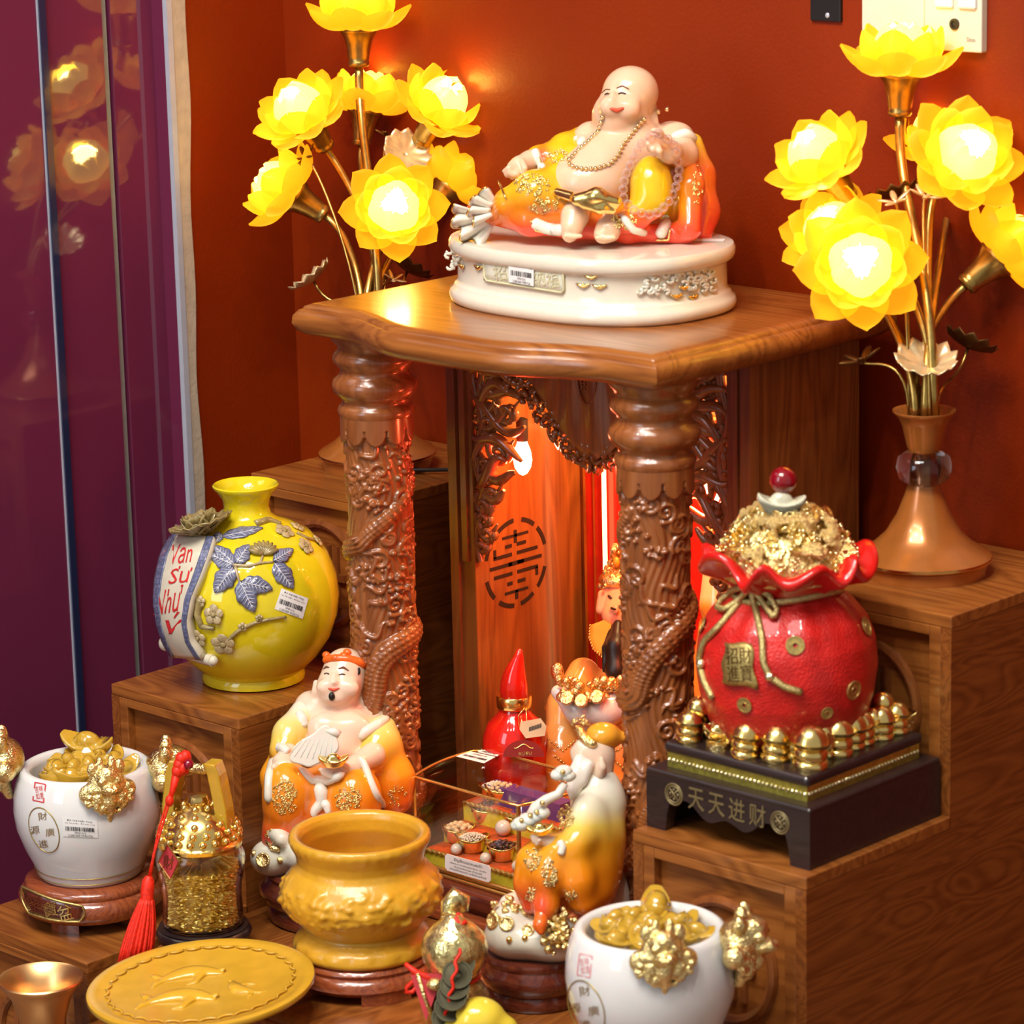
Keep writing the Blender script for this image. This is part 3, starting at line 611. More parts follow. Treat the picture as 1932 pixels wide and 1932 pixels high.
def lamp(base, label, heads, leaves, sprigs):
    base = np.asarray(base, float); t = thing('lotus_lamp', label, 'lamp', base, 0, 'pair of lotus lamps')
    MB().lathe([(0, 0), (.060, 0), (.0605, .012), (.0585, .0135), (0, .0135)], 64).build('base_ring', 'bronze_base', t, 50)
    b = MB().lathe([(0, .013), (.0645, .0150)]+LAMPZ[5:], 64).build('bell_foot', 'bronze_base', t, 50)
    MB().lathe([(.0605, .0155), (.0648, .0140), (.0652, .0165), (.0640, .0182)], 64, caps=False).build('copper_rim', 'copper_rim', b, 60)
    MB().lathe([(0, .0875), (.017, .0880), (.0245, .0930), (.0270, .1030), (.0245, .1130), (.017, .1180), (0, .1185)], 32).build('crystal_ball', 'clear_crystal', t, 180)
    MB().lathe([(.009, .086), (.009, .1185), (.0145, .1190), (.0165, .124), (.0215, .145), (.0265, .1540), (.0300, .1570), (.0298, .1585), (.0255, .1570), (.0185, .146), (.010, .14), (0, .14)], 40).build('cup', 'bronze_base', t, 60)
    n = len(heads); Z = V3(0, 0, 1)
    for i, (px, py, tow, ax, size) in enumerate(heads):
        axis = cvec(*ax); pos = at(px, py, base, tow)
        end = flower(t, base, pos, axis, size, i*.37); point('lotus_bulb_light', pos, 2.4, (1, .62, .16), .02); a = 2*PI*i/n; st = base+V3(.011*math.cos(a), .011*math.sin(a), .150)
        h = end[2]-st[2]; mid = st+Z*min(h*.62, .16 if i else .3)
        P = bez(st, mid, end-axis*max(.03, .35*h*(0.6 if i else 1)), end-base*0, 22)
        MB().tube(P, .0040 if i else .0048, 10).build('stem', 'antique_brass', t, 180, local=base)
    for (px, py, tow, ax, r, mat) in leaves:
        c = at(px, py, base, tow); axis = cvec(*ax); ruffled_leaf(t, base, c, axis, r, mat)
        st = base+V3(.014*(1 if ax[0] > 0 else -1), 0, .15); P = bez(st, st+Z*.05, c-axis*.03-Z*.02, c, 14); MB().tube(P, .0016, 6).build('leaf_stem', 'antique_brass', t, 180, local=base)
    for (px, py, tow, ax, s, mat) in sprigs:
        c = at(px, py, base, tow); axis = cvec(*ax); sprig(t, base, c, axis, s, mat)
        st = base+V3(.012*(1 if ax[0] > 0 else -1), -.008, .15); P = bez(st, st+Z*.07, c-axis*.02+Z*.01, c, 14); MB().tube(P, .0015, 6).build('bud_stem', 'antique_brass', t, 180, local=base)
    return t
LB = onplane(713, 880, 'z', ZL); RB = onplane(1742, 1080, 'z', ZL)
lamp(LB, 'seven-headed glowing lotus lamp rising behind the left column, by the plum panels',
    [(676, 18, .0, (0, 1, .22), 1.02), (566, 205, .03, (-.42, .62, .62), .98), (694, 178, -.06, (.12, .95, .05), .95), (836, 192, .02, (.42, .66, .58), .98),
     (527, 350, .0, (-.80, .52, .18), .98), (744, 392, .07, (.08, .16, 1), 1.0), (868, 336, -.03, (.62, .66, -.15), .95)],
    [(764, 292, -.01, (.35, .45, .9), .027, 'silver_gilt'), (592, 530, .01, (-.55, .72, .12), .026, 'silver_gilt'), (768, 512, -.03, (.5, .85, -.1), .026, 'dark_bronze')],
    [(577, 298, .02, (-.5, .5, .5), .017, 'dark_bronze'), (742, 528, .03, (.3, .7, .4), .015, 'silver_gilt'), (730, 258, -.04, (.2, .9, .1), .015, 'dark_bronze')])
lamp(RB, 'seven-headed glowing lotus lamp at the right edge, in front of the orange wall',
    [(1701, 98, .0, (0, 1, .25), 1.0), (1543, 292, .02, (-.55, .66, .50), .95), (1822, 292, .05, (.28, .38, .9), 1.05), (1624, 500, .06, (-.10, .12, 1), 1.08),
     (1912, 462, .0, (.72, .62, .1), .98), (1572, 436, .01, (-.42, .52, .75), .95), (1772, 250, -.06, (-.2, .8, .45), .9)],
    [(1746, 690, .05, (0, .82, .62), .029, 'silver_gilt'), (1826, 656, -.01, (.42, .9, -.05), .026, 'dark_bronze'), (1690, 372, -.02, (-.25, .95, -.05), .024, 'dark_bronze')],
    [(1626, 682, .02, (-.35, .85, .2), .022, 'dark_bronze'), (1745, 372, .03, (.2, .8, .4), .017, 'silver_gilt'), (1690, 382, .03, (-.3, .8, .4), .017, 'silver_gilt')])
# flex of the left lamp
mb = MB().tube(bez(LB+V3(.055, -.01, .006), LB+V3(.09, .02, .004), LB+V3(.12, .06, .004), LB+V3(.15, .11, .004), 14), .0022, 6)
tag(mb.build('lamp_flex', 'black_plastic', None, 180), 'thin black flex running from the left lotus lamp behind the shrine', 'cable')
# ================================================================== surfaces of turned vessels, to set reliefs and prints on them
class Ball:
    def __init__(s, c, R, k=1.): s.c = np.asarray(c, float); s.R = R; s.k = k      # k: vertical squash
    def pt(s, px, py, h=0.):
        d = ray(px, py); e = EYE-s.c; d2 = d*V3(1, 1, 1/s.k); e2 = e*V3(1, 1, 1/s.k); b = d2@e2; a = d2@d2; c = e2@e2-s.R**2; q = b*b-a*c
        t = (-b-math.sqrt(q))/a if q > 0 else -b/a
        p = e2+d2*t; p = p/np.linalg.norm(p)*(s.R+h); return s.c+p*V3(1, 1, s.k)
    def nrm(s, px, py): n = s.pt(px, py)-s.c; n = n/V3(1, 1, s.k**2); return n/np.linalg.norm(n)
class Cyl:
    def __init__(s, c, R): s.c = np.asarray(c, float); s.R = R
    def pt(s, px, py, h=0.):
        d = ray(px, py); e = (EYE-s.c)[:2]; b = d[:2]@e; a = d[:2]@d[:2]; c = e@e-s.R**2; q = b*b-a*c; t = (-b-math.sqrt(q))/a if q > 0 else -b/a
        p = EYE+d*t; v = p[:2]-s.c[:2]; v = v/np.linalg.norm(v)*(s.R+h); return V3(s.c[0]+v[0], s.c[1]+v[1], p[2])
    def nrm(s, px, py): n = s.pt(px, py)-s.c; n[2] = 0; return n/np.linalg.norm(n)
class Rev:
    '''outer wall of a turned vessel: axis through c, profile (r, z)'''
    def __init__(s, c, prof): s.c = np.asarray(c, float); s.z = np.array([p[1] for p in prof]); s.r = np.array([p[0] for p in prof]); o = np.argsort(s.z); s.z = s.z[o]; s.r = s.r[o]
    def pt(s, px, py, h=0.):
        d = ray(px, py); t0 = (s.c-EYE)@d; ts = np.linspace(t0-.18, t0+.06, 900); P = EYE+d*ts[:, None]-s.c; v = np.hypot(P[:, 0], P[:, 1])-np.interp(P[:, 2], s.z, s.r)-h; k = np.nonzero(v < 0)[0]; k = k[0] if len(k) else int(np.argmin(v)); return EYE+d*ts[k]
    def nrm(s, px, py): p = s.pt(px, py)-s.c; e = 1e-3; sl = (np.interp(p[2]+e, s.z, s.r)-np.interp(p[2]-e, s.z, s.r))/(2*e); n = V3(p[0], p[1], 0); n /= np.linalg.norm(n); n[2] = -sl; return n/np.linalg.norm(n)
def print_on(surf, name, body, cx, cy, w, h, mat, parent, loc, ang=0., shear=0., lift=.0006, size=1., extrude=.02, weight=0.):
    """lettering laid on a vessel wall; cx, cy, w, h in photograph pixels"""
    v, f = text_mesh(body, size, 0.)
    if not len(v): return None
    lo, hi = v.min(0), v.max(0); x = ((v[:, 0]-(lo[0]+hi[0])/2)/max(hi[0]-lo[0], 1e-6))*w; y = ((v[:, 1]-(lo[1]+hi[1])/2)/max(hi[1]-lo[1], 1e-6))*h; x = x+shear*y
    ca, sa = math.cos(ang), math.sin(ang); X = cx+x*ca+y*sa; Y = cy-(y*ca-x*sa)
    q = [surf.pt(a, b, lift) for a, b in zip(X, Y)]
    return mesh_obj(name, q, f, mat, parent, 0, local=loc, fix=False)
M('label_paper', (.82, .80, .78), .55, var=.03); M('label_ink', (.02, .02, .025), .6)
def price_label(surf, parent, loc, corners, lines, lift=.0007, bars=True):
    """paper sticker whose four corners (photo pixels: TL, TR, BR, BL) lie on a surface"""
    c = np.array(corners, float); g = lambda u, v: (c[0]*(1-u)+c[1]*u)*(1-v)+(c[3]*(1-u)+c[2]*u)*v
    P = [[surf.pt(*g(u, v), lift) for u in np.linspace(0, 1, 6)] for v in np.linspace(0, 1, 5)]
    st = MB().grid(P).build('price_label', 'label_paper', parent, 180, local=loc, fix=True)
    mb = MB(); rr = random.Random(3)
    if bars:
        u = .08
        while u < .92:
            w = rr.choice((.008, .012, .02, .03)); q = [surf.pt(*g(a, b), lift+.0004) for a, b in ((u, .46), (u+w, .46), (u+w, .68), (u, .68))]; mb.add(q, [(0, 1, 2, 3)]); u += w+rr.choice((.010, .014, .022))
        mb.build('bar_code', 'label_ink', st, 0, local=loc)
    for txt, v, hh, ww in lines:
        tv, tf = text_mesh(txt, 1., 0.)
        if not len(tv): continue
        lo, hi = tv.min(0), tv.max(0); U = .5+((tv[:, 0]-(lo[0]+hi[0])/2)/(hi[0]-lo[0]))*ww; Vv = v-((tv[:, 1]-(lo[1]+hi[1])/2)/(hi[1]-lo[1]))*hh
        mesh_obj('label_print', [surf.pt(*g(a, b), lift+.0004) for a, b in zip(U, Vv)], tf, 'label_ink', st, 0, local=loc, fix=False)
    return st
SHOP = [('Đồ Thờ Hiền Thúy', .12, .13, .72), ('Hà Thị Hiền · Đồ thờ cúng', .27, .08, .85), ('SP001316', .78, .09, .32), ('2.200.000 VND/Cái', .92, .11, .7)]
class Flat:
    def __init__(s, o, n): s.o = np.asarray(o, float); s.n = np.asarray(n, float)/np.linalg.norm(n)
    def pt(s, px, py, h=0.): d = ray(px, py); return EYE+d*(((s.o-EYE)@s.n+h)/(d@s.n)) if True else None
    def nrm(s, *a): return s.n

# ================================================================== yellow moon vase
M('yellow_glaze', (.72, .58, .012), .07, var=.06, coat=.6); M('olive_glaze', (.33, .25, .10), .25, var=.35, scale=150, coat=.4); M('blue_grey_glaze', (.17, .18, .29), .18, var=.5, scale=220, coat=.6)
M('cream_glaze', (.66, .60, .47), .15, var=.08, coat=.5); M('red_ink', (.62, .03, .03), .4, var=.3, scale=200); M('key_blue', (.10, .13, .26), .25, coat=.4); M('beige_glaze', (.48, .37, .20), .25, var=.3, scale=160, coat=.4)
vb = onplane(479, 1281, 'z', ZV); vase = thing('moon_vase', 'round yellow glazed vase with a cream calligraphy scroll and blue leaf reliefs', 'vase', vb)
VP = [(0, .002), (.050, 0), (.0545, .002), (.0550, .007), (.0525, .011), (.056, .014), (.0705, .028), (.084, .048), (.0920, .072), (.0945, .093), (.0920, .115), (.0830, .139), (.0665, .159), (.046, .171), (.0315, .177), (.0255, .1825), (.0238, .190), (.0250, .198), (.0300, .206), (.0345, .2105), (.0350, .2130), (.0335, .2142), (.0305, .2125), (.0235, .203), (.0190, .190), (.021, .18), (0, .17)]
MB().lathe(VP, 72).build('body', 'yellow_glaze', vase, 60)
M('vein_white', (.58, .58, .64), .3); VS = Rev(vb, VP[4:17]); VS2 = Ball(vb+V3(0, 0, .0925), .1075, .93)
def band(surf, left, right, h, n=24, m=8, crown=0.):
    left = np.array(left, float); right = np.array(right, float); t = np.linspace(0, 1, len(left)); tt = np.linspace(0, 1, n)
    Lf = np.stack([np.interp(tt, t, left[:, k]) for k in (0, 1)], 1); Rg = np.stack([np.interp(tt, t, right[:, k]) for k in (0, 1)], 1)
    return [[surf.pt(*(a*(1-u)+b*u), h+crown*math.sin(PI*u)) for u in np.linspace(0, 1, m)] for a, b in zip(Lf, Rg)]
LE = [(318, 1005), (300, 1045), (290, 1090), (287, 1135), (294, 1180), (306, 1215), (318, 1240)]; RE = [(404, 1013), (392, 1050), (379, 1085), (360, 1130), (352, 1175), (359, 1212), (380, 1245)]
scroll = MB().grid(band(VS2, LE, RE, -.0065)).build('calligraphy_scroll', 'cream_glaze', vase, 40, local=vb, thick=.013)
mixp = lambda A, B, u: [tuple(np.array(a)*(1-u)+np.array(b)*u) for a, b in zip(A, B)]
for u0, u1 in ((.03, .18), (.84, .99)):
    bd = MB().grid(band(VS2, mixp(LE, RE, u0), mixp(LE, RE, u1), .0006)).build('key_border', 'blue_grey_glaze', scroll, 180, local=vb, thick=.001); mb = MB()
    A, B = mixp(LE, RE, u0), mixp(LE, RE, u1); t = np.linspace(0, 1, len(A)); AA = np.array(A); BB = np.array(B)
    ev = lambda k, u: np.array([np.interp(k, t, AA[:, q]*(1-u)+BB[:, q]*u) for q in (0, 1)])
    for k in np.linspace(.03, .97, 15):
        for (ka, ua, kb, ub) in ((k-.028, .1, k-.022, .9), (k-.025, .8, k+.016, .95), (k+.010, .35, k+.016, .9), (k-.012, .3, k+.012, .42)):
            mb.add([VS2.pt(*ev(a, b), .0014) for a, b in ((ka, ua), (ka, ub), (kb, ub), (kb, ua))], [(0, 1, 2, 3)])
    mb.build('key_fret', 'key_blue', bd, 0, local=vb)
a, b = VS2.pt(306, 1218, -.004), VS2.pt(398, 1254, -.006); mb = MB().tube([a+(b-a)*k+V3(0, 0, -.002*math.sin(PI*k)) for k in np.linspace(0, 1, 9)], .0065, 12)
mb.ell(b, .0055, 10, 8).ell(a, .0085, 10, 8); mb.build('rolled_end', 'cream_glaze', scroll, 60, local=vb)
for wd, cx, cy, w, h, an in (('Vạn', 342, 1050, 42, 46, .25), ('Sự', 340, 1090, 40, 36, .2), ('Như', 318, 1134, 48, 44, .35), ('Ý', 324, 1188, 34, 66, .1)):
    print_on(VS2, 'calligraphy', wd, cx, cy, w, h, 'red_ink', scroll, vb, -an*.5, .35, .0007)
def leaf_on(surf, c, tip, wpx, mat, parent, loc, name='leaf', h=.002, lobes=0):
    c = np.array(c, float); d = np.array(tip, float)-c; L = np.hypot(*d); d /= L; nn = np.array([-d[1], d[0]]); P = []
    for i, t in enumerate(np.linspace(0, 1, 15)):
        wd = wpx*(math.sin(PI*min(1, t**.8))**.8)*(1+.22*lobes*abs(math.sin(PI*3*t)))
        if i in (0, 14): wd = .4
        P.append([surf.pt(*(c+d*L*t+nn*wd*u), h+.0022*(1-abs(u))*math.sin(PI*min(1, t+.05))+.0007*math.sin(26*(t-.22*abs(u)))) for u in np.linspace(-1, 1, 9)])
    o = MB().grid(P).build(name, mat, parent, 180, local=loc, thick=.0016); mb = MB()
    q = lambda t, u: surf.pt(*(c+d*L*t+nn*wpx*u), h+.0022*(1-abs(u))*math.sin(PI*min(1, t+.05))+.0014)
    mb.tube([q(t, 0) for t in np.linspace(.02, .96, 9)], .0006, 5)
    for t in np.linspace(.10, .78, 7):
        for sg in (-1, 1): w_ = math.sin(PI*min(1, (t+.12)**.8))**.8*.86; mb.tube([q(t, 0), q(t+.07, sg*w_*.5), q(t+.13, sg*w_)], .00042, 4)
    mb.build('leaf_veins', 'vein_white', o, 180, local=loc)
    return o
for c, tp, w in (((440, 1066), (398, 1046), 14), ((446, 1062), (470, 1028), 13), ((440, 1070), (405, 1118), 17), ((442, 1064), (404, 1030), 12), ((452, 1096), (480, 1154), 17), ((456, 1098), (514, 1111), 15), ((516, 1058), (553, 1036), 11), ((518, 1062), (553, 1110), 15), ((420, 1012), (496, 996), 9), ((415, 1004), (408, 1024), 8)):
    leaf_on(VS, c, tp, w, 'blue_grey_glaze', vase, vb, lobes=1)
def branch_on(surf, pts, r, mat, parent, loc, h=.0015, name='branch'):
    pts = np.array(pts, float); tt = np.linspace(0, 1, 4*len(pts)); t = np.linspace(0, 1, len(pts))
    return MB().tube([surf.pt(np.interp(k, t, pts[:, 0]), np.interp(k, t, pts[:, 1]), h) for k in tt], r*(1.1-.5*tt), 7).build(name, mat, parent, 180, local=loc)
branch_on(VS, [(440, 1066), (470, 1068), (490, 1062), (515, 1060)], .0018, 'beige_glaze', vase, vb); branch_on(VS, [(444, 1070), (452, 1100)], .0018, 'beige_glaze', vase, vb); branch_on(VS, [(490, 1064), (497, 1045)], .0016, 'beige_glaze', vase, vb)
branch_on(VS, [(378, 1130), (372, 1160), (380, 1182), (404, 1186)], .0042, 'olive_glaze', vase, vb); branch_on(VS, [(430, 1208), (450, 1190), (478, 1176), (510, 1168), (540, 1164)], .0024, 'olive_glaze', vase, vb); branch_on(VS, [(482, 988), (505, 980), (530, 988)], .004, 'olive_glaze', vase, vb); branch_on(VS, [(560, 1005), (580, 1015), (600, 1020)], .002, 'olive_glaze', vase, vb)
def blossom(surf, px, py, r, parent, loc, mat='beige_glaze'):
    mb = MB(); n = surf.nrm(px, py); R = frame(n); c = surf.pt(px, py, .0022)
    for k in range(5): a = k*2*PI/5+.3; mb.ell(c+R@V3(math.cos(a), math.sin(a), .05)*r*.6, (r*.5, r*.5, .0016), 10, 6, R)
    o = mb.build('blossom', mat, parent, 180, local=loc); m2 = MB().lathe([(r*.12, 0), (r*.26, .001), (r*.28, .002), (r*.15, .0028), (0, .0028)], 12, c, R=R)
    for k in range(8): a = k*PI/4; m2.ell(c+R@V3(r*.45*math.cos(a), r*.45*math.sin(a), .0018), .0007, 5, 4)
    m2.build('blossom_eye', 'olive_glaze', o, 180, local=loc)
for x, y, r in ((537, 1002, .0105), (562, 994, .008), (577, 1030, .0095), (600, 1020, .007), (403, 1160, .0105), (374, 1204, .0095), (421, 1216, .0125), (378, 1135, .006), (458, 1183, .005), (489, 1166, .004)): blossom(VS, x, y, r, vase, vb)
mb = MB(); c0 = VS.pt(497, 1042, .003)          # half-open bud
for k in range(9):
    a = -1.2+2.4*k/8; q = [VS.pt(497+30*s*math.sin(a), 1046-26*s*math.cos(a), .003+.003*s) for s in np.linspace(0, 1, 6)]; mb.tube(q, [.0010, .002, .0028, .0030, .0026, .0012], 6)
mb.build('fan_bud', 'olive_glaze', vase, 180, local=vb)
pc = VS.pt(384, 1006, .012); pn = VS.nrm(378, 985)*.7+V3(0, 0, .6); R = frame(pn); po = MB().ell(pc+R@V3(0, 0, .010), (.008, .008, .007), 12, 8, R).build('peony', 'beige_glaze', vase, 180, local=vb)
for ly, (n, tl, L, W) in enumerate(((5, .12, .021, .013), (7, .50, .027, .017), (9, 1.08, .036, .018))):
    for k in range(n):
        a = 2*PI*k/n+ly*.4; Rk = R@rotmat('Z', a)@rotmat('X', tl); P = []
        for i in range(6):
            t = i/5; wd = W*(.45+.55*math.sin(PI*.62*t+.2))
            P.append([pc+Rk@V3(u*wd, -.002*(1-u*u)-.002*t*t+.0016*math.sin(7*u+ly+k)*t, L*t*(1-.12*abs(u)+.06*math.cos(9*u))) for u in np.linspace(-1, 1, 9)])
        MB().grid(P).build('petal', 'olive_glaze', po, 180, local=vb, thick=.0012)
price_label(VS, vase, vb, [(531, 1110), (582, 1129), (571, 1168), (518, 1149)], SHOP, .0009)

# ================================================================== white treasure jars, lion masks, ingots
M('white_jade', (.80, .79, .77), .10, var=.04, scale=20, coat=.5, sss=.25, sssr=.01); M('gilt', (1., .78, .34), .24, 1., var=.25, scale=300, bump=.0016, bscale=500)
M('gilt_line', (.55, .40, .12), .35, .8); M('seal_red', (.62, .05, .06), .5); M('seal_pink', (.75, .28, .30), .5)
resin('amber_glass', (1., .60, .05), .22, .03, 1.4, (1., .85, .35)); M('antique_gold', (.62, .46, .15), .38, .85, var=.3, scale=300)
s = SDF((-.036, -.042, -.012), (.036, .042, .034), .0011); rg = np.random.default_rng(3)
s.ell((0, .004, .004), (.020, .020, .012), k=.004).ell((0, .016, .010), (.012, .010, .010), k=.003).ell((0, .002, .016), (.010, .007, .010), k=.003).ell((0, -.010, .010), (.008, .010, .008), k=.003).cap((0, -.012, .008), (0, -.032, .003), .007, .003, k=.004)
for sg in (-1, 1): s.ell((sg*.008, .011, .016), (.0045, .004, .004), k=.002).ell((sg*.014, .022, .006), (.006, .008, .004), k=.002).ell((sg*.006, .026, .006), (.004, .009, .004), k=.002).ell((sg*.020, -.002, .004), (.010, .010, .007), k=.003)
for _ in range(90):
    a = rg.uniform(0, 2*PI); r = rg.uniform(.010, .026); y = -.006+r*math.sin(a)*.75
    if y > .012: continue
    s.ell((r*math.cos(a), y, .008+.006*(1-r/.028)), rg.uniform(.0022, .0036), k=.0012)
s.ell((0, .006, .026), (.003, .002, .004), k=.001, op='sub'); s.ell((0, -.004, .022), (.006, .0018, .006), k=.001, op='sub')
P_, F_ = s.mesh(0); lion = mesh_obj('lion_mask', P_, F_, 'gilt', None, 180, fix=False); LION = lion.data; bpy.data.objects.remove(lion)
def ingot_data(name, mat, h=.0016):
    s = SDF((-.036, -.02, -.016), (.036, .02, .024), h); X, Y, Z = np.meshgrid(*s.ax, indexing='ij')
    top = .002+.011*(X/.03)**2; d = np.sqrt((X/.031)**2+(Y/(.0155))**2)-1+.45*np.clip((.004-Z)/.018, 0, 1); s.F = np.maximum(d*.014, np.maximum(Z-top, -.014-Z)).astype(np.float32)
    s.ell((0, 0, .003), (.015, .0105, .0125), k=.003); P, Fc = s.mesh(2); o = mesh_obj(name, P, Fc, mat, None, 180, fix=False); d = o.data; bpy.data.objects.remove(o); return d
ING_A = ingot_data('amber_ingot', 'amber_glass'); ING_G = ingot_data('gold_ingot', 'gold_metal')
def put(name, data, label, cat, M_, group=None):
    o = bpy.data.objects.new(name, data); COL.objects.link(o); o.matrix_world = M_; return tag(o, label, cat, group)
JP = [(0, .046), (.052, .0465), (.0545, .050), (.0565, .058), (.0660, .078), (.0735, .100), (.0755, .118), (.0745, .134), (.0710, .150), (.0680, .157), (.0660, .1615), (.0620, .1635), (.0575, .1615), (.0555, .155), (.0580, .140), (.058, .12), (0, .12)]
def treasure_jar(base, side, jar_label, stand_label, marks, lion_px, seal, oval):
    base = np.asarray(base, float)
    st = thing('jar_stand', stand_label, 'stand', base)
    sb = MB().lathe([(0, .012), (.052, .012), (.060, .010), (.0710, .0135), (.0755, .021), (.0750, .030), (.0700, .0355), (.0680, .0365), (.0690, .0400), (.0665, .0445), (.0625, .0455), (.0610, .0465), (0, .0465)], 64).build('body', 'rosewood_red', st, 50)
    for k in range(4):
        a = k*PI/2+.35; R = rotmat('Z', a); MB().rings([np.array([R@V3(.052*math.cos(q)*f, .052*math.sin(q)*f, z) for f in (.80, 1.12) for q in (np.linspace(-.28, .28, 6) if f < 1 else np.linspace(.28, -.28, 6))]) for z, f0 in ((0, 1), (.012, 1))]).build('foot', 'rosewood_red', st, 40)
    jar = thing('treasure_jar', jar_label, 'jar', base+V3(0, 0, .046))
    MB().lathe([(r, z-.046) for r, z in JP], 80).build('body', 'white_jade', jar, 60)
    jl = base+V3(0, 0, .046); S = Rev(base, JP[2:11])
    for px, py, tilt in lion_px:
        c = S.pt(px, py, -.002); n = S.nrm(px, py)
        if tilt is not None: n = cvec(*tilt)
        n = n*V3(1, 1, .25); n /= np.linalg.norm(n)
        if tilt is not None: c = base+V3(0, 0, c[2]-base[2])+n*V3(1, 1, 0)*.0735
        x = np.cross((0, 0, 1), n); x /= np.linalg.norm(x); link('lion_mask', LION, jar, np.stack([x, np.cross(n, x), n], 1), c-jl, 1.0 if tilt is None else (1.12, 1.12, 1.6))
    sx, sy, sw, sh, sm = seal; mb = MB(); e = 2.4
    for (xa, ya, xb, yb) in ((-sw, -sh, sw, -sh), (-sw, sh, sw, sh), (-sw, -sh, -sw, sh), (sw, -sh, sw, sh)):
        if ya == yb: q = [(xa, ya-e/2), (xb, ya-e/2), (xb, ya+e/2), (xa, ya+e/2)]
        else: q = [(xa-e/2, ya), (xa+e/2, ya), (xa+e/2, yb), (xa-e/2, yb)]
        mb.add([S.pt(sx+u+.12*-v, sy+v+.22*u, .0006) for u, v in q], [(0, 1, 2, 3)])
    sl = mb.build('red_seal', sm, jar, 0, local=jl); print_on(S, 'seal_writing', '吉祥\n如意', sx, sy, sw*1.5, sh*1.5, sm, sl, jl, -.15)
    ox, oy, ow, oh = oval; th = np.linspace(0, 2*PI, 40, endpoint=False); mb = MB().tube([S.pt(ox+ow*math.cos(t)+.25*ow*math.sin(t), oy+oh*math.sin(t)+.18*ow*math.cos(t), .0004) for t in th], .0006, 5, True)
    ov = mb.build('gilt_oval', 'gilt_line', jar, 180, local=jl)
    for ch, dx, dy in (('財', 0, -.62), ('源', -.52, .0), ('廣', .5, .1), ('進', .05, .62)): print_on(S, 'gilt_writing', ch, ox+dx*ow-.1*ow, oy+dy*oh, ow*.62, oh*.36, 'gilt_line', ov, jl, -.12)
    th = np.linspace(0, 2*PI, 60, endpoint=False)
    for z, r in ((.058, .0572), (.051, .0552)): MB().tube(np.stack([r*np.cos(th), r*np.sin(th), np.full(60, z-.046)], 1), .0005, 5, True).build('gilt_band', 'gilt_line', jar, 180)
    # ingots heaped in the mouth
    rg = np.random.default_rng(4+side); O = base+V3(0, 0, .157)
    for k in range(18):
        a = k*2.4; r = .043*math.sqrt((k+.3)/18); R = rotmat('Z', rg.uniform(0, 6))@rotmat('X', rg.uniform(-.6, .6))@rotmat('Y', rg.uniform(-.4, .4))
        put('amber_ingot', ING_A, f'small amber glass ingot heaped in the mouth of the {("left", "right")[side]} white jar', 'ingot', m4(R, O+V3(r*math.cos(a), r*math.sin(a), -.001+.010*(1-r/.043)+rg.uniform(-.002, .003)), .66), f'amber ingots in the {("left", "right")[side]} jar')
    return st, sb, jar, jl, S
jb = onplane(176, 1724, 'z', ZA)
st, sb, jar, jl, S = treasure_jar(jb, 0, 'white jade jar with gold lion masks and a price label, at the left edge', 'round red-brown wooden stand with a gilt plaque under the left white jar', None,
    [(200, 1488, None), (40, 1440, (-.95, 0, .1)), (312, 1450, (.97, 0, -.05))], (74, 1495, 10, 17, 'seal_red'), (83, 1566, 28, 42))
S2 = Rev(jb, JP[2:11]); price_label(S2, jar, jl, [(117, 1542), (183, 1548), (185, 1581), (119, 1578)], SHOP)
CS = Cyl(jb, .0752); L_ = [(40, 1678), (36, 1695), (44, 1715), (58, 1726)]
pq = [(45, 1672), (155, 1708), (150, 1738), (58, 1722)]; gq = lambda u, v: (np.array(pq[0])*(1-u)+np.array(pq[1])*u)*(1-v)+(np.array(pq[3])*(1-u)+np.array(pq[2])*u)*v
pq_ = MB().grid([[CS.pt(*(gq(u, v)+np.array((0, 5*math.sin(PI*u)))), .0012) for u in np.linspace(0, 1, 14)] for v in np.linspace(0, 1, 5)]).build('plaque', 'rosewood', st, 180, local=jb, thick=.002)
fr = [gq(u, 0)+np.array((0, 5*math.sin(PI*u))) for u in np.linspace(0, 1, 14)]+[gq(1, v)+np.array((7*math.sin(PI*v), 0)) for v in np.linspace(.1, .9, 6)]+[gq(u, 1)+np.array((0, 5*math.sin(PI*u))) for u in np.linspace(1, 0, 14)]+[gq(0, v)-np.array((6*math.sin(PI*v), 0)) for v in np.linspace(.9, .1, 6)]
MB().tube([CS.pt(*q, .002) for q in fr], .0013, 6, True).build('plaque_frame', 'antique_gold', pq_, 180, local=jb)
for ch, u in (('聚', .17), ('寶', .45), ('盆', .73)): q = gq(u, .5)+np.array((0, 5*math.sin(PI*u))); print_on(CS, 'plaque_writing', ch, q[0], q[1], 27, 29, 'gold_metal', pq_, jb, -.25, lift=.0036)
put('amber_ingot', ING_A, 'large amber glass ingot tilted on top of the left white jar', 'ingot', m4(frame(cvec(-.1, .85, .5), cvec(-.7, .3, .4))@rotmat('Z', .9), at(166, 1404, jb, .005), .98))
rj = onplane(1226, 1748, 'z', ZA+.162); rj[2] = ZA
treasure_jar(rj, 1, 'white jade jar with gold lion masks and a faded pink seal, at the bottom edge', 'round red-brown wooden stand under the bottom white jar', None,
    [(1250, 1805, None), (1392, 1765, (.93, 0, .25))], (1103, 1822, 12, 20, 'seal_pink'), (1106, 1902, 34, 52))
put('amber_ingot', ING_A, 'large amber glass ingot lying on top of the bottom white jar', 'ingot', m4(frame(V3(.05, .1, 1))@rotmat('Z', .75), at(1238, 1712, rj, .0), 1.0))
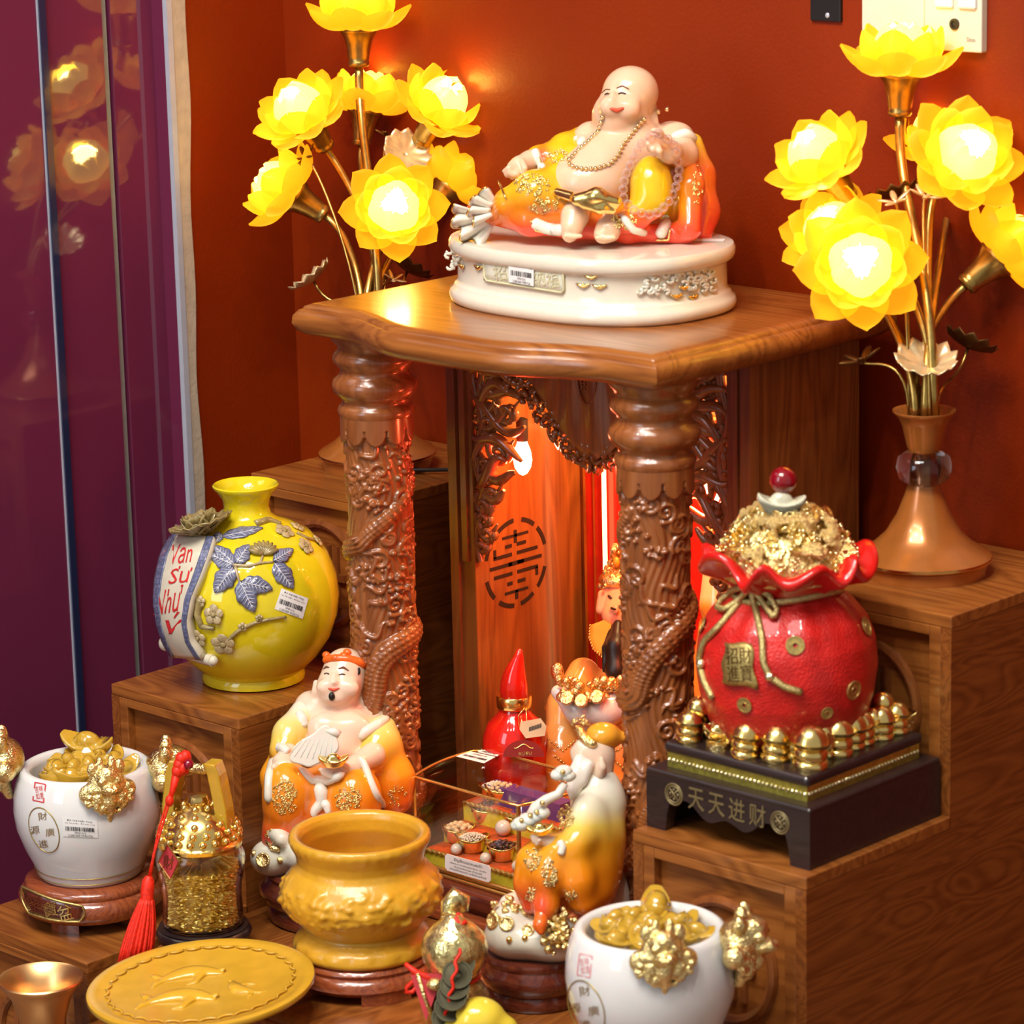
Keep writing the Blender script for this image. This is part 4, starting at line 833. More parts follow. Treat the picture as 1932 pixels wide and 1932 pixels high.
# ================================================================== amber incense bowl on its wooden stand
resin('amber_frost', (1., .52, .03), .06, .28, .9, (1., .80, .25), bump=.0005)
resin('amber_plate', (1., .56, .04), .05, .18, .9, (1., .80, .25))
ab = onplane(688, 1848, 'z', ZA)
def round_stand(name, label, base, r, h, mat, feet=4, gap=.008, rot=.5):
    t = thing(name, label, 'stand', base); k = r
    MB().lathe([(0, gap), (k*.80, gap), (k*.94, gap+.001), (k, gap+.006), (k*.985, gap+.012), (k*.93, gap+.016), (k*.90, gap+.0175), (k*.925, gap+.021), (k*.90, h-.002), (k*.86, h), (0, h-.001)], 56).build('body', mat, t, 50)
    for i in range(feet):
        a = i*2*PI/feet+rot; P = [[(k*f*math.cos(a+q), k*f*math.sin(a+q), z) for f, q in ((.72, -.32), (.96, -.36), (.98, 0), (.96, .36), (.72, .32))] for z in (0, gap+.004)]
        MB().rings([np.array(p) for p in P]).build('foot', mat, t, 40)
    return t
round_stand('incense_bowl_stand', 'glossy red-brown round wooden stand under the amber incense bowl', ab, .0745, .034, 'rosewood_red', rot=-.45)
bowl = thing('incense_bowl', 'frosted amber glass incense bowl with raised cloud and dragon relief', 'bowl', ab+V3(0, 0, .0335))
nz, nu = 90, 160; prof = np.array([(.044, 0), (.066, .001), (.068, .004), (.0655, .014), (.0575, .021), (.0550, .024), (.064, .034), (.0745, .047), (.0785, .058), (.0770, .068), (.0700, .079), (.0635, .086), (.0615, .092), (.0630, .100), (.0665, .108), (.0685, .114), (.0675, .1185), (.0640, .1195), (.0595, .1175), (.0570, .112), (.0565, .100), (.0640, .080), (.066, .06), (.055, .045), (0, .040)])
seg = np.r_[0, np.cumsum(np.hypot(*np.diff(prof, axis=0).T))]; tt = np.linspace(0, seg[-1], 150); pr = np.stack([np.interp(tt, seg, prof[:, k]) for k in (0, 1)], 1)
rg = np.random.default_rng(9); th = np.arange(nu)*2*PI/nu; rel = np.zeros((150, nu))
for _ in range(260):
    a, z0, rr = rg.uniform(0, 2*PI), rg.uniform(.040, .078), rg.uniform(.003, .007)
    d2 = (((th-a+PI) % (2*PI)-PI)[None]*.075)**2+(pr[:, 1:2]-z0)**2; outer = (tt < seg[11])[:, None]; rel += np.where(outer, .0026*np.exp(-d2/(rr*rr*.30)), 0)
for z0, n, am in ((.009, 16, .0020), (.112, 36, .0010)): rel += np.where((tt < seg[17])[:, None], am*np.abs(np.cos(th*n/2))[None]*np.exp(-((pr[:, 1:2]-z0)/.006)**2), 0)
rel = np.minimum(rel, .0052); P = np.stack([(pr[:, :1]+rel)*np.cos(th)[None], (pr[:, :1]+rel)*np.sin(th)[None], np.repeat(pr[:, 1:2], nu, 1)], 2)
MB().grid(P, True).build('body', 'amber_frost', bowl, 180)

# ================================================================== amber plate with two fish
pn = cvec(-.080, .963, .255); pc = onplane(379, 1860, 'z', .096); pr_ = .1085
pst = thing('plate_stand', 'low dark wooden foot under the amber plate', 'stand', V3(pc[0]-.004, max(pc[1]+.02, -.352), ZA))
MB().lathe([(0, 0), (.040, 0), (.042, .005), (.036, .010), (.028, .016), (.034, .024), (0, .0255)], 40).build('foot', 'rosewood_red', pst, 50)
plate = thing('amber_plate', 'round amber glass plate moulded with two fish and a scalloped ring', 'plate', pc)
R = frame(pn); Rl = R
MB().lathe([(0, -.007), (.060, -.007), (.092, -.006), (.1065, -.003), (.1088, .0005), (.1080, .0035), (.1045, .0045), (.098, .0030), (.094, .0020), (.090, .0012), (0, .0008)], 96, R=R).build('body', 'amber_plate', plate, 50)
mb = MB()
for k in range(34):
    a = k*2*PI/34; t = np.linspace(-1, 1, 7); P = [R@V3((.0905-.0035*(1-q*q))*math.cos(a+q*.085), (.0905-.0035*(1-q*q))*math.sin(a+q*.085), .0030) for q in t]; mb.tube(P, .0013*np.sqrt(np.maximum(.1, 1-.8*t*t)), 6)
mb.build('scallop_ring', 'amber_plate', plate, 180)
xr = RT-pn*(RT@pn); xr /= np.linalg.norm(xr); yr = np.cross(pn, xr); Rp = np.stack([xr, yr, pn], 1)
def fish(cx, cy, ang, s):
    f = SDF((-.05, -.03, -.012), (.055, .03, .014), .0014); t = np.linspace(0, 1, 12); B = np.stack([-.030+.058*t, .010*np.sin(t*3.2), np.zeros(12)], 1)
    f.chain(B, list(.0028+.0085*np.sin(PI*np.clip(t*.9+.08, 0, 1))), k=.003)
    f.chain([B[0], (-.040, .010, 0), (-.046, .017, 0)], [.004, .004, .002], k=.003).chain([B[0], (-.040, -.008, 0), (-.044, -.018, 0)], [.004, .004, .002], k=.003)
    f.chain([(.0, .008, .002), (-.006, .020, 0), (-.014, .024, 0)], [.005, .004, .002], k=.003).chain([(.006, -.002, .002), (.0, -.016, 0), (-.008, -.020, 0)], [.005, .004, .002], k=.003).ell((.030, .004, .005), .0035, k=.002)
    P, Fc = f.mesh(2); c, q = math.cos(ang), math.sin(ang); P = P*s; P[:, 2] *= .55; P = np.stack([P[:, 0]*c-P[:, 1]*q+cx, P[:, 0]*q+P[:, 1]*c+cy, P[:, 2]+.001], 1)
    mesh_obj('fish_relief', P@Rp.T, Fc, 'amber_plate', plate, 180, fix=False)
fish(-.008, .022, .12, .92); fish(-.012, -.034, -.10, .98); fish(.040, -.012, 2.2, .6)

# ================================================================== copper-coloured trumpet cup
M('brushed_copper', (.88, .52, .22), .34, 1., var=.06)
cc = onplane(76, 1846, 'z', .060)
cup = thing('trumpet_cup', 'copper coloured metal trumpet cup at the bottom left corner', 'cup', V3(cc[0], cc[1], -.16)); h = .220
MB().lathe([(0, 0), (.034, 0), (.034, .006), (.026, .014), (.0205, .05), (.0195, .11), (.0205, .150), (.0235, .180), (.0300, .202), (.0395, h-.005), (.0420, h-.002), (.0428, h), (.0415, h+.0014), (.0395, h), (.0300, h-.014), (.0240, h-.036), (.0200, h-.065), (.018, .12), (0, .12)], 64).build('body', 'brushed_copper', cup, 60)

# ================================================================== glass jar of gold leaf
M('clear_glass', (1, 1, 1), .01, trans=1., ior=1.33, var=.0); M('gold_leaf', (1., .76, .22), .42, 1., var=.3, scale=300); resin('amber_bar', (1., .60, .04), .30, .08, .9)
gb = onplane(386, 1785, 'z', ZA)
gst = thing('glass_jar_stand', 'small black lacquered stand under the glass jar of gold leaf', 'stand', gb)
MB().lathe([(0, .008), (.040, .008), (.046, .010), (.0485, .016), (.046, .021), (.044, .022), (.045, .0235), (.041, .0245), (0, .022)], 48).build('body', 'blackwood', gst, 50)
for k in range(4): a = k*PI/2+.2; MB().ell((.044*math.cos(a), .044*math.sin(a), .006), (.009, .009, .0085), 12, 8).build('foot', 'blackwood', gst, 180)
gl = gb+V3(0, 0, .0245); gjar = thing('gold_leaf_jar', 'clear glass jar of crumpled gold leaf with a studded gold lid and handle', 'jar', gl)
op = [(0, 0), (.038, 0), (.0405, .003), (.0405, .016), (.0395, .030), (.0405, .044), (.0440, .060), (.0450, .070), (.0435, .079), (.0400, .084), (.0385, .0855)]
MB().lathe(op+[(r-.003, z) for r, z in op[::-1][:-2]]+[(0, .004)], 56).build('glass', 'clear_glass', gjar, 60)
n = 90; th = np.arange(n)*2*PI/n; rg = np.random.default_rng(2); G = []
for z in np.linspace(.004, .064, 70):
    r = np.interp(z, [p[1] for p in op[1:]], [p[0] for p in op[1:]])-.0055; G.append(np.stack([r*np.cos(th), r*np.sin(th), np.full(n, z)], 1)*(1+np.array([1, 1, 0])*rg.uniform(-.11, .02, (n, 1))))
G.append(np.stack([.02*np.cos(th), .02*np.sin(th), np.full(n, .066)+rg.uniform(-.004, .006, n)], 1)); G.append(np.zeros((n, 3))+V3(0, 0, .062))
lf = MB().grid(G, True).build('gold_leaf_filling', 'gold_leaf', gjar, 0); lf['kind'] = 'stuff'
lid = MB().lathe([(0, .084), (.0425, .0845), (.0430, .088), (.0405, .0895), (.0395, .092), (.0385, .100), (.034, .110), (.025, .119), (.014, .125), (.011, .127), (.012, .130), (.010, .135), (0, .136)], 48).build('lid', 'gold_metal', gjar, 50)
mb = MB()
for ring, (r, z, n_) in enumerate(((.0400, .0955, 20), (.0380, .1035, 18), (.0325, .1115, 15), (.0245, .1185, 11), (.015, .1245, 7))):
    for k in range(n_): a = 2*PI*(k+.5*(ring % 2))/n_; mb.ell((r*math.cos(a), r*math.sin(a), z), .0040, 8, 6)
mb.build('lid_studs', 'gold_metal', lid, 180)
ra, rb_ = RT*V3(1, 1, 0), None; ra /= np.linalg.norm(ra); fwd = TW*V3(1, 1, 0); fwd /= np.linalg.norm(fwd); hd = (ra*.94+fwd*.34); hd /= np.linalg.norm(hd); pd = np.cross((0, 0, 1), hd)
Rh = np.stack([hd, pd, V3(0, 0, 1)], 1)
for sg in (-1, 1):
    P = [[Rh@V3(sg*x+dx, dy, z) for dx, dy in ((-.0065, -.010), (.0065, -.010), (.0065, .010), (-.0065, .010))] for x, z in ((.030, .088), (.0285, .125), (.0225, .160), (.0185, .172))]
    bevel(MB().rings([np.array(p) for p in P]).build('handle_bar', 'amber_bar', gjar, 0), .0015)
MB().tube([Rh@V3(x, 0, z) for x, z in ((-.022, .166), (-.008, .163), (.008, .163), (.022, .167))], .0055, 10).build('handle_rod', 'gilt', gjar, 180)
CG = Cyl(gl, .0452); dm = [(318, 1592), (339, 1625), (323, 1660), (300, 1626)]; lb = MB().add([CG.pt(*p, .0008) for p in dm], [(0, 1, 2, 3)]).build('diamond_label', 'seal_red', gjar, 0, local=gl)
dmi = lambda f: [tuple(np.array((320, 1626))*(1-f)+np.array(p)*f) for p in dm]; MB().tube([CG.pt(*p, .0010) for p in dmi(.98)], .0009, 5, True).build('label_border', 'gold_metal', lb, 0, local=gl)
print_on(CG, 'label_writing', '財', 319, 1626, 20, 26, 'gold_metal', lb, gl, .1, lift=.0012)
# red tassel hanging from the handle
M('red_silk', (.80, .022, .004), .5, var=.3, scale=350); M('ruby_bead', (.25, .0, .02), .06, coat=.6)
tr_ = gl+V3(0, 0, .168); T_ = lambda px, py, c=0.: at(px, py, tr_+V3(-.02, -.02, 0), .025+c)
tas = thing('red_tassel', 'red silk tassel hung on the handle of the gold leaf jar', 'tassel', T_(255, 1812)); tl = T_(255, 1812)
mb = MB()
for q in ((342, 1432), (350, 1428), (338, 1444), (346, 1450), (335, 1456)): mb.ell(T_(*q), (.0062, .0062, .007), 10, 8)
mb.build('knot', 'red_silk', tas, 180, local=tl); MB().ell(T_(356, 1442, .008), .0052, 14, 10).build('bead', 'ruby_bead', tas, 180, local=tl)
MB().tube([T_(*q) for q in ((333, 1460), (326, 1490), (322, 1508))], [.0045, .0032, .002], 8).tube([T_(*q) for q in ((332, 1468), (318, 1520), (306, 1560), (291, 1610), (284, 1655))], .0012, 6).tube([T_(*q) for q in ((330, 1468), (316, 1510), (298, 1570), (288, 1620), (280, 1655))], .0010, 6).ell(T_(320, 1511), (.0045, .0045, .006), 10, 8).build('cord', 'red_silk', tas, 180, local=tl)
MB().tube([T_(*q) for q in ((281, 1653), (280, 1662), (278, 1680), (277, 1697))], [.0035, .0062, .0068, .0066], 14).build('tassel_head', 'red_silk', tas, 60, local=tl)
rg = np.random.default_rng(8)
top = T_(277, 1695)
for k in range(90):
    a = k*2.399; r = math.sqrt((k+.5)/90); p0 = top+RT*.0055*r*math.cos(a)+TW*.0055*r*math.sin(a); px = 257+r*33*math.cos(a)-4; e = T_(px, 1812-12*math.cos(a)*r+rg.uniform(-6, 5), .014*r*math.sin(a)); m = (p0+e)/2+RT*.004*math.cos(a)*r
    MB().tube(bez(p0, p0*.6+m*.4, m, e, 7), [.0014, .0018, .0020, .0022, .0022, .0022, .0016], 5).build('strand', 'red_silk', tas, 180, local=tl)

# ================================================================== gold gourd, coin string
M('gold_foil_glass', (.95, .78, .32), .12, .85, var=.55, scale=140, coat=.8, bump=.001, bscale=260); M('old_coin', (.055, .048, .022), .5, .6, var=.3)
gp = onplane(862, 1948, 'z', ZA); gd = thing('foil_gourd', 'gold foil glass gourd wound with red cord and a string of old coins', 'gourd', gp); U_ = lambda px, py, c=0.: at(px, py, gp, c)
ax = U_(862, 1790)-gp; ax = ax/np.linalg.norm(ax); hpx = lambda y: (1948-y)/pxs(gp)/.965
P = [(0, 0), (.020, .001), (.030, .010), (.034, .024), (.0315, .040), (.024, .051), (.0205, .057), (.024, .063), (.0300, .074), (.0315, .085), (.0285, .097), (.019, .107), (.010, .113), (.0075, .118), (0, .118)]
MB().lathe(P, 48, fn=lambda q, th: q*(1+.0*q)).build('body', 'gold_foil_glass', gd, 180)
MB().tube([U_(*q)-gp for q in ((858, 1752), (852, 1745), (846, 1730), (850, 1708), (862, 1694), (872, 1700), (876, 1720))], [.010, .008, .0075, .010, .0115, .009, .004], 12).build('stalk', 'gold_foil_glass', gd, 180)
MB().tube([U_(*q, .012)-gp for q in ((806, 1756), (822, 1752), (838, 1742), (848, 1728))], [.001, .004, .006, .005], 8).build('vine_tip', 'gilt', gd, 180)
cs = thing('coin_string', 'string of overlapping dark round coins laced with red cord on the gourd', 'coins', U_(840, 1925, .05)); cl = U_(840, 1925, .05)
for k in range(6):
    f = k/5; c = U_(868-26*f, 1818+104*f, .044+.012*math.sin(PI*f)+.002*(k % 2)); R = frame(cvec(.05, .45, .90)); rr = .0140
    MB().lathe([(.0035, 0), (rr, 0), (rr, .0016), (rr*.86, .0016), (rr*.84, .0010), (.0045, .0010), (.0035, .0016)], 28, c, caps=False, R=R).build('coin', 'old_coin', cs, 40, local=cl)
MB().tube([U_(867-27*f+3*math.sin(f*26), 1790+135*f, .052+.010*math.sin(PI*f)) for f in np.linspace(0, 1, 40)], .0017, 6).build('lacing', 'red_silk', cs, 180, local=cl)
cord = thing('red_cord_bow', 'red cord bow tied round the waist of the gold gourd', 'cord', U_(780, 1870, .03)); cl2 = U_(780, 1870, .03)
MB().tube([U_(*q, .03) for q in ((866, 1722), (860, 1738), (868, 1750), (864, 1790))], [.0018, .004, .003, .0018], 8).tube([U_(*q, .034) for q in ((880, 1738), (868, 1746), (858, 1730))], .0026, 7).build('knot', 'red_silk', cord, 180, local=cl2)
th = np.linspace(0, 2*PI, 40, endpoint=False); MB().tube([gp+V3(.0222*math.cos(a), .0222*math.sin(a), .0565) for a in th], .0022, 7, True).build('waist_loop', 'red_silk', cord, 180, local=cl2)
MB().tube([U_(*q, .036) for q in ((832, 1852), (806, 1844), (786, 1836), (764, 1818))], [.003, .0038, .0036, .002], 8).tube([U_(*q, .036) for q in ((800, 1842), (782, 1850), (768, 1862), (766, 1872), (778, 1872), (790, 1858), (800, 1844))], .0022, 7).build('bow', 'red_silk', cord, 180, local=cl2)
rv = at(812, 1880, gp, .035); rb2 = thing('gilt_red_charm', 'small red and gold triangular charm beside the gourd', 'charm', rv)
MB().prism([(-.018, .020), (.012, .022), (-.004, -.022)], -.004, .004, np.stack([RT, UP, TW], 1)).build('red_face', 'seal_red', rb2, 0)
MB().tube([RT*x+UP*y+TW*.004 for x, y in ((-.012, .022), (-.006, .002), (.002, -.020))], .0022, 6).ell(RT*.004+UP*.012+TW*.004, (.008, .008, .006), 10, 8).build('gilt_edge', 'gilt', rb2, 180)
yv = onplane(905, 1960, 'z', ZA)+V3(.02, -.02, 0); yi = thing('yellow_resin_ingot', 'glossy yellow resin ingot cut off by the bottom edge', 'ingot', yv); M('yellow_resin', (.85, .66, .06), .12, var=.08, sss=.3, coat=.5)
f_ = Fig(905, 1960, yv); s = SDF((-.06, -.03, -.04), (.06, .05, .04), .0018); s.ell(f_.p(903, 1925, .0), (.026, .022, .022), k=.006).ell(f_.p(950, 1940), (.014, .012, .014), k=.006).ell(f_.p(856, 1945), (.014, .011, .014), k=.006).ell(f_.p(903, 1965), (.045, .014, .022), k=.006)
fig_mesh('body', f_, s, 'yellow_resin', yi, yv)
# ================================================================== sculpting helper
class Sculpt:
    def __init__(s, fg, x0, x1, y0, y1, c0, c1, h):   # box in photo pixels / metres toward
        s.f = fg; a = fg.p(x0, y1, c0); b = fg.p(x1, y0, c1); s.s = SDF(a, b, h)
    def e(s, px, py, c, rx, ry, rc=None, ang=0., k=.004, op='add'):
        R = rotmat('Z', ang) if ang else None; rc = (rx+ry)/2 if rc is None else rc; s.s.ell(s.f.p(px, py, c), (s.f.m(rx), s.f.m(ry), s.f.m(rc)), R, k, op); return s
    def ch(s, pts, k=.004, op='add'):                   # (px, py, c, r_px)
        s.s.chain([s.f.p(x, y, c) for x, y, c, r in pts], [s.f.m(p[3]) for p in pts], k, op); return s
    def front(s, px, py):
        q = s.f.p(px, py); g = s.s; i = int(round((q[0]-g.lo[0])/g.h)); j = int(round((q[1]-g.lo[1])/g.h))
        if not (0 <= i < g.F.shape[0] and 0 <= j < g.F.shape[1]): return -9
        k = np.nonzero(g.F[i, j] < 0)[0]
        if not len(k): return -9
        k = k[-1]; f0 = g.F[i, j, k]; f1 = g.F[i, j, min(k+1, g.F.shape[2]-1)]; return g.ax[2][k]+g.h*min(1, max(0, -f0/(f1-f0+1e-9)))
    def build(s, name, mat, parent, loc, colfn=None, smooth=1): return fig_mesh(name, s.f, s.s, mat, parent, loc, colfn, smooth)
def surf_c(scs, px, py):
    c = max(s.front(px, py) for s in scs)
    if c < -1:      # just off the edge: take the nearest covered point
        for r in (4, 8, 14, 22):
            c = max(s.front(px+r*math.cos(a), py+r*math.sin(a)) for s in scs for a in np.arange(8)*PI/4)
            if c > -1: return c-.002*r/4
        return 0.
    return c
def line_on(fg, scs, pts, r, name, mat, parent, loc, lift=.0, n=16):
    pts = np.array(pts, float); t = np.linspace(0, 1, len(pts)); tt = np.linspace(0, 1, n); cs = []
    for k in tt:
        x, y = np.interp(k, t, pts[:, 0]), np.interp(k, t, pts[:, 1]); c = surf_c(scs, x, y); cs.append((x, y, c))
    cc = np.array([q[2] for q in cs]); cc = np.convolve(np.r_[cc[0], cc[0], cc, cc[-1], cc[-1]], np.ones(5)/5, 'valid')
    P = [fg.p(x, y, c+lift) for (x, y, _), c in zip(cs, cc)]; rad = np.full(n, r) if np.isscalar(r) else np.interp(tt, np.linspace(0, 1, len(r)), r)
    rad = rad*np.clip(np.minimum(tt, 1-tt)*9+.25, 0, 1)
    return MB().tube(fg.world(np.array(P)), rad, 8).build(name, mat, parent, 180, local=loc)
def beads_on(fg, scs, pts, r_px, mat, parent, loc, name='bead', step=1.9, lift=.75, closed=False, cmin=None):
    pts = np.array(pts, float); seg = np.r_[0, np.cumsum(np.hypot(*np.diff(pts, axis=0).T))]; n = int(seg[-1]/(r_px*step)); d0 = None; r = fg.m(r_px)
    for q in np.linspace(0, seg[-1], n, endpoint=not closed):
        x, y = np.interp(q, seg, pts[:, 0]), np.interp(q, seg, pts[:, 1]); c = surf_c(scs, x, y)
        if c < -1: c = cmin if cmin is not None else 0.
        if cmin is not None: c = max(c, cmin)
        p = fg.world(fg.p(x, y, c+lift*r))
        if d0 is None: o = MB().ell((0, 0, 0), r, 12, 8).build(name, mat, parent, 180); d0 = o.data
        else: o = bpy.data.objects.new(name, d0); COL.objects.link(o); o.parent = parent
        o.location = tuple(p-np.asarray(loc))
def specks_on(fg, scs, x0, x1, y0, y1, n, r, mat, parent, loc, name, seed=1, shape=None, ring=True):
    """filigree: many little raised gold curls laid on a cloth surface, one cast patch"""
    rg = np.random.default_rng(seed); mb = MB()
    for _ in range(n):
        a = rg.uniform(0, 2*PI); q = math.sqrt(rg.uniform(0, 1)); x = (x0+x1)/2+(x1-x0)/2*q*math.cos(a); y = (y0+y1)/2+(y1-y0)/2*q*math.sin(a); c = surf_c(scs, x, y)
        if c < -1: continue
        a0 = rg.uniform(0, 6); P = [fg.world(fg.p(x+r*fg.S*1.6*math.cos(a0+t)*(1-.12*t), y+r*fg.S*1.6*math.sin(a0+t)*(1-.12*t), c+r*.3)) for t in np.linspace(0, 4.2, 7)]
        mb.tube(P, r*.55, 5)
    if mb.v: return mb.build(name, mat, parent, 180, local=loc)
def ramp(P, stops):   # colour along height b
    b = P[:, 1]; xs = [s[0] for s in stops]; return np.stack([np.interp(b, xs, [s[1][k] for s in stops]) for k in range(3)], 1)
M('resin_skin', (.78, .50, .33), .22, var=.03, sss=.35, sssr=.012, coat=.25); M('resin_pale', (.82, .60, .45), .22, var=.03, sss=.35, sssr=.012, coat=.25)
M('airbrushed_robe', (1, 1, 1), .14, var=.04, vcol=True, coat=.5, sss=.12, sssr=.006); M('cream_resin', (.76, .71, .58), .14, var=.04, sss=.2, coat=.5); M('milk_resin', (.80, .74, .64), .18, var=.04, sss=.3, coat=.4)
M('face_paint_dark', (.035, .018, .010), .4); M('brow_brown', (.16, .06, .03), .5); M('lip_red', (.72, .09, .04), .3); M('crystal_bead', (1, .92, .93), .04, trans=.78, ior=1.28, var=.0)
nt = MATS['crystal_bead'].node_tree; lw = N(nt, 'ShaderNodeLayerWeight', i_Blend=.35); tq = N(nt, 'ShaderNodeBsdfTransparent'); tq.inputs[0].default_value = (.95, .88, .88, 1); gq_ = N(nt, 'ShaderNodeBsdfGlossy'); gq_.inputs['Roughness'].default_value = .05; gq_.inputs[0].default_value = (1, .95, .95, 1)
dq = N(nt, 'ShaderNodeBsdfDiffuse'); dq.inputs[0].default_value = (.85, .72, .70, 1); m1 = N(nt, 'ShaderNodeMixShader'); m1.inputs[0].default_value = .45; m2_ = N(nt, 'ShaderNodeMixShader'); nt.links.new(lw.outputs['Facing'], m2_.inputs[0]); nt.links.new(tq.outputs[0], m2_.inputs[1]); nt.links.new(dq.outputs[0], m1.inputs[1]); nt.links.new(gq_.outputs[0], m1.inputs[2]); nt.links.new(m1.outputs[0], m2_.inputs[2]); nt.links.new(m2_.outputs[0], nt.nodes['Material Output'].inputs[0]); M('black_hair', (.012, .008, .006), .4)
YEL, ORG, RED, WHT = (.78, .46, .012), (.86, .24, .010), (.88, .075, .03), (.80, .72, .56)

# ================================================================== reclining laughing figure on the roof
pb = onplane(1116, 572, 'z', .6872)
bud = thing('laughing_figure', 'large bald laughing figure with gold bead necklace reclining on an oval cream pedestal', 'figurine', pb)
def superell(a, b, n=96, e=2.5):
    th = np.arange(n)*2*PI/n; c, s = np.cos(th), np.sin(th); return np.stack([a*np.sign(c)*np.abs(c)**(2/e), b*np.sign(s)*np.abs(s)**(2/e)], 1)
PA, PB_ = .150, .108; so = superell(PA, PB_)
rings = []
PROF = [(.975, 0), (1., .003), (1.01, .008), (1.0, .013), (.978, .0155), (.972, .018), (.965, .0195), (.952, .021), (.945, .024), (.945, .046), (.955, .048), (.975, .0495), (.995, .052), (1.003, .056), (1.003, .0615), (.99, .0648), (.96, .0655), (.5, .0655), (.05, .0655)]
for f, z in PROF: rings.append(np.concatenate([so*f, np.full((96, 1), z)], 1))
ped = MB().rings(rings).build('pedestal', 'cream_resin', bud, 50)
class Oval:
    def __init__(s, c, f): s.c = np.asarray(c, float); s.f = f
    def pt(s, px, py, h=0.):
        d = ray(px, py); t0 = (s.c-EYE)@d; best = None
        ts = np.linspace(t0-.25, t0+.05, 600); P = EYE+d*ts[:, None]-s.c; v = (np.abs(P[:, 0])/(PA*s.f+h))**2.5+(np.abs(P[:, 1])/(PB_*s.f+h))**2.5-1; k = np.nonzero(v < 0)[0]; k = k[0] if len(k) else np.argmin(v); return EYE+d*ts[k]
    def nrm(s, px, py): p = s.pt(px, py)-s.c; g = V3(np.sign(p[0])*abs(p[0]/PA)**1.5/PA, np.sign(p[1])*abs(p[1]/PB_)**1.5/PB_, 0); return g/np.linalg.norm(g)
OV = Oval(pb, .945)
cq = [(912, 489), (1062, 509), (1064, 553), (914, 529)]; g4 = lambda q, u, v: (np.array(q[0])*(1-u)+np.array(q[1])*u)*(1-v)+(np.array(q[3])*(1-u)+np.array(q[2])*u)*v
M('celadon_resin', (.62, .58, .36), .25, var=.1, coat=.3)
pan = MB().grid([[OV.pt(*g4(cq, u, v), .0012) for u in np.linspace(0, 1, 12)] for v in np.linspace(0, 1, 4)]).build('inscription_panel', 'cream_resin', ped, 180, local=pb, thick=.002)
MB().tube([OV.pt(*p, .0022) for p in [g4(cq, u, 0) for u in np.linspace(.03, .97, 10)]+[g4(cq, 1, v) for v in (.15, .5, .85)]+[g4(cq, u, 1) for u in np.linspace(.97, .03, 10)]+[g4(cq, 0, v) for v in (.85, .5, .15)]], .0012, 6, True).build('panel_frame', 'celadon_resin', pan, 180, local=pb)
for ch, u in (('招', .20), ('財', .42), ('納', .68), ('福', .86)): q = g4(cq, u, .5); print_on(OV, 'panel_writing', ch, q[0], q[1], 24, 32, 'celadon_resin', pan, pb, -.14, lift=.0030)
price_label(OV, ped, pb, [(959, 489), (1007, 496), (1007, 540), (960, 532)], SHOP, .0044)
for ox, oy in ((886, 500), (1115, 536), (1292, 556)):
    mb = MB()
    for dx, dy in ((0, -11), (-15, 5), (16, 7)):
        c = OV.pt(ox+dx, oy+dy, .0018); n = OV.nrm(ox+dx, oy+dy); x = np.cross((0, 0, 1), n); mb.tube([c+x*a+V3(0, 0, 1)*(.10*abs(a)/.0075*.0075*4) for a in np.linspace(-.0075, .0075, 7)], [.0006, .0014, .0018, .0018, .0018, .0014, .0006], 6); mb.ell(c+V3(0, 0, .0016), .0018, 8, 6)
    mb.build('ingot_ornament', 'gold_metal', ped, 180, local=pb)
rg = np.random.default_rng(6)
for (x0, x1, y0, y1, n) in ((1205, 1345, 505, 552, 46), (846, 866, 462, 512, 12)):
    mb = MB()
    for k in range(n):
        x, y = rg.uniform(x0, x1), rg.uniform(y0, y1); a0 = rg.uniform(0, 6); P = [OV.pt(x+8*math.cos(a0+t)*(1-.15*t), y+6*math.sin(a0+t)*(1-.15*t), .0018) for t in np.linspace(0, 4.5, 7)]; mb.tube(P, .0018, 6)
    mb.build('cloud_relief', 'cream_resin', ped, 180, local=pb)
st_ = MB().add([pb+V3(.095, .035, .0661), pb+V3(.125, .055, .0661), pb+V3(.115, .070, .0661), pb+V3(.085, .05, .0661)], [(0, 1, 2, 3)]).build('price_label', 'label_paper', ped, 0, local=pb)

fg = Fig(1116, 445, pb+V3(0, 0, .0655)); H = .0016
body = Sculpt(fg, 930, 1345, 120, 478, -.075, .115, H)
body.e(1182, 288, .012, 78, 62, 70, k=.01).e(1112, 352, .030, 80, 62, 75, k=.014).e(1140, 312, .028, 62, 52, 60, k=.012)
body.e(1120, 262, .0, 40, 34, 38, k=.008).e(1268, 270, .0, 44, 42, 44, k=.01)                       # shoulders
body.e(1188, 180, .022, 53, 50, 56, k=.006).e(1166, 216, .030, 47, 40, 46, k=.008).e(1150, 212, .050, 22, 20, 18, k=.006).e(1182, 216, .050, 22, 20, 16, k=.006)   # head, cheeks
body.e(1170, 228, .022, 53, 34, 46, k=.008).e(1184, 254, .014, 56, 32, 46, k=.010).e(1158, 241, .036, 26, 18, 24, k=.006).e(1150, 203, .056, 7, 6, 7, k=.003).e(1153, 194, .052, 5, 10, 6, k=.004)   # chin, nose
body.ch([(1226, 190, .018, 8), (1229, 210, .016, 9), (1232, 236, .018, 10)], k=.002).ch([(1140, 238, .010, 7), (1134, 252, .006, 8)], k=.003)  # ears
body.ch([(1275, 270, .018, 36), (1285, 300, .045, 26), (1256, 302, .075, 20), (1240, 288, .085, 17)], k=.006)          # his left arm
body.e(1232, 285, .088, 20, 17, 15, k=.004)
for i, (x, y) in enumerate(((1214, 280), (1216, 293), (1224, 303), (1236, 306))): body.ch([(1230, 286, .094, 7), (x, y, .100, 6), (x+2, y+9, .096, 5)], k=.0012)
body.ch([(1245, 280, .092, 6), (1236, 270, .100, 6), (1224, 268, .102, 5)], k=.0012)
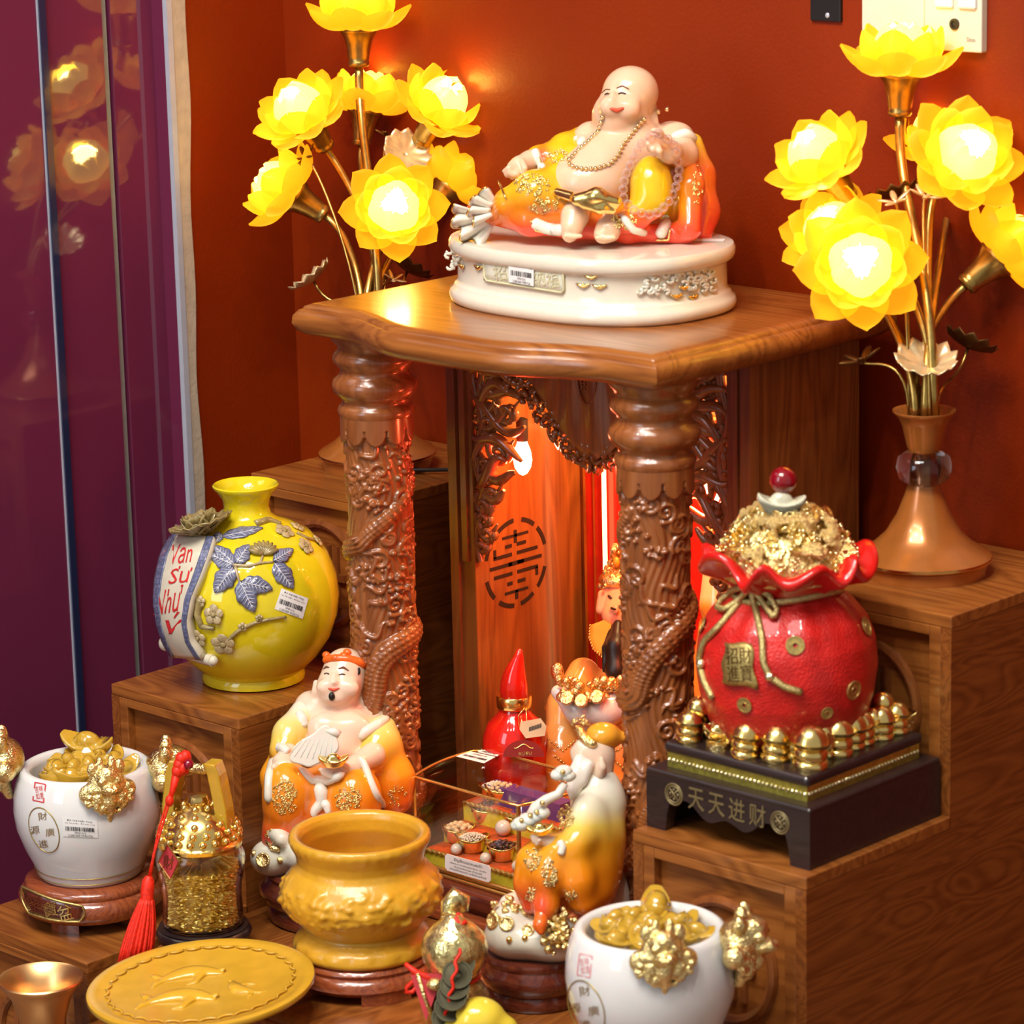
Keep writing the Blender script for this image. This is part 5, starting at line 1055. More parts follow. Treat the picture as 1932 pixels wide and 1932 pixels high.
body.ch([(1040, 290, .0, 24), (1000, 308, .018, 19), (980, 316, .028, 17)], k=.005).e(974, 320, .030, 18, 12, 13, k=.003)   # his right forearm and hand
for i, (x, y) in enumerate(((952, 330), (956, 338), (966, 342), (978, 342))): body.ch([(970+i*3, 322+i*2, .036, 7), ((x+970)/2, y-5, .040, 6), (x, y, .036, 5)], k=.0012)
body.ch([(985, 312, .036, 6), (990, 326, .042, 5.5), (988, 336, .040, 5)], k=.0012)
body.ch([(1090, 402, .052, 26), (1082, 420, .066, 24), (1076, 442, .072, 18), (1072, 456, .070, 13)], k=.006)            # feet
body.ch([(1150, 432, .062, 22), (1142, 446, .070, 22), (1132, 456, .072, 14)], k=.006)
for i in range(5): body.e(1064+i*7, 460-abs(i-2), .080, 4.5, 4.5, 6, k=.0015); body.e(1122+i*8, 463-abs(i-2), .080, 4.5, 4.5, 6, k=.0015)
for (x, y) in ((1143, 190), (1170, 189)): body.e(x, y, .070, 9, 4, 10, k=.003, op='sub')
body.e(1160, 221, .071, 15, 4.5, 8, k=.002, op='sub').e(1100, 372, .102, 3, 3, 6, k=.002, op='sub')
bo = body.build('body', 'resin_skin', bud, pb)
robe = Sculpt(fg, 838, 1360, 235, 478, -.09, .13, H)
robe.ch([(1308, 268, -.012, 20), (1318, 330, .0, 30), (1322, 400, .005, 34), (1318, 440, .010, 26)], k=.008).ch([(1290, 290, .030, 22), (1298, 360, .050, 24), (1296, 440, .060, 22)], k=.008)   # left sleeve falling
robe.ch([(1096, 262, -.012, 26), (1068, 285, .002, 32), (1040, 305, .012, 30), (1016, 300, .012, 24)], k=.008)            # right sleeve
robe.ch([(1080, 300, .02, 24), (1050, 345, .035, 26), (1010, 362, .040, 32)], k=.010).ch([(1075, 395, .050, 26), (1010, 375, .045, 38), (960, 390, .035, 30)], k=.010)   # folded leg
robe.e(1224, 362, .062, 40, 56, 42, k=.008).ch([(1224, 390, .066, 34), (1190, 425, .066, 24), (1160, 432, .062, 22)], k=.008)     # raised knee
robe.ch([(930, 400, .010, 26), (1000, 425, .040, 24), (1080, 440, .050, 18), (1180, 450, .050, 14), (1290, 446, .045, 22)], k=.010)
robe.ch([(905, 395, -.010, 24), (880, 418, -.015, 18)], k=.008).e(1120, 410, .02, 120, 34, 70, k=.012).ch([(1268, 300, -.03, 40), (1290, 400, -.03, 44)], k=.01)
for x, y, r in ((1040, 410, 10), (1000, 420, 9), (960, 430, 9), (1030, 330, 8), (1195, 345, 6)): robe.ch([(x, y, .075, r*.3), (x-40, y+14, .060, r*.3)], k=.004, op='sub')
for dx in (0, 14, 28): robe.ch([(1300+dx, 300, .060-.03*dx/28, 2.5), (1304+dx, 440, .085-.045*dx/28, 3)], k=.004, op='sub')
def robecol(P):
    px = fg.x+P[:, 0]*fg.S; py = fg.y-P[:, 1]*fg.S; y = np.array(YEL); o = np.array(ORG); r = np.array(RED)
    t = np.clip((py-345)/95, 0, 1); t2 = np.clip((px-1262)/40, 0, 1)*np.clip((py-262)/60, 0, 1); t = np.maximum(t**1.5, t2*.75+.25*t2*np.clip((py-360)/70, 0, 1)); t = np.maximum(t, np.clip((960-px)/60, 0, 1)); t = np.maximum(t, .9*np.exp(-((px-1022)/14)**2-((py-298)/26)**2))
    t = np.where((px > 1180) & (px < 1262) & (py < 415), 0, t)
    t = t[:, None]; return np.where(t < .5, y+(o-y)*2*t, o+(r-o)*2*(t-.5))
robe.build('robe', 'airbrushed_robe', bud, pb, robecol)
allb = [body, robe]
# ruffled pale linings and hems
def ruffle_sheet(cx, cy, a0, a1, r0, r1, waves, c0, amp, name):
    P = []; edge = []
    for v in np.linspace(0, 1, 7):
        row = []
        for u in np.linspace(0, 1, 60):
            a = a0+(a1-a0)*u; ph = u*waves*2*PI; r = (r0+(r1-r0)*v)*(1+.10*v*math.sin(ph+.8)); row.append(fg.p(cx+r*math.cos(a)+4*v*math.sin(ph*1.0), cy+r*.72*math.sin(a)+3*v*math.cos(ph), c0+amp*v*math.sin(ph)))
        P.append(row)
    o = MB().grid(fg.world(np.array(P))).build(name, 'milk_resin', bud, 180, local=pb, thick=.0016); MB().tube(fg.world(np.array(P[-1])), .0011, 6).build('gold_piping', 'gold_metal', o, 180, local=pb)
ruffle_sheet(948, 402, PI*.80, PI*1.36, 22, 62, 3.5, .030, .010, 'pale_lining'); ruffle_sheet(940, 412, PI*.62, PI*1.12, 20, 84, 3.2, .012, .009, 'pale_lining')
for pts, r in (([(1002, 428), (1030, 440), (1062, 446)], .006), ([(1238, 458), (1252, 430), (1262, 405)], .006), ([(1168, 420), (1190, 446), (1215, 450)], .004)):
    line_on(fg, allb, pts, r, 'pale_lining', 'milk_resin', bud, pb, .0)
for pts in ([(1000, 425), (1010, 444), (1040, 450), (1060, 444)], [(1232, 462), (1256, 462), (1262, 420)], [(1012, 290), (1022, 316), (1018, 328)], [(940, 345), (955, 385)]):
    line_on(fg, allb, pts, .0011, 'gold_piping', 'gold_metal', bud, pb, .003)
line_on(fg, allb, [(1262, 268), (1290, 262), (1310, 272)], [.004, .006, .004], 'white_collar', 'milk_resin', bud, pb, .002); line_on(fg, allb, [(1082, 262), (1098, 272), (1090, 284)], [.003, .005, .003], 'white_collar', 'milk_resin', bud, pb, .002); line_on(fg, allb, [(1008, 286), (1014, 306), (1024, 326)], .0045, 'white_cuff', 'milk_resin', bud, pb, .0)
for i, (x0, x1, y0, y1, n) in enumerate(((970, 1035, 338, 382, 90), (1036, 1075, 285, 318, 45), (1000, 1050, 385, 412, 45), (1046, 1075, 368, 390, 26), (1150, 1195, 415, 446, 40), (1300, 1318, 320, 400, 26))): specks_on(fg, allb, x0, x1, y0, y1, n, .0011, 'gold_metal', bud, pb, 'gold_filigree', 3+i)
sash = Sculpt(fg, 1040, 1180, 350, 440, .0, .13, H); sash.ch([(1050, 375, .066, 9), (1085, 388, .080, 11)], k=.004).ch([(1086, 392, .088, 12), (1122, 386, .094, 15), (1156, 396, .090, 12)], k=.005).ch([(1100, 402, .090, 9), (1128, 408, .092, 11), (1150, 412, .088, 8)], k=.004); sash.build('gold_sash', 'gold_metal', bud, pb)
line_on(fg, [body], [(1133, 184), (1141, 178), (1150, 180)], .0007, 'eyebrow', 'brow_brown', bo, pb, .0002); line_on(fg, [body], [(1160, 178), (1171, 174), (1184, 181)], .0007, 'eyebrow', 'brow_brown', bo, pb, .0002)
line_on(fg, [body], [(1138, 190), (1143, 187), (1148, 190)], .0011, 'eye', 'face_paint_dark', bo, pb, .0); line_on(fg, [body], [(1163, 190), (1170, 187), (1178, 190)], .0011, 'eye', 'face_paint_dark', bo, pb, .0)
line_on(fg, [body], [(1147, 218), (1160, 222), (1174, 217)], [.0012, .0024, .0012], 'lips', 'lip_red', bo, pb, .0)
nk = thing('bead_necklace', 'string of small gold beads round the neck of the reclining figure', 'necklace', fg.world(fg.p(1100, 330, .06))); nl = fg.world(fg.p(1100, 330, .06))
z_ = lambda L: [(820+x/3.22, 100+y/3.22) for x, y in L]
NKP = z_([(1010, 425), (990, 500), (935, 560), (870, 620), (812, 685), (815, 720), (860, 740), (910, 748), (980, 742), (1055, 712), (1105, 655), (1135, 590), (1190, 520), (1235, 460), (1262, 432)])
beads_on(fg, allb, NKP, 4.3, 'pale_gold', nk, nl); beads_on(fg, allb, z_([(1352, 372), (1385, 365), (1408, 350)]), 5, 'pale_gold', nk, nl); beads_on(fg, allb, [(1100, 330), (1100, 336)], 5, 'pale_gold', nk, nl, 'pendant')
br = thing('crystal_bracelet', 'loop of clear crystal beads hung from the hand over the yellow knee', 'bracelet', fg.world(fg.p(1220, 420, .1))); bl_ = fg.world(fg.p(1220, 420, .1))
beads_on(fg, allb, z_([(1330, 560), (1235, 600), (1195, 680), (1155, 760), (1130, 850), (1135, 930), (1185, 995), (1265, 1030), (1345, 1010), (1405, 940), (1442, 860), (1465, 770), (1455, 690), (1420, 605), (1345, 562)]), 8.6, 'crystal_bead', br, bl_, step=1.75, lift=.5, closed=True, cmin=.07)

# ================================================================== seated god with headband, fan and ingot
sb_ = onplane(637, 1722, 'z', ZA)
def ring_stand(name, label, base, r, h, mat='rosewood'):
    t = thing(name, label, 'stand', base); MB().lathe([(0, 0), (r*.86, 0), (r*.90, .003), (r*.90, h*.22), (r*.86, h*.30), (r*.94, h*.40), (r, h*.55), (r*.99, h*.68), (r*.92, h*.80), (r*.90, h*.84), (r*.93, h*.92), (r*.90, h), (0, h)], 56).build('body', mat, t, 50); return t
ring_stand('figure_stand', 'dark turned wooden stand under the seated figure with the fan', sb_, .080, .056)
sg = thing('seated_fan_figure', 'seated bald figure with orange headband holding a white fan and gold ingot', 'figurine', sb_+V3(0, 0, .056)); sl_ = sb_+V3(0, 0, .056)
f1 = Fig(637, 1640, sb_+V3(0, 0, .056)); q1 = lambda L: [(460+x/3.865, 1200+y/3.865)+tuple(r) for x, y, *r in L]
b1 = Sculpt(f1, 470, 790, 1212, 1470, -.09, .095, H)
b1.e(651, 1268, .0, 42, 46, 44, k=.006).e(640, 1294, .008, 42, 36, 40, k=.008).e(618, 1294, .026, 18, 15, 12, k=.006).e(662, 1296, .026, 18, 15, 12, k=.006).e(634, 1314, .022, 24, 13, 16, k=.006).e(633, 1284, .030, 8, 6, 7, k=.003).e(633, 1276, .026, 5, 9, 6, k=.004)
b1.ch([(686, 1268, -.006, 8), (689, 1290, -.008, 9), (688, 1308, -.004, 10)], k=.002).ch([(596, 1288, -.004, 6), (598, 1304, .0, 10)], k=.003)
b1.e(646, 1362, -.010, 66, 58, 50, k=.012).e(632, 1412, .006, 62, 58, 58, k=.014).e(586, 1340, -.016, 34, 36, 34, k=.010).e(704, 1342, -.016, 36, 38, 36, k=.010).e(615, 1368, .022, 32, 24, 18, k=.010).e(668, 1372, .020, 34, 26, 18, k=.010)
b1.ch([(548, 1418, .030, 20), (540, 1432, .040, 17)], k=.005).e(538, 1432, .042, 19, 17, 15, k=.004)
for i, (x, y) in enumerate(((524, 1440), (536, 1446), (548, 1446), (556, 1440))): b1.ch([(532+i*6, 1432, .050, 6), (x, y, .054, 6), (x+2, y+6, .048, 5)], k=.0012)
b1.ch([(706, 1420, .030, 24), (672, 1438, .052, 17), (652, 1444, .060, 13)], k=.006)
for i, (x, y) in enumerate(((612, 1442), (616, 1449), (624, 1454), (634, 1457))): b1.ch([(654, 1442+i*3, .062, 6.5), ((x+650)/2, y+3, .070, 6), (x, y, .070, 4.5)], k=.0012)
b1.ch([(660, 1436, .066, 6), (648, 1431, .076, 5.5), (640, 1432, .078, 5)], k=.0012)
for x in (618, 648): b1.e(x, 1271, .048, 9, 3.5, 9, k=.003, op='sub')
b1.e(632, 1298, .046, 14, 3.2, 7, k=.002, op='sub')
bo1 = b1.build('body', 'resin_pale', sg, sl_)
r1 = Sculpt(f1, 462, 800, 1320, 1660, -.10, .105, H)
r1.ch([(572, 1346, -.010, 26), (548, 1385, .005, 30), (538, 1412, .016, 28)], k=.010).ch([(532, 1425, .0, 24), (520, 1465, .0, 26), (512, 1505, .0, 16)], k=.010)
r1.ch([(722, 1364, -.012, 26), (716, 1400, .008, 36), (702, 1428, .022, 30)], k=.010).ch([(724, 1420, .0, 36), (740, 1470, .0, 40), (748, 1505, .0, 32)], k=.012).e(640, 1470, -.03, 110, 80, 60, k=.014)
r1.e(548, 1490, .045, 48, 62, 50, k=.012).e(672, 1496, .048, 52, 62, 52, k=.012).ch([(545, 1530, .040, 40), (535, 1565, .036, 32), (528, 1580, .034, 26)], k=.012).ch([(672, 1540, .044, 46), (674, 1600, .036, 40)], k=.012).ch([(610, 1480, .03, 40), (610, 1580, .03, 44)], k=.012)
for x in (520, 575, 640, 700): r1.ch([(x, 1520, .085, 3), (x-6, 1590, .075, 4)], k=.006, op='sub')
r1.ch([(706, 1400, .060, 3), (735, 1500, .048, 4)], k=.006, op='sub').ch([(724, 1390, .045, 3), (756, 1500, .035, 4)], k=.006, op='sub').ch([(598, 1440, .07, 3), (606, 1520, .085, 5)], k=.008, op='sub')
def col1(P):
    py = f1.y-P[:, 1]*f1.S; px = f1.x+P[:, 0]*f1.S; st = [(1335, WHT), (1360, (.80, .66, .22)), (1395, (.80, .55, .09)), (1430, (.84, .36, .02)), (1500, ORG), (1540, (.88, .20, .012)), (1570, RED), (1592, (.85, .30, .22)), (1605, (.8, .6, .45))]
    c = np.stack([np.interp(py, [s[0] for s in st], [s[1][k] for s in st]) for k in range(3)], 1); t = np.clip((px-735)/25, 0, 1)[:, None]*np.clip((py-1460)/50, 0, 1)[:, None]; c = c*(1-t)+np.array((.88, .14, .01))*t
    return c
r1.build('robe', 'airbrushed_robe', sg, sl_, col1); al1 = [b1, r1]
line_on(f1, al1, q1([(400, 545), (430, 600), (455, 660)]), [.004, .006, .004], 'white_collar', 'milk_resin', sg, sl_, -.001); line_on(f1, al1, q1([(1060, 590), (980, 640), (890, 690), (850, 740)]), [.004, .006, .006, .003], 'white_collar', 'milk_resin', sg, sl_, -.001)
line_on(f1, al1, q1([(250, 790), (310, 800), (350, 830)]), .005, 'white_cuff', 'milk_resin', sg, sl_, .0); line_on(f1, al1, q1([(860, 850), (900, 910), (960, 1060), (1000, 1150), (1030, 1240)]), .004, 'white_cuff', 'milk_resin', sg, sl_, .001); line_on(f1, al1, q1([(225, 880), (215, 1020), (215, 1180)]), .005, 'white_cuff', 'milk_resin', sg, sl_, .0)
line_on(f1, al1, q1([(560, 1040), (590, 1100), (590, 1180), (540, 1240), (530, 1290)]), [.006, .008, .006, .005, .003], 'white_sash', 'milk_resin', sg, sl_, .002); line_on(f1, al1, q1([(590, 1170), (630, 1200), (645, 1260)]), [.006, .005, .003], 'white_sash', 'milk_resin', sg, sl_, .002); line_on(f1, al1, q1([(430, 930), (520, 1020), (640, 1020), (760, 960)]), .005, 'white_sash', 'milk_resin', sg, sl_, .001)
for i, (x0, x1, y0, y1, n) in enumerate(((522, 570, 1460, 1525, 110), (640, 690, 1474, 1522, 100), (732, 768, 1480, 1520, 22), (505, 540, 1555, 1575, 16))): specks_on(f1, al1, x0, x1, y0, y1, n, .0010, 'gold_metal', sg, sl_, 'gold_filigree', 20+i)
hb = line_on(f1, [b1], [(610, 1246), (622, 1243), (640, 1241), (660, 1242), (678, 1248), (690, 1258)], [.0045, .0045, .0045, .0045, .005, .005], 'headband', 'lip_red', sg, sl_, -.001); M('headband_orange', (.85, .14, .015), .25, coat=.4); hb.data.materials[0] = MATS['headband_orange']
kn = MB()
for x, y in ((616, 1236), (634, 1240), (650, 1236), (656, 1230)): kn.ell(f1.world(f1.p(x, y, surf_c([b1], x, y))), (.005, .004, .004), 10, 8)
kn.build('headband_knot', 'headband_orange', hb, 180, local=sl_)
line_on(f1, [b1], [(678, 1258), (679, 1266), (677, 1272)], [.0016, .0016, .001], 'sideburn', 'black_hair', bo1, sl_, .0)
line_on(f1, [b1], [(611, 1262), (617, 1257), (624, 1258)], [.0006, .0013, .0006], 'eyebrow', 'brow_brown', bo1, sl_, .0); line_on(f1, [b1], [(640, 1260), (650, 1257), (661, 1264)], [.0006, .0013, .0006], 'eyebrow', 'brow_brown', bo1, sl_, .0)
line_on(f1, [b1], [(613, 1270), (618, 1268), (624, 1270)], .0007, 'eye', 'face_paint_dark', bo1, sl_, .0003); line_on(f1, [b1], [(641, 1271), (648, 1269), (654, 1271)], .0007, 'eye', 'face_paint_dark', bo1, sl_, .0003)
line_on(f1, [b1], [(622, 1295), (632, 1299), (644, 1295)], [.0008, .0016, .0008], 'lips', 'lip_red', bo1, sl_, .0003); bd_ = MB().ell(f1.world(f1.p(629, 1311, surf_c([b1], 629, 1311))), (.0034, .0034, .0046), 10, 8).build('beard', 'black_hair', bo1, 180, local=sl_)
fan_o = z3 = q1([(600, 615), (650, 612), (680, 660), (722, 735), (722, 800), (640, 860), (560, 900), (505, 922), (455, 900), (360, 880), (385, 800), (430, 730), (540, 680)])
for _ in range(2):
    fo_ = []; 
    for i in range(len(fan_o)): p_, q_ = np.array(fan_o[i]), np.array(fan_o[(i+1) % len(fan_o)]); fo_ += [tuple(.75*p_+.25*q_), tuple(.25*p_+.75*q_)]
    fan_o = fo_
fn = thing('white_fan', 'small white fan held by the seated figure with the headband', 'fan', f1.world(f1.p(600, 1400, .072))); fl_ = f1.world(f1.p(600, 1400, .072))
o = MB().prism([((x-600)/f1.S, (1400-y)/f1.S) for x, y in fan_o], -.0025, .0025, np.stack([RT, UP, TW], 1)).build('blade', 'milk_resin', fn, 40); bevel(o, .0015)
mb = MB(); [mb.tube([RT*(x0/f1.S)+UP*(y0/f1.S)+TW*.0026 for x0, y0 in ((-46+i*11, -16-i*1.5), (-22+i*8, 14+i*.5))], .00028, 5) for i in range(8)]; mb.build('rib', 'milk_resin', fn, 180); MB().tube([RT*(x/f1.S)+UP*(y/f1.S) for x, y in ((22, 30), (38, 28), (48, 22))], [.003, .005, .004], 8).build('handle', 'milk_resin', fn, 180)
put('gold_ingot', ING_G, 'gold ingot in the palm of the seated figure with the fan', 'ingot', m4(frame(cvec(.0, .93, .35), cvec(1, 0, 0))@rotmat('Z', PI/2+.1), f1.world(f1.p(637, 1424, .080)), .50))
rk = Sculpt(f1, 455, 800, 1545, 1665, -.085, .095, .0018); rk.e(637, 1612, .0, 150, 34, 138, k=.01).e(520, 1612, .03, 44, 36, 40, k=.01).e(600, 1600, .06, 50, 30, 40, k=.01).e(700, 1600, .05, 60, 34, 40, k=.01).e(560, 1580, .04, 40, 24, 36, k=.01).e(770, 1520, -.02, 16, 24, 20, k=.006)
rk.ch([(528, 1560, .045, 22), (540, 1572, .060, 14)], k=.006); rk.build('rock_base', 'cream_resin', sg, sl_)
for nm, x, y, r in (('gold_coin', 503, 1613, 14), ('gold_bead', 485, 1602, 6), ('gold_bead', 536, 1612, 7)):
    c = f1.world(f1.p(x, y, surf_c([rk], x, y))); (MB().lathe([(0, -.001), (f1.m(r), -.001), (f1.m(r), .0012), (f1.m(r)*.8, .0015), (f1.m(r)*.75, .0010), (0, .0012)], 20, c, R=frame(cvec(-.35, .15, .9))) if nm == 'gold_coin' else MB().ell(c, f1.m(r), 10, 8)).build(nm, 'gilt', sg, 180, local=sl_)
MB().tube([f1.world(f1.p(x, y, surf_c([rk], x, y)+.002)) for x, y in ((510, 1578), (520, 1590), (535, 1592))], .003, 6).ell(f1.world(f1.p(507, 1536, .03)), (.004, .004, .010), 8, 6).build('gold_trim', 'gilt', sg, 180, local=sl_)

# ================================================================== bearded god in profile, right of the case
tb_ = onplane(1012, 1880, 'z', ZA)
ring_stand('figure_stand', 'dark turned wooden stand under the bearded figure beside the bottom white jar', tb_, .0530, .048)
tg_ = thing('bearded_robed_figure', 'white-bearded robed figure in profile with a ruyi sceptre, seated on a white rock', 'figurine', tb_+V3(0, 0, .048)); tl_ = tb_+V3(0, 0, .048)
f2 = Fig(1012, 1805, tb_+V3(0, 0, .048)); q2 = lambda L: [(880+x/3.45, 1340+y/3.45)+tuple(r) for x, y, *r in L]
b2 = Sculpt(f2, 960, 1200, 1350, 1700, -.06, .085, H)
b2.e(1124, 1418, .0, 36, 36, 34, k=.008).e(1102, 1424, .004, 24, 30, 26, k=.008).e(1084, 1418, .004, 8, 8, 8, k=.004).e(1088, 1430, .006, 8, 5, 8, k=.004).ch([(1092, 1404, .010, 7), (1086, 1414, .008, 5)], k=.004).ch([(1134, 1428, .022, 5), (1136, 1444, .022, 7), (1132, 1456, .020, 6)], k=.002).ch([(1128, 1440, .0, 28), (1126, 1480, .0, 34)], k=.010)
b2.ch([(1070, 1592, .040, 15), (1040, 1582, .050, 13), (1020, 1572, .054, 12)], k=.004)
for i, (x, y) in enumerate(((1006, 1560), (1004, 1567), (1006, 1574), (1012, 1580))): b2.ch([(1022, 1568+i*3, .056, 5), (x, y, .060, 4.5), (x+5, y-7, .062, 4)], k=.001)
b2.ch([(1022, 1562, .056, 5), (1014, 1552, .060, 4), (1010, 1546, .060, 3.5)], k=.001)
bo2 = b2.build('body', 'resin_pale', tg_, tl_)
r2 = Sculpt(f2, 960, 1210, 1440, 1760, -.07, .09, H)
r2.ch([(1128, 1478, .0, 34), (1134, 1520, .0, 40), (1128, 1580, .005, 44), (1118, 1640, .010, 46), (1112, 1690, .010, 36)], k=.016).ch([(1100, 1520, .030, 20), (1092, 1570, .045, 22), (1080, 1590, .050, 20), (1088, 1650, .050, 26), (1100, 1690, .045, 26)], k=.016)
r2.e(1118, 1610, .004, 46, 98, 46, k=.016).e(1078, 1650, .012, 46, 56, 40, k=.016).e(1124, 1500, .0, 42, 40, 38, k=.016)
r2.e(1112, 1600, .030, 36, 96, 30, k=.016).e(1100, 1680, .022, 50, 32, 42, k=.016)
r2.ch([(1078, 1600, .02, 34), (1030, 1608, .035, 32), (1006, 1620, .040, 26), (996, 1660, .036, 20), (1000, 1700, .034, 16)], k=.016).ch([(1050, 1600, .050, 24), (1034, 1640, .055, 22), (1030, 1700, .052, 18), (1026, 1725, .050, 15)], k=.012)
for x0, y0, x1, y1 in ((1062, 1600, 1066, 1690), (1018, 1640, 1014, 1710)): r2.ch([(x0, y0, .085, 4), (x1, y1, .090, 4)], k=.006, op='sub')
def col2(P):
    py = f2.y-P[:, 1]*f2.S; px = f2.x+P[:, 0]*f2.S; st = [(1480, (.82, .78, .66)), (1520, (.82, .74, .50)), (1550, (.82, .58, .10)), (1585, (.86, .36, .015)), (1640, (.88, .26, .008)), (1720, (.88, .20, .008))]
    c = np.stack([np.interp(py, [s[0] for s in st], [s[1][k] for s in st]) for k in range(3)], 1); t = (np.clip((1045-px)/20, 0, 1)*np.clip((py-1640)/50, 0, 1))[:, None]; return c*(1-t)+np.array((.88, .10, .03))*t
r2.build('robe', 'airbrushed_robe', tg_, tl_, col2); al2 = [b2, r2]
be = Sculpt(f2, 1050, 1130, 1410, 1520, -.03, .06, H); be.ch([(1094, 1432, .014, 13), (1086, 1460, .018, 15), (1082, 1485, .020, 12), (1078, 1502, .022, 5)], k=.006).ch([(1110, 1440, .018, 10), (1098, 1470, .022, 10)], k=.005)
for x in (1078, 1085, 1092): be.ch([(x, 1440, .040, 1.4), (x-4, 1500, .044, 1.4)], k=.002, op='sub')
be.build('beard', 'milk_resin', bo2, tl_)
ht = Sculpt(f2, 1060, 1240, 1345, 1440, -.05, .06, H); ht.e(1138, 1388, .0, 34, 26, 34, k=.006).ch([(1150, 1396, .0, 16), (1180, 1390, .0, 7), (1192, 1378, .0, 4)], k=.006); ho = ht.build('hat', 'headband_orange', tg_, tl_)
M('hat_orange', (.90, .38, .03), .2, coat=.5, sss=.2); ho.data.materials[0] = MATS['hat_orange']
line_on(f2, [b2, ht], [(1090, 1368), (1096, 1385), (1108, 1398), (1126, 1404)], [.004, .005, .005, .004], 'gold_hat_band', 'gilt', ho, tl_, .001); specks_on(f2, [b2, ht], 1080, 1110, 1352, 1380, 14, .0016, 'gilt', ho, tl_, 'gold_hat_crest', 41)
line_on(f2, al2, q2([(600, 810), (620, 850), (605, 900)]), .004, 'white_cuff', 'milk_resin', tg_, tl_, .0)
for i, (x0, x1, y0, y1, n) in enumerate(((990, 1020, 1590, 1630, 40), (1022, 1050, 1610, 1660, 50), (1064, 1085, 1660, 1690, 18), (1050, 1082, 1515, 1555, 60), (990, 1010, 1660, 1690, 22))): specks_on(f2, al2, x0, x1, y0, y1, n, .0011, 'gilt', tg_, tl_, 'gold_filigree', 50+i)
ry = thing('ruyi_sceptre', 'white and gold ruyi sceptre held by the bearded figure in profile', 'sceptre', f2.world(f2.p(1020, 1500, .045))); rl_ = f2.world(f2.p(1020, 1500, .045))
MB().tube([f2.world(f2.p(x, y, .05)) for x, y in ((1064, 1470), (1052, 1490), (1030, 1500), (1012, 1515), (1000, 1535))], [.004, .0045, .005, .0065, .006], 10).build('shaft', 'milk_resin', ry, 180, local=rl_)
mb = MB(); [mb.ell(f2.world(f2.p(x, y, .05)), (r, r, r*.7), 10, 8) for x, y, r in ((1062, 1448, .009), (1052, 1454, .008), (1070, 1456, .008))]; mb.build('cloud_head', 'milk_resin', ry, 180, local=rl_)
mb = MB(); [mb.ell(f2.world(f2.p(x, y, .05)), (r, r, r*.7), 10, 8) for x, y, r in ((985, 1545, .010), (976, 1548, .007), (996, 1538, .010), (1008, 1532, .009), (1020, 1525, .009))]; mb.build('cloud_foot', 'milk_resin', ry, 180, local=rl_)
for x, y in ((1060, 1448), (1022, 1505), (1012, 1522), (984, 1538), (1000, 1528)): MB().ell(f2.world(f2.p(x, y, .058)), .0026, 8, 6).build('gold_inlay', 'gilt', ry, 180, local=rl_)
put('gold_ingot', ING_G, 'pale gold ingot resting on the hand of the bearded figure in profile', 'ingot', m4(frame(cvec(-.1, .9, .4), cvec(1, 0, 0))@rotmat('Z', PI/2), f2.world(f2.p(1018, 1553, .062)), .42))
rk2 = Sculpt(f2, 900, 1200, 1620, 1820, -.075, .075, .0018); rk2.e(1012, 1768, .0, 102, 46, 96, k=.01).e(960, 1745, .02, 40, 50, 40, k=.012).e(1050, 1765, .03, 50, 40, 40, k=.012).ch([(1160, 1650, -.03, 24), (1150, 1700, -.03, 36), (1120, 1740, -.02, 40)], k=.012).e(1000, 1700, .0, 44, 26, 40, k=.010).e(965, 1700, .01, 22, 16, 20, k=.006)
rk2.build('rock_base', 'cream_resin', tg_, tl_)
sh = Sculpt(f2, 990, 1050, 1690, 1760, .0, .09, H); sh.ch([(1022, 1712, .056, 14), (1018, 1730, .062, 12), (1020, 1742, .064, 7)], k=.005); sh.build('shoe', 'headband_orange', tg_, tl_)
mb = MB(); rg = np.random.default_rng(12)
for _ in range(70): x, y = 1052+rg.normal(0, 15), 1745+rg.normal(0, 20); mb.ell(f2.world(f2.p(x, y, max(.055, surf_c([rk2], x, y))+rg.uniform(0, .008))), rg.uniform(.0022, .0048), 7, 5)
mb.build('gold_beast', 'gilt', tg_, 180, local=tl_)
for x, y, r in ((956, 1733, 14), (930, 1730, 16), (996, 1745, 12)): c = f2.world(f2.p(x, y, surf_c([rk2], x, y)+.001)); MB().lathe([(0, -.002), (f2.m(r), -.002), (f2.m(r), .0012), (f2.m(r)*.8, .0018), (f2.m(r)*.7, .0010), (0, .0012)], 20, c, R=frame(cvec(-.3 if x > 940 else -.9, .2, .9))).build('gold_coin', 'gilt', tg_, 180, local=tl_)
for x, y in ((961, 1762), (990, 1758)): MB().ell(f2.world(f2.p(x, y, surf_c([rk2], x, y))), f2.m(6.5), 10, 8).build('gold_bead', 'gold_metal', tg_, 180, local=tl_)
mb = MB()
for _ in range(26): x, y = 965+rg.normal(0, 16), 1702+rg.normal(0, 10); mb.ell(f2.world(f2.p(x, y, max(.03, surf_c([rk2], x, y)))), rg.uniform(.002, .004), 7, 5)
mb.build('gold_trim', 'gilt', tg_, 180, local=tl_)
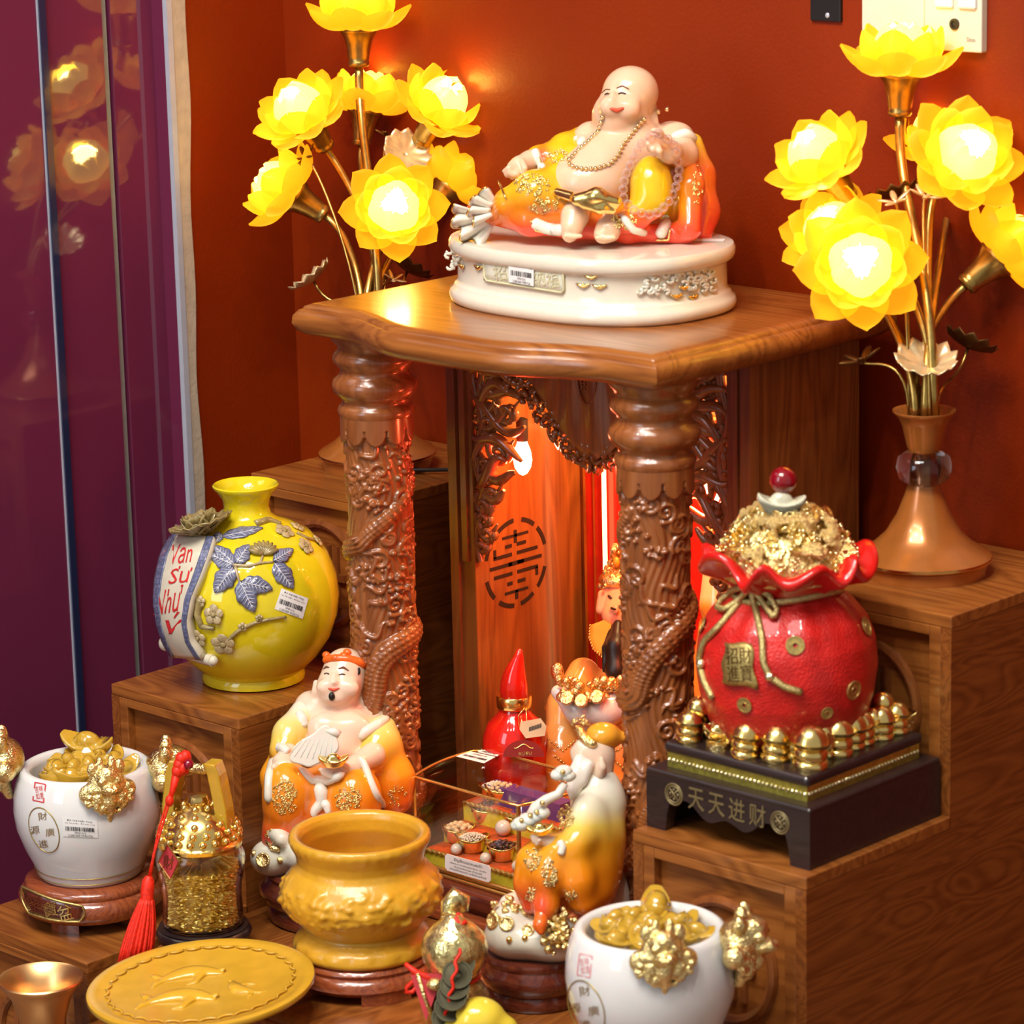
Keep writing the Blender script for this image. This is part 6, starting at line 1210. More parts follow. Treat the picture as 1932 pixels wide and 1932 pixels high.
# ================================================================== red money sack on a black base
M('sack_red', (.62, .012, .008), .42, var=.25, scale=50, bump=.0012, bscale=420, coat=.25); M('sack_ruffle', (.68, .012, .008), .2, var=.1, coat=.6); M('rope_gold', (.62, .50, .20), .3, .85, var=.4, scale=500, bump=.001, bscale=900); M('emblem_bronze', (.26, .20, .09), .45, .5); M('ruby_glass', (.35, .0, .01), .03, coat=1., trans=.35); M('trim_gold', (.62, .55, .10), .3, .8, var=.3, scale=250)
fl, frr = onplane(1209, 1560, 'z', ZV), onplane(1536, 1640, 'z', ZV); x0, x1 = max(fl[0], .272), min(frr[0], .4705); y0 = (fl[1]+frr[1])/2; y0 = max(y0, -.2225); y1 = min(y0+.200, YLm-.003); hl, ht_ = .053, .081
sk = thing('money_sack', 'red cloth money sack heaped with gold on a black lettered base', 'ornament', ((x0+x1)/2, (y0+y1)/2, ZV)); SL = ((x0+x1)/2, (y0+y1)/2, ZV)
W_ = x1-x0; nn = 60; ts = np.linspace(0, 1, nn); arch = []
for t in ts:
    u = abs(2*t-1); arch.append((x0+.022+(W_-.044)*t, ZV+(.027-.006*math.cos(u*PI*1.0)+.004*math.cos(u*PI*3.2))*(1-max(0, (u-.90)/.10)**2)))
outl = [(x0, ZV), (x0, ZV+hl), (x1, ZV+hl), (x1, ZV), (x1-.022, ZV)]+arch[::-1]+[(x0+.022, ZV)]
low = MB().prism([(x, z-ZV) for x, z in outl], 0, .012, rotmat('X', PI/2), (0, y0+.012, ZV)).build('lower_tier', 'blackwood', sk, 0, local=SL)
low2 = MB().box(x0, x0+.012, y0+.0121, y1, ZV, ZV+hl).box(x1-.012, x1, y0+.0121, y1, ZV, ZV+hl).box(x0+.012, x1-.012, y1-.012, y1, ZV, ZV+hl).build('lower_side', 'blackwood', sk, 0, local=SL); bevel(MB().box(x0-.0005, x1+.0005, y0-.0005, y1, ZV+hl-.001, ZV+hl+.004).build('tier_top', 'blackwood', sk, 0, local=SL), .003, 3); hl += .004
i_ = .014; tb2 = MB().box(x0+i_, x1-i_, y0+i_, y1-i_, ZV+hl, ZV+hl+.014).build('trim_band', 'trim_gold', sk, 0, local=SL); mb = MB()
for k in range(34): f = (k+.5)/34; mb.ell((x0+i_+(W_-2*i_)*f, y0+i_, ZV+hl+.007), .0019, 8, 6).ell((x1-i_, y0+i_+(y1-y0-2*i_)*f, ZV+hl+.007), .0019, 8, 6)
mb.build('trim_beading', 'pale_gold', tb2, 180, local=SL)
bevel(MB().box(x0+.011, x1-.011, y0+.011, y1-.011, ZV+hl+.014, ZV+ht_).build('upper_tier', 'blackwood', sk, 0, local=SL), .004, 3)
for k, ch in enumerate('天天进财'): write('base_writing', ch, .026, 'emblem_bronze', low, (x0+W_*(.315+.125*k), y0-.0004, ZV+.0385-.0*k), (1, 0, 0), (0, 0, 1), fit=(.0185, .0205), extrude=.0004, local=SL)
for u in (.175, .825):
    mb = MB(); c = V3(x0+W_*u, y0-.0002, ZV+.0375); th = np.linspace(0, 2*PI, 28, endpoint=False)
    for r in (.0100, .0078): mb.tube([c+V3(r*math.cos(a), 0, r*math.sin(a)) for a in th], .0009, 5, True)
    for a in (.785, 2.356): mb.tube([c+V3(q*math.cos(a), 0, q*math.sin(a)) for q in (-.007, 0, .007)], .0009, 5)
    for a in range(4): mb.ell(c+V3(.0045*math.cos(a*PI/2), 0, .0045*math.sin(a*PI/2)), (.0016, .0006, .0016), 6, 5)
    mb.build('coin_emblem', 'emblem_bronze', low, 180, local=SL)
sc_ = V3((x0+x1)/2-.006, (y0+y1)/2-.002, ZV+ht_); th = np.arange(120)*2*PI/120
SP = [(.05, .0), (.062, .004), (.073, .020), (.0800, .045), (.0825, .070), (.0800, .095), (.0720, .115), (.0590, .130), (.0490, .138), (.0465, .142)]
def folds(q, th):
    z = q[0, 2]; a = np.clip((z-.085)/.06, 0, 1); r = np.hypot(q[:, 0], q[:, 1]); f = 1+a*.035*np.sin(th*9+1)+a*.02*np.sin(th*17)+.008*np.sin(th*4+z*60); return np.stack([q[:, 0]*f, q[:, 1]*f, q[:, 2]], 1)
seg = np.r_[0, np.cumsum(np.hypot(*np.diff(np.array(SP), axis=0).T))]; tt = np.linspace(0, seg[-1], 40); SPf = np.stack([np.interp(tt, seg, [p[k] for p in SP]) for k in (0, 1)], 1)
MB().lathe([tuple(p) for p in SPf], 120, sc_, fn=folds).build('sack_body', 'sack_red', sk, 180, local=SL)
P = []
for k, (r, z) in enumerate(((.046, .140), (.050, .145), (.057, .152), (.066, .158), (.0735, .1625), (.0770, .1655), (.0785, .169), (.0770, .172), (.0730, .1735), (.066, .172), (.056, .168), (.048, .165))):
    f = np.clip((r-.046)/.03, 0, 1); ph = th*9+.9*np.sin(th*2+1)+.6*np.sin(th*5); a = .0105*f*(1+.35*np.sin(th*3+.5)); P.append(np.stack([sc_[0]+(r+.35*a*np.cos(ph))*np.cos(th), sc_[1]+(r+.35*a*np.cos(ph))*np.sin(th), sc_[2]+z+a*np.sin(ph)*.9], 1))
MB().grid(P, True).build('ruffle', 'sack_ruffle', sk, 180, local=SL)
SS = Rev(sc_, SP[1:])
def rope(pts, r, name='cord', lift=.002):
    pts = np.array(pts, float); t = np.linspace(0, 1, len(pts)); return MB().tube([SS.pt(np.interp(k, t, pts[:, 0]), np.interp(k, t, pts[:, 1]), lift) for k in np.linspace(0, 1, 24)], r, 8).build(name, 'rope_gold', sk, 180, local=SL)
a_ = np.arange(64)*2*PI/64; MB().tube([sc_+V3(.0495*math.cos(a), .0495*math.sin(a), .1405+.004*math.sin(a*2+2)) for a in a_], .0036, 8, True).build('tie_cord', 'rope_gold', sk, 180, local=SL)
rope([(1412, 1106), (1385, 1112), (1362, 1130), (1352, 1145), (1365, 1150), (1390, 1135), (1412, 1112)], .0030, 'bow_loop', .006); rope([(1416, 1108), (1432, 1125), (1448, 1150), (1460, 1165), (1466, 1150), (1450, 1122), (1420, 1106)], .0030, 'bow_loop', .006)
rope([(1412, 1110), (1392, 1140), (1358, 1180), (1328, 1210), (1318, 1245), (1328, 1285), (1345, 1318)], .0034); rope([(1416, 1110), (1426, 1150), (1438, 1205), (1440, 1250), (1452, 1276), (1480, 1296), (1512, 1306)], .0034)
MB().ell(SS.pt(1413, 1107, .006), .0052, 12, 8).build('knot', 'rope_gold', sk, 180, local=SL)
for q in ((1452, 1276), (1322, 1252)): MB().ell(SS.pt(*q, .003), .0048, 12, 8).build('cord_bead', 'pale_gold', sk, 180, local=SL)
def coin_data(name, mat, r=.0085):
    o = MB().lathe([(.0022, .0), (r, 0), (r, .0014), (r*.84, .0014), (r*.82, .0008), (.0032, .0008), (.0030, .0014), (.0022, .0014), (.0022, 0)], 24, caps=False); [o.box(-.0008, .0008, -.002, .002, .0007, .0012, rotmat('Z', a), (r*.58*math.cos(a+PI/2), r*.58*math.sin(a+PI/2), 0)) for a in (0, PI/2, PI, 1.5*PI)]
    o = o.build(name, mat, None, 40); d = o.data; bpy.data.objects.remove(o); return d
COIN = coin_data('coin', 'antique_gold'); COINB = coin_data('coin', 'gilt')
for q, s in (((1500, 1218), 1.), ((1634, 1182), 1.05), ((1610, 1302), 1.05), ((1405, 1330), .85), ((1326, 1180), .9), ((1560, 1345), .7)): link('coin', COIN, sk, frame(SS.nrm(*q)), SS.pt(*q, .0004)-np.array(SL), s)
pt_ = [(1368, 1212), (1418, 1214), (1428, 1300), (1362, 1288)]; pp = MB().grid([[SS.pt(*(g4(pt_, u, v)+np.array((3*math.sin(9*v), 2*math.sin(7*u)))), .0018) for u in np.linspace(0, 1, 7)] for v in np.linspace(0, 1, 9)]).build('lucky_patch', 'antique_gold', sk, 180, local=SL, thick=.002)
print_on(SS, 'patch_writing', '招財\n進寶', 1394, 1254, 48, 66, 'dark_bronze', pp, SL, -.06, lift=.0036)
# gold heaped in the mouth
rg = np.random.default_rng(21); tp = sc_+V3(0, 0, .165)
mnd = MB().lathe([(.060, -.010), (.056, .008), (.046, .024), (.030, .036), (.0, .040)], 40, tp).build('gold_mound', 'gilt', sk, 180, local=SL)
for k in range(150):
    a = rg.uniform(0, 2*PI); r = .062*math.sqrt(rg.uniform(0, 1)); z = np.interp(r, (0, .03, .046, .056, .062), (.044, .040, .028, .014, .004))+rg.uniform(-.004, .006); n = V3(math.cos(a)*r*14, math.sin(a)*r*14, 1.)+rg.normal(0, .45, 3); R = frame(n)@rotmat('Z', rg.uniform(0, 6)); c = tp+V3(r*math.cos(a), r*math.sin(a), z)-np.array(SL)
    u = rg.uniform()
    if u < .45: link('coin', COINB, sk, R, c, rg.uniform(.75, 1.25))
    elif u < .75: link('ingot', ING_G, sk, R, c, rg.uniform(.22, .34))
    else: link('lucky_beast', LION, sk, R, c, rg.uniform(.26, .42))
mb = MB(); M('bright_gold', (.95, .78, .38), .12, 1., var=.1)
for k in range(520):
    a = rg.uniform(0, 2*PI); r = .066*math.sqrt(rg.uniform(0, 1)); z = np.interp(r, (0, .03, .046, .056, .066), (.050, .045, .033, .020, .004))+rg.uniform(-.006, .004); mb.ell(tp+V3(r*math.cos(a), r*math.sin(a), z), rg.uniform(.0010, .0026), 6, 5)
o = mb.build('gold_beading', 'bright_gold', sk, 180, local=SL); o['kind'] = 'stuff'
cb = at(1474, 950, tp, .02); M('cup_porcelain', (.62, .60, .44), .12, coat=.5); ING_W = ING_G.copy(); ING_W.materials[0] = MATS['cup_porcelain']
link('pearl_ingot', ING_W, sk, frame(cvec(.05, .93, .35), cvec(1, 0, 0))@rotmat('Z', PI/2), cb-np.array(SL), .72)
MB().ell(at(1478, 906, tp, .02), .0125, 20, 14).build('ruby_ball', 'ruby_glass', sk, 180, local=SL)
# gold ingots set round the foot
o = MB().lathe([(0, 0), (.0115, 0), (.0125, .003), (.0115, .0055), (.0105, .006), (.0118, .008), (.0120, .0115), (.0108, .014), (.0095, .0145), (.0135, .017), (.0155, .0205), (.0120, .0195), (.0100, .024), (.006, .0285), (0, .030)], 24).build('ingot_stack', 'gold_metal', None, 60); STK = o.data; bpy.data.objects.remove(o)
zb = ZV+ht_
for px, py, s in ((1300, 1392, .85), (1356, 1405, .95), (1406, 1420, .95), (1463, 1428, .95), (1528, 1440, 1.12), (1580, 1418, 1.), (1625, 1396, .9), (1660, 1386, .9), (1690, 1376, .85), (1322, 1376, .9), (1382, 1398, .95), (1434, 1412, .95), (1495, 1422, 1.), (1552, 1420, .95), (1604, 1404, .95), (1642, 1388, .85), (1676, 1374, .8), (1704, 1368, .8)):
    c = onplane(px, py+6, 'z', zb)
    if int(px) % 3 == 0:
        for q_ in range(3): link('coin', COINB, sk, rotmat('Z', q_), c+V3(0, 0, .0022*q_)-np.array(SL), 1.45*s)
        link('foot_ingot', ING_G, sk, frame(cvec(.1, .85, .5), cvec(1, 0, 0))@rotmat('Z', PI/2), c+V3(0, 0, .017*s)-np.array(SL), .50*s); continue
    link('ingot_stack', STK, sk, rotmat('Z', px)@rotmat('X', .12*math.sin(px)), c-np.array(SL), 1.18*s)
for px, py, s in ((1432, 1398, .9), (1496, 1400, .9), (1600, 1380, 1.), (1555, 1390, .9), (1640, 1366, .8), (1345, 1380, .8)): c = onplane(px, py, 'z', zb+.012); link('coin', COINB, sk, frame(cvec(rg.uniform(-.5, .5), .4, .8)), c-np.array(SL), 1.2*s)
for px, py in ((1318, 1335), (1666, 1325)): MB().ell(onplane(px, py, 'z', zb+.030), .0105, 16, 12).build('gold_ball', 'gold_metal', sk, 180, local=SL)
# ================================================================== glass case of lucky grains
M('pane_glass', (.9, .85, .75), .02, trans=1., ior=1.02, spec=.5, var=0)
nt = MATS['pane_glass'].node_tree; p = nt.nodes['Principled BSDF']; tp_ = N(nt, 'ShaderNodeBsdfTransparent'); tp_.inputs[0].default_value = (.98, .97, .95, 1); gs = N(nt, 'ShaderNodeBsdfGlossy'); gs.inputs['Roughness'].default_value = .03; ms = N(nt, 'ShaderNodeMixShader'); ms.inputs[0].default_value = .07
nt.links.new(tp_.outputs[0], ms.inputs[1]); nt.links.new(gs.outputs[0], ms.inputs[2]); nt.links.new(ms.outputs[0], nt.nodes['Material Output'].inputs[0])
M('brass_frame', (.90, .60, .18), .25, .9); M('lime_satin', (.78, .68, .05), .35, var=.2, scale=120); M('orange_cloth', (.62, .10, .02), .6, var=.3, scale=200); M('purple_cloth', (.12, .05, .22), .5); M('gold_braid', (.75, .58, .18), .35, .8, var=.4, scale=500)
M('pearl', (.82, .76, .68), .12, coat=.6, sss=.2); M('dark_beans', (.07, .018, .014), .25, coat=.4); M('pale_beans', (.78, .62, .36), .35); M('white_seeds', (.86, .82, .70), .5)
zc0, zc1 = .100, .200; cl_, cr_, cf_, cbk = -.134, .014, -.1085, .004
ol = [(cl_, cf_)]+[(x, cf_) for x in np.linspace(cl_, cr_, 9)[1:-1]]+[(cr_, cf_)]+[(cr_+.014*math.sin(PI*t*.72), cf_+(cbk-cf_-.012)*t) for t in np.linspace(.08, 1, 9)]+[(cr_-.002, cbk)]+[(x, cbk) for x in np.linspace(cr_-.02, cl_+.02, 7)]+[(cl_+.002, cbk)]+[(cl_-.014*math.sin(PI*t*.72), cf_+(cbk-cf_-.012)*t) for t in np.linspace(1, .08, 9)]
cst = thing('case_stand', 'dark red-brown wooden stand under the glass case', 'stand', (-.06, -.05, ZA)); CSL = (-.06, -.05, ZA)
bevel(MB().box(cl_-.018, cr_+.018, cf_-.016, cbk+.012, ZA+.020, zc0).build('top', 'rosewood', cst, 0, local=CSL), .006, 3); bevel(MB().box(cl_-.024, cr_+.024, cf_-.022, cbk+.012, ZA, ZA+.014).build('base', 'rosewood_red', cst, 0, local=CSL), .005, 3); MB().box(cl_-.01, cr_+.01, cf_-.008, cbk+.006, ZA+.012, ZA+.022).build('neck', 'rosewood', cst, 0, local=CSL)
case = thing('grain_case', 'brass-edged glass case of lucky grains in tiny gold ingots', 'display case', (-.06, -.05, zc0)); CL = (-.06, -.05, zc0)
MB().prism(ol, zc0, zc0+.006).build('tray', 'brass_frame', case, 40, local=CL); pan_n = len(ol)
MB().prism(ol, zc1-.0015, zc1).build('lid_pane', 'pane_glass', case, 0, local=CL)
fr_i = [i for i, q in enumerate(ol) if q[1] == cf_]
MB().box(cl_, cr_, cf_, cf_+.0015, zc0+.004, zc1).build('front_pane', 'pane_glass', case, 0, local=CL)
MB().grid([[(x, y, z) for x, y in ol[fr_i[-1]:]+[ol[0]]] for z in (zc0+.004, zc1)]).build('side_pane', 'pane_glass', case, 180, local=CL, thick=.0012)
MB().tube([(x, y, zc1) for x, y in ol], .0016, 6, True).build('lid_edge', 'brass_frame', case, 180, local=CL)
for z in (zc0+.008, zc0+.002): MB().tube([(x, y-.001 if y == cf_ else y, z) for x, y in ol], .0024, 6, True).build('tray_edge', 'brass_frame', case, 180, local=CL)
for x in (cl_, cr_): MB().box(x-.0016, x+.0016, cf_-.0016, cf_+.0016, zc0, zc1).build('corner_bar', 'brass_frame', case, 0, local=CL)
def tier(y, z, mat): return MB().box(cl_+.004, cr_-.004, y, cbk-.006, z-.014, z).build('tier', mat, case, 0, local=CL)
T1, T2, T3 = (cf_+.010, zc0+.020), (cf_+.038, zc0+.036), (cf_+.068, zc0+.056)
for y, z in (T1, T2, T3):
    tr2 = MB().box(cl_+.004, cr_-.004, y, y+.002, zc0+.006, z-.001).build('tier_front', 'lime_satin', case, 0, local=CL); MB().box(cl_+.004, cr_-.004, y, cbk-.004, z-.002, z).build('tier_top', 'orange_cloth', case, 0, local=CL)
    MB().tube([(x, y-.001, z+.001*math.sin(x*900)) for x in np.linspace(cl_+.005, cr_-.005, 60)], .0019, 6).build('gold_braid', 'gold_braid', tr2, 180, local=CL)
MB().box(cl_+.02, cr_-.02, cbk-.030, cbk-.010, zc0+.056, zc0+.075).build('back_block', 'purple_cloth', case, 0, local=CL)
rg = np.random.default_rng(31)
o = MB().lathe([(0, -.014), (.0085, -.014), (.011, -.010), (.0145, -.002), (.0165, .0015), (.0150, .0018), (.0130, -.001), (.0095, -.008), (0, -.009)], 28, fn=lambda q, th: np.stack([q[:, 0]*1.12, q[:, 1]*.82, q[:, 2]+np.where(q[:, 2] > -.004, .0045*np.cos(th)**2, 0)], 1)).build('grain_cup', 'gold_metal', None, 180); CUP = o.data; bpy.data.objects.remove(o)
def grain_cup(px, py, z, mat, label, big, n):
    c = onplane(px, py, 'z', z); c[0] = min(max(c[0], cl_+.018), cr_-.014); c[1] = min(max(c[1], cf_+.016), cbk-.022); t = thing('grain_cup', label, 'ingot cup', V3(c[0], c[1], z), .75, 'grain cups in the glass case')
    link('cup', CUP, t, np.eye(3), V3(0, 0, .014)); mb = MB()
    for k in range(n): a = k*2.4; r = math.sqrt((k+.5)/n); mb.ell((.0145*r*math.cos(a), .0105*r*math.sin(a), .0145+.006*(1-r*r)+rg.uniform(-.0006, .0006)), (big, big*.8, big*.8), 7, 5, rotmat('Z', rg.uniform(0, 3)))
    o = mb.build('grains', mat, t, 180); o['kind'] = 'stuff'
grain_cup(847, 1584, T1[1], 'pale_beans', 'tiny gold ingot cup of pale soy beans at the left of the glass case', .0038, 18)
grain_cup(892, 1608, T1[1], 'white_seeds', 'tiny gold ingot cup of white seeds in the front row of the glass case', .0016, 90)
grain_cup(949, 1624, T1[1], 'dark_beans', 'tiny gold ingot cup of dark beans in the front row of the glass case', .0030, 26)
grain_cup(918, 1552, T2[1], 'dark_beans', 'tiny gold ingot cup of dark beans on the second tier of the glass case', .0028, 28)
grain_cup(979, 1566, T2[1], 'purple_cloth', 'tiny gold ingot cup of purple grains on the second tier of the glass case', .0024, 34)
grain_cup(960, 1502, T3[1], 'white_seeds', 'tiny gold ingot cup of white seeds on the top tier of the glass case', .0018, 70)
grain_cup(1010, 1492, T3[1], 'pale_beans', 'tiny gold ingot cup of pale beans at the right of the top tier', .0032, 20)
for px, py, (ty, tz), lb in ((949, 1562, T2, 'large pearl between the cups on the second tier of the glass case'), (861, 1602, T1, 'small pearl beside the pale soy beans in the glass case'), (916, 1619, T1, 'small pearl beside the front cup of dark beans'), (976, 1634, T1, 'small pearl at the right end of the front row in the case')):
    r = .0085 if tz == T2[1] else .0060; c = onplane(px, py, 'z', tz+r); tag(MB().ell((0, 0, 0), r, 16, 12).build('pearl', 'pearl', None, 180), lb, 'pearl', 'pearls in the glass case').location = tuple(c)
FP = Flat((0, cf_-.0004, 0), (0, -1, 0)); cd_ = thing('caption_card', 'white card of printed lettering propped on the front of the glass case', 'card', onplane(884, 1660, 'y', cf_-.003)); cdl = onplane(884, 1660, 'y', cf_-.003)
c4_ = [(840, 1610), (926, 1634), (926, 1666), (840, 1641)]; g_ = lambda u, v: g4(c4_, u, v); FP.o = V3(0, cf_-.004, 0)
o = MB().add([FP.pt(*g_(u, v)) for u, v in ((.04, 0), (.96, 0), (1, .2), (1, .85), (.95, 1), (.05, 1), (0, .85), (0, .15))], [tuple(range(8))]).build('card', 'label_paper', cd_, 0, local=cdl, thick=.0008)
FP.o = V3(0, cf_-.0046, 0)
for txt, v, hh, ww in (('ธัญพืชมงคลนพเก้า', .22, .24, .62), ('เพื่อความเจริญรุ่งเรือง มั่งคั่ง', .47, .12, .8), ('ร่ำรวยเงินทอง ค้าขายดี', .64, .12, .6), ('มีกินมีใช้ตลอดไป เหลือกินเหลือใช้', .82, .12, .8)):
    tv, tf = text_mesh(txt, 1., 0.)
    if len(tv): lo, hi = tv.min(0), tv.max(0); mesh_obj('card_print', [FP.pt(*g_(.5+((a-(lo[0]+hi[0])/2)/(hi[0]-lo[0]))*ww, v-((b-(lo[1]+hi[1])/2)/(hi[1]-lo[1]))*hh)) for a, b, _ in tv], tf, 'label_ink', o, 0, local=cdl, fix=False)
LP_ = Flat((0, 0, zc1), (0, 0, 1)); price_label(LP_, case, CL, [(885, 1417), (935, 1428), (913, 1440), (860, 1427)], [('SP00214', .2, .16, .5)], .0006); price_label(LP_, case, CL, [(908, 1413), (945, 1421), (938, 1427), (901, 1419)], [('MG91.92', .5, .5, .7)], .0006, bars=False)

# ================================================================== red bottle
M('red_glaze', (.62, .012, .006), .06, var=.08, coat=.7); M('tag_paper', (.62, .50, .30), .6); M('tag_red', (.22, .012, .008), .35, coat=.3)
bp = onplane(972, 1400, 'y', .032); bz = ZA; rb = thing('red_bottle', 'glossy red gourd bottle with a gold collar and a pointed red stopper', 'bottle', (bp[0], bp[1], bz)); BL = (bp[0], bp[1], bz); hz = bp[2]-bz
MB().lathe([(0, 0), (.024, 0), (.028, .006), (.034, .03), (.0355, hz-.012), (.0340, hz+.008), (.0285, hz+.022), (.0185, hz+.032), (.0150, hz+.038), (.0150, hz+.045), (0, hz+.045)], 48).build('body', 'red_glaze', rb, 180)
MB().lathe([(.0175, hz+.0385), (.0190, hz+.040), (.0190, hz+.0505), (.0180, hz+.052), (.0145, hz+.052), (.0145, hz+.0385)], 40, caps=False).build('collar', 'gold_metal', rb, 50)
n = 32; th = np.arange(n)*2*PI/n; P = []
for r, z, dx in ((.0145, .050, 0), (.0150, .058, 0), (.0142, .066, .0), (.0120, .076, .0008), (.0085, .086, .003), (.0055, .094, .0055), (.0030, .1005, .0068), (.0004, .1025, .0070)): P.append(np.stack([r*np.cos(th), r*np.sin(th), np.full(n, hz+z)], 1)+dx*RT)
MB().grid(P, True).build('stopper', 'red_glaze', rb, 180)
fb = V3(*BL)+V3(0, 0, hz); tgc = [at(x, y, fb, .038) for x, y in ((982, 1362), (1020, 1355), (1031, 1370), (1028, 1388), (992, 1393), (980, 1376))]
pt2 = thing('paper_price_tag', 'cream paper price tag hung on the neck of the red bottle', 'tag', tgc[0]); tg3 = MB().add(tgc, [tuple(range(6))]).build('tag', 'tag_paper', pt2, 0, local=tgc[0], thick=.0008)
mb = MB()
for k in range(16): q = [at(998+1.5*k+a, 1380-k*.5-b, fb, .0388) for a, b in ((0, 0), (.9, 0), (.9, 8), (0, 8))]; mb.add(q, [(0, 1, 2, 3)])
mb.build('bar_code', 'label_ink', tg3, 0, local=tgc[0]); MB().tube([at(x, y, fb, .036) for x, y in ((990, 1335), (978, 1350), (980, 1372))], .0007, 5).tube([at(x, y, fb, .036) for x, y in ((992, 1335), (994, 1360), (990, 1395))], .0007, 5).build('string', 'gold_metal', pt2, 180, local=tgc[0])
th = np.linspace(0, PI, 16); rt = [at(988+39*math.cos(a), 1428-32*math.sin(a), fb, .044) for a in th]; rtg = thing('red_tag', 'half-round dark red card tag lettered in gold on the red bottle', 'tag', rt[0]); o = MB().add(rt, [tuple(range(16))]).build('tag', 'tag_red', rtg, 0, local=rt[0], thick=.0008)
FB = Flat(at(988, 1420, fb, .0448), TW); print_on(FB, 'tag_writing', 'RƯỢU', 991, 1422, 24, 9, 'gold_braid', o, rt[0], -.05, lift=0.)
mb = MB(); [mb.tube([FB.pt(988+x, 1408-4*math.cos(x/5)) for x in (q-4, q, q+4)], .0005, 4) for q in (-14, -7, 0, 7, 14)]; mb.build('tag_crest', 'gold_braid', o, 0, local=rt[0])

# ================================================================== gods inside the shrine
M('god_robe', (.80, .20, .02), .25, var=.1, coat=.3, sss=.1); M('god_skin', (.80, .42, .24), .25, sss=.3)
g1 = onplane(1172, 1592, 'z', .085); god = thing('wealth_god', 'orange-robed god with a gold crown and long black beard holding a tray of gold', 'figurine', g1); f3 = Fig(1172, 1592, g1)
ro = Sculpt(f3, 1010, 1330, 1150, 1600, -.07, .085, .0022)
ro.ch([(1190, 1250, .0, 40), (1185, 1330, .0, 62), (1180, 1420, .01, 80), (1178, 1520, .01, 90), (1178, 1560, .01, 92)], k=.016).ch([(1100, 1270, .0, 30), (1070, 1330, .02, 34), (1060, 1420, .03, 40), (1070, 1500, .03, 44)], k=.014).ch([(1260, 1270, .0, 34), (1290, 1340, .02, 40), (1295, 1450, .02, 46)], k=.014).e(1046, 1335, .01, 20, 12, 12, k=.006)
def gcol(P): py = f3.y-P[:, 1]*f3.S; st = [(1250, (.84, .42, .10)), (1360, (.82, .40, .10)), (1440, (.82, .22, .02)), (1535, (.80, .16, .015)), (1548, (.78, .66, .48)), (1600, (.74, .62, .42))]; return np.stack([np.interp(py, [s[0] for s in st], [s[1][k] for s in st]) for k in range(3)], 1)
ro.build('robe', 'airbrushed_robe', god, g1, gcol)
fc = Sculpt(f3, 1100, 1240, 1080, 1260, -.06, .07, .0018); fc.e(1172, 1140, .0, 42, 52, 42, k=.006).e(1164, 1160, .020, 30, 26, 24, k=.006).e(1160, 1148, .036, 7, 10, 7, k=.003).ch([(1135, 1120, .01, 8), (1132, 1150, .01, 9)], k=.002).ch([(1172, 1180, .0, 24), (1180, 1220, .0, 26)], k=.006); fo = fc.build('head', 'god_skin', god, g1)
M('orange_halo', (.90, .45, .06), .3); th = np.linspace(0, 2*PI, 30, endpoint=False); MB().ell(f3.world(f3.p(1156, 1135, -.012)), 1., 20, 12).v
MB().add(f3.world(np.array([f3.p(1152+22*math.cos(a), 1135+34*math.sin(a), .004) for a in th])), [tuple(range(30))]).build('ear_guard', 'orange_halo', god, 0, local=g1, thick=.006)
cw = MB(); rg = np.random.default_rng(17)
for _ in range(110): y = rg.uniform(1030, 1108); w = 10+24*((y-1030)/78); cw.ell(f3.world(f3.p(1166+rg.uniform(-w, w), y, rg.uniform(-.012, .022))), rg.uniform(.0020, .0048), 7, 5)
cw.ell(f3.world(f3.p(1164, 1092, .004)), (.020, .020, .010), 16, 8); cw.build('gold_crown', 'gilt', god, 180, local=g1); MB().ell(f3.world(f3.p(1162, 1060, .022)), (.004, .004, .006), 8, 6).build('crown_jewel', 'hat_orange', god, 180, local=g1)
bw = Sculpt(f3, 1110, 1230, 1160, 1310, .0, .08, .0016); bw.ch([(1164, 1176, .032, 9), (1160, 1215, .040, 17), (1160, 1262, .044, 18), (1162, 1296, .044, 12)], k=.006).ch([(1150, 1186, .03, 4), (1140, 1220, .038, 6), (1136, 1262, .04, 3)], k=.003); bw.build('beard', 'black_hair', fo, g1)
for pts in ([(1146, 1122), (1154, 1130)], [(1150, 1145), (1160, 1148)]): line_on(f3, [fc], pts, .0015, 'eye', 'face_paint_dark', fo, g1, .0, 6)
wing = MB().add(f3.world(np.array([f3.p(x, y, .03) for x, y in ((1112, 1178), (1138, 1168), (1152, 1176), (1146, 1205), (1134, 1236), (1118, 1222), (1110, 1200))])), [tuple(range(7))]).build('collar_flap', 'orange_halo', god, 0, local=g1, thick=.004); beads_on(f3, [ro], [(1112, 1178), (1110, 1200), (1118, 1222), (1134, 1236)], 2.6, 'gold_metal', wing, g1, 'gold_bead', cmin=.034); specks_on(f3, [ro], 1116, 1142, 1180, 1225, 24, .0012, 'gold_metal', wing, g1, 'gold_filigree', 5)
ty = Sculpt(f3, 1030, 1240, 1260, 1400, -.02, .11, .0018); ty.ch([(1052, 1300, .062, 14), (1090, 1330, .066, 26), (1140, 1332, .066, 28), (1190, 1316, .064, 26)], k=.010).ch([(1180, 1296, .060, 12), (1200, 1300, .058, 14)], k=.006).ch([(1090, 1345, .05, 22), (1110, 1366, .045, 14)], k=.008); ty.build('tray_scroll', 'milk_resin', god, g1)
mb = MB()
for _ in range(60): x, y = rg.uniform(1052, 1168), rg.uniform(1268, 1306); mb.ell(f3.world(f3.p(x, y+8*math.sin((x-1050)/36), .070+rg.uniform(0, .018))), rg.uniform(.0025, .006), 8, 6)
for x, y in ((1067, 1308), (1093, 1313), (1122, 1306)): mb.lathe([(0, -.002), (.0075, -.002), (.0075, .002), (.006, .0026), (0, .0018)], 16, f3.world(f3.p(x, y, .090)), R=frame(cvec(-.2, .3, .9)))
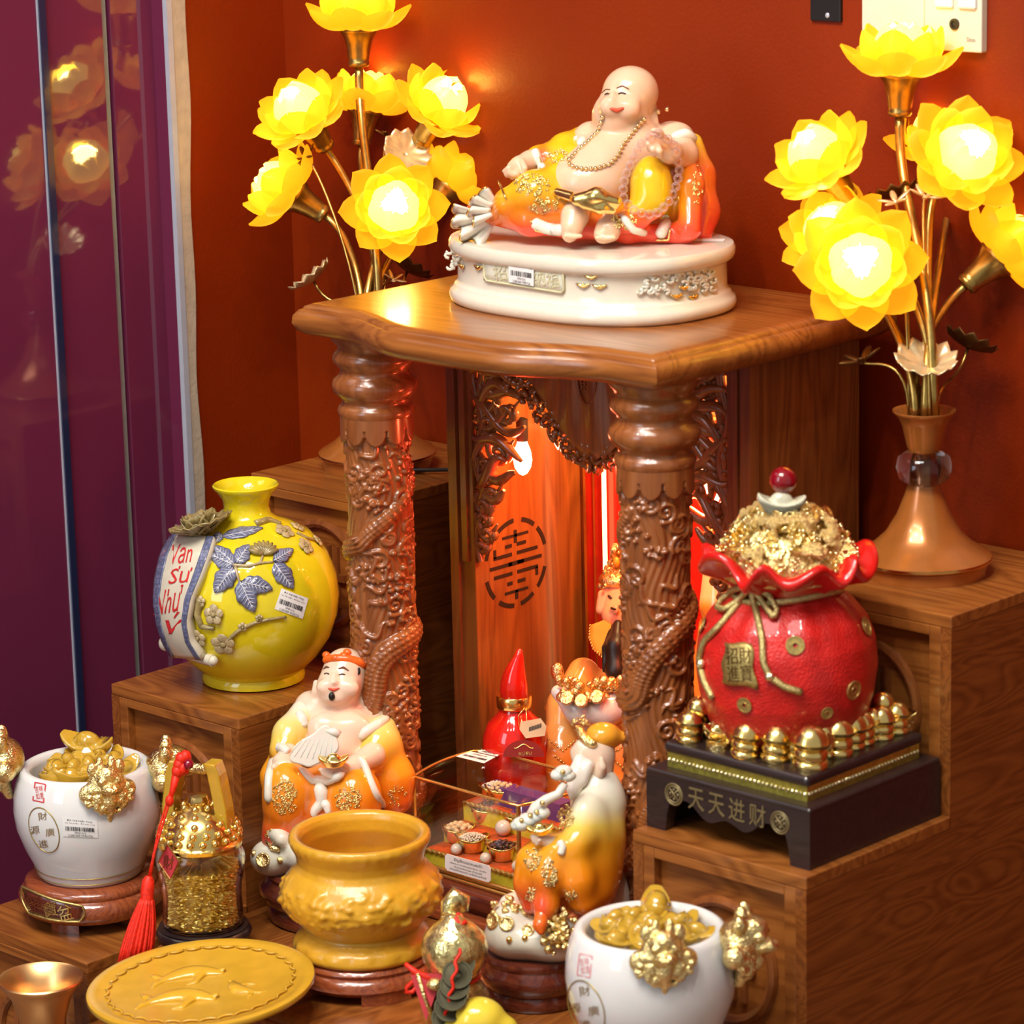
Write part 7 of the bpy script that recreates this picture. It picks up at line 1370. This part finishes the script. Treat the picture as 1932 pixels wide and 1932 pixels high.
mb.build('heaped_gold', 'gilt', god, 180, local=g1); MB().ell(f3.world(f3.p(1050, 1262, .06)), (.008, .006, .010), 10, 8).build('gold_knob', 'gilt', god, 180, local=g1)
for row, (y, n) in enumerate(((1400, 8), (1430, 9), (1462, 9), (1495, 9), (1538, 9))):
    beads_on(f3, [ro], [(1035+k*25+(12 if row % 2 else 0), y+(10 if k % 2 else -10)) for k in range(n)], 2.4, 'gold_metal', god, g1, 'gold_bead', 2.6, .4)
specks_on(f3, [ro], 1160, 1200, 1548, 1585, 26, .0016, 'gilt', god, g1, 'gold_filigree', 9)
g2 = V3(.098, .118, .085); q = Fig(1, 1, g2); gpx = 966+F_PX*((g2-EYE)@RT)/((g2-EYE)@FW); gpy = 966-F_PX*((g2-EYE)@UP)/((g2-EYE)@FW); f4 = Fig(gpx, gpy, g2); dx = gpx-1345; 
earth = thing('earth_god', 'pale-robed god with a gold flame halo behind the right column', 'figurine', g2)
e1 = Sculpt(f4, gpx-110, gpx+110, 1040, gpy+8, -.07, .08, .0024); e1.ch([(gpx, 1190, .0, 60), (gpx, 1300, .0, 78), (gpx, 1420, .0, 84), (gpx, gpy-60, .0, 86), (gpx, gpy-30, .0, 88)], k=.016).ch([(gpx-20, 1090, .02, 34), (gpx-20, 1140, .02, 40)], k=.010).e(gpx, 1120, .0, 46, 44, 40, k=.012)
def ecol(P): py = f4.y-P[:, 1]*f4.S; st = [(1080, (.86, .62, .34)), (1125, (.86, .60, .30)), (1140, (.80, .34, .04)), (1300, (.80, .26, .03))]; return np.stack([np.interp(py, [s[0] for s in st], [s[1][k] for s in st]) for k in range(3)], 1)
e1.build('robed_body', 'airbrushed_robe', earth, g2, ecol)
mb = MB()
for k in range(30): x = gpx-44+3.0*k+rg.uniform(-4, 4); y = rg.uniform(1020, 1085); mb.tube([f4.world(f4.p(x+5*math.sin(t*4+k), y-55*t, .012)) for t in np.linspace(0, 1, 7)], [.004, .0042, .004, .0034, .0028, .002, .0008], 6)
mb.build('flame_halo', 'gilt', earth, 180, local=g2)
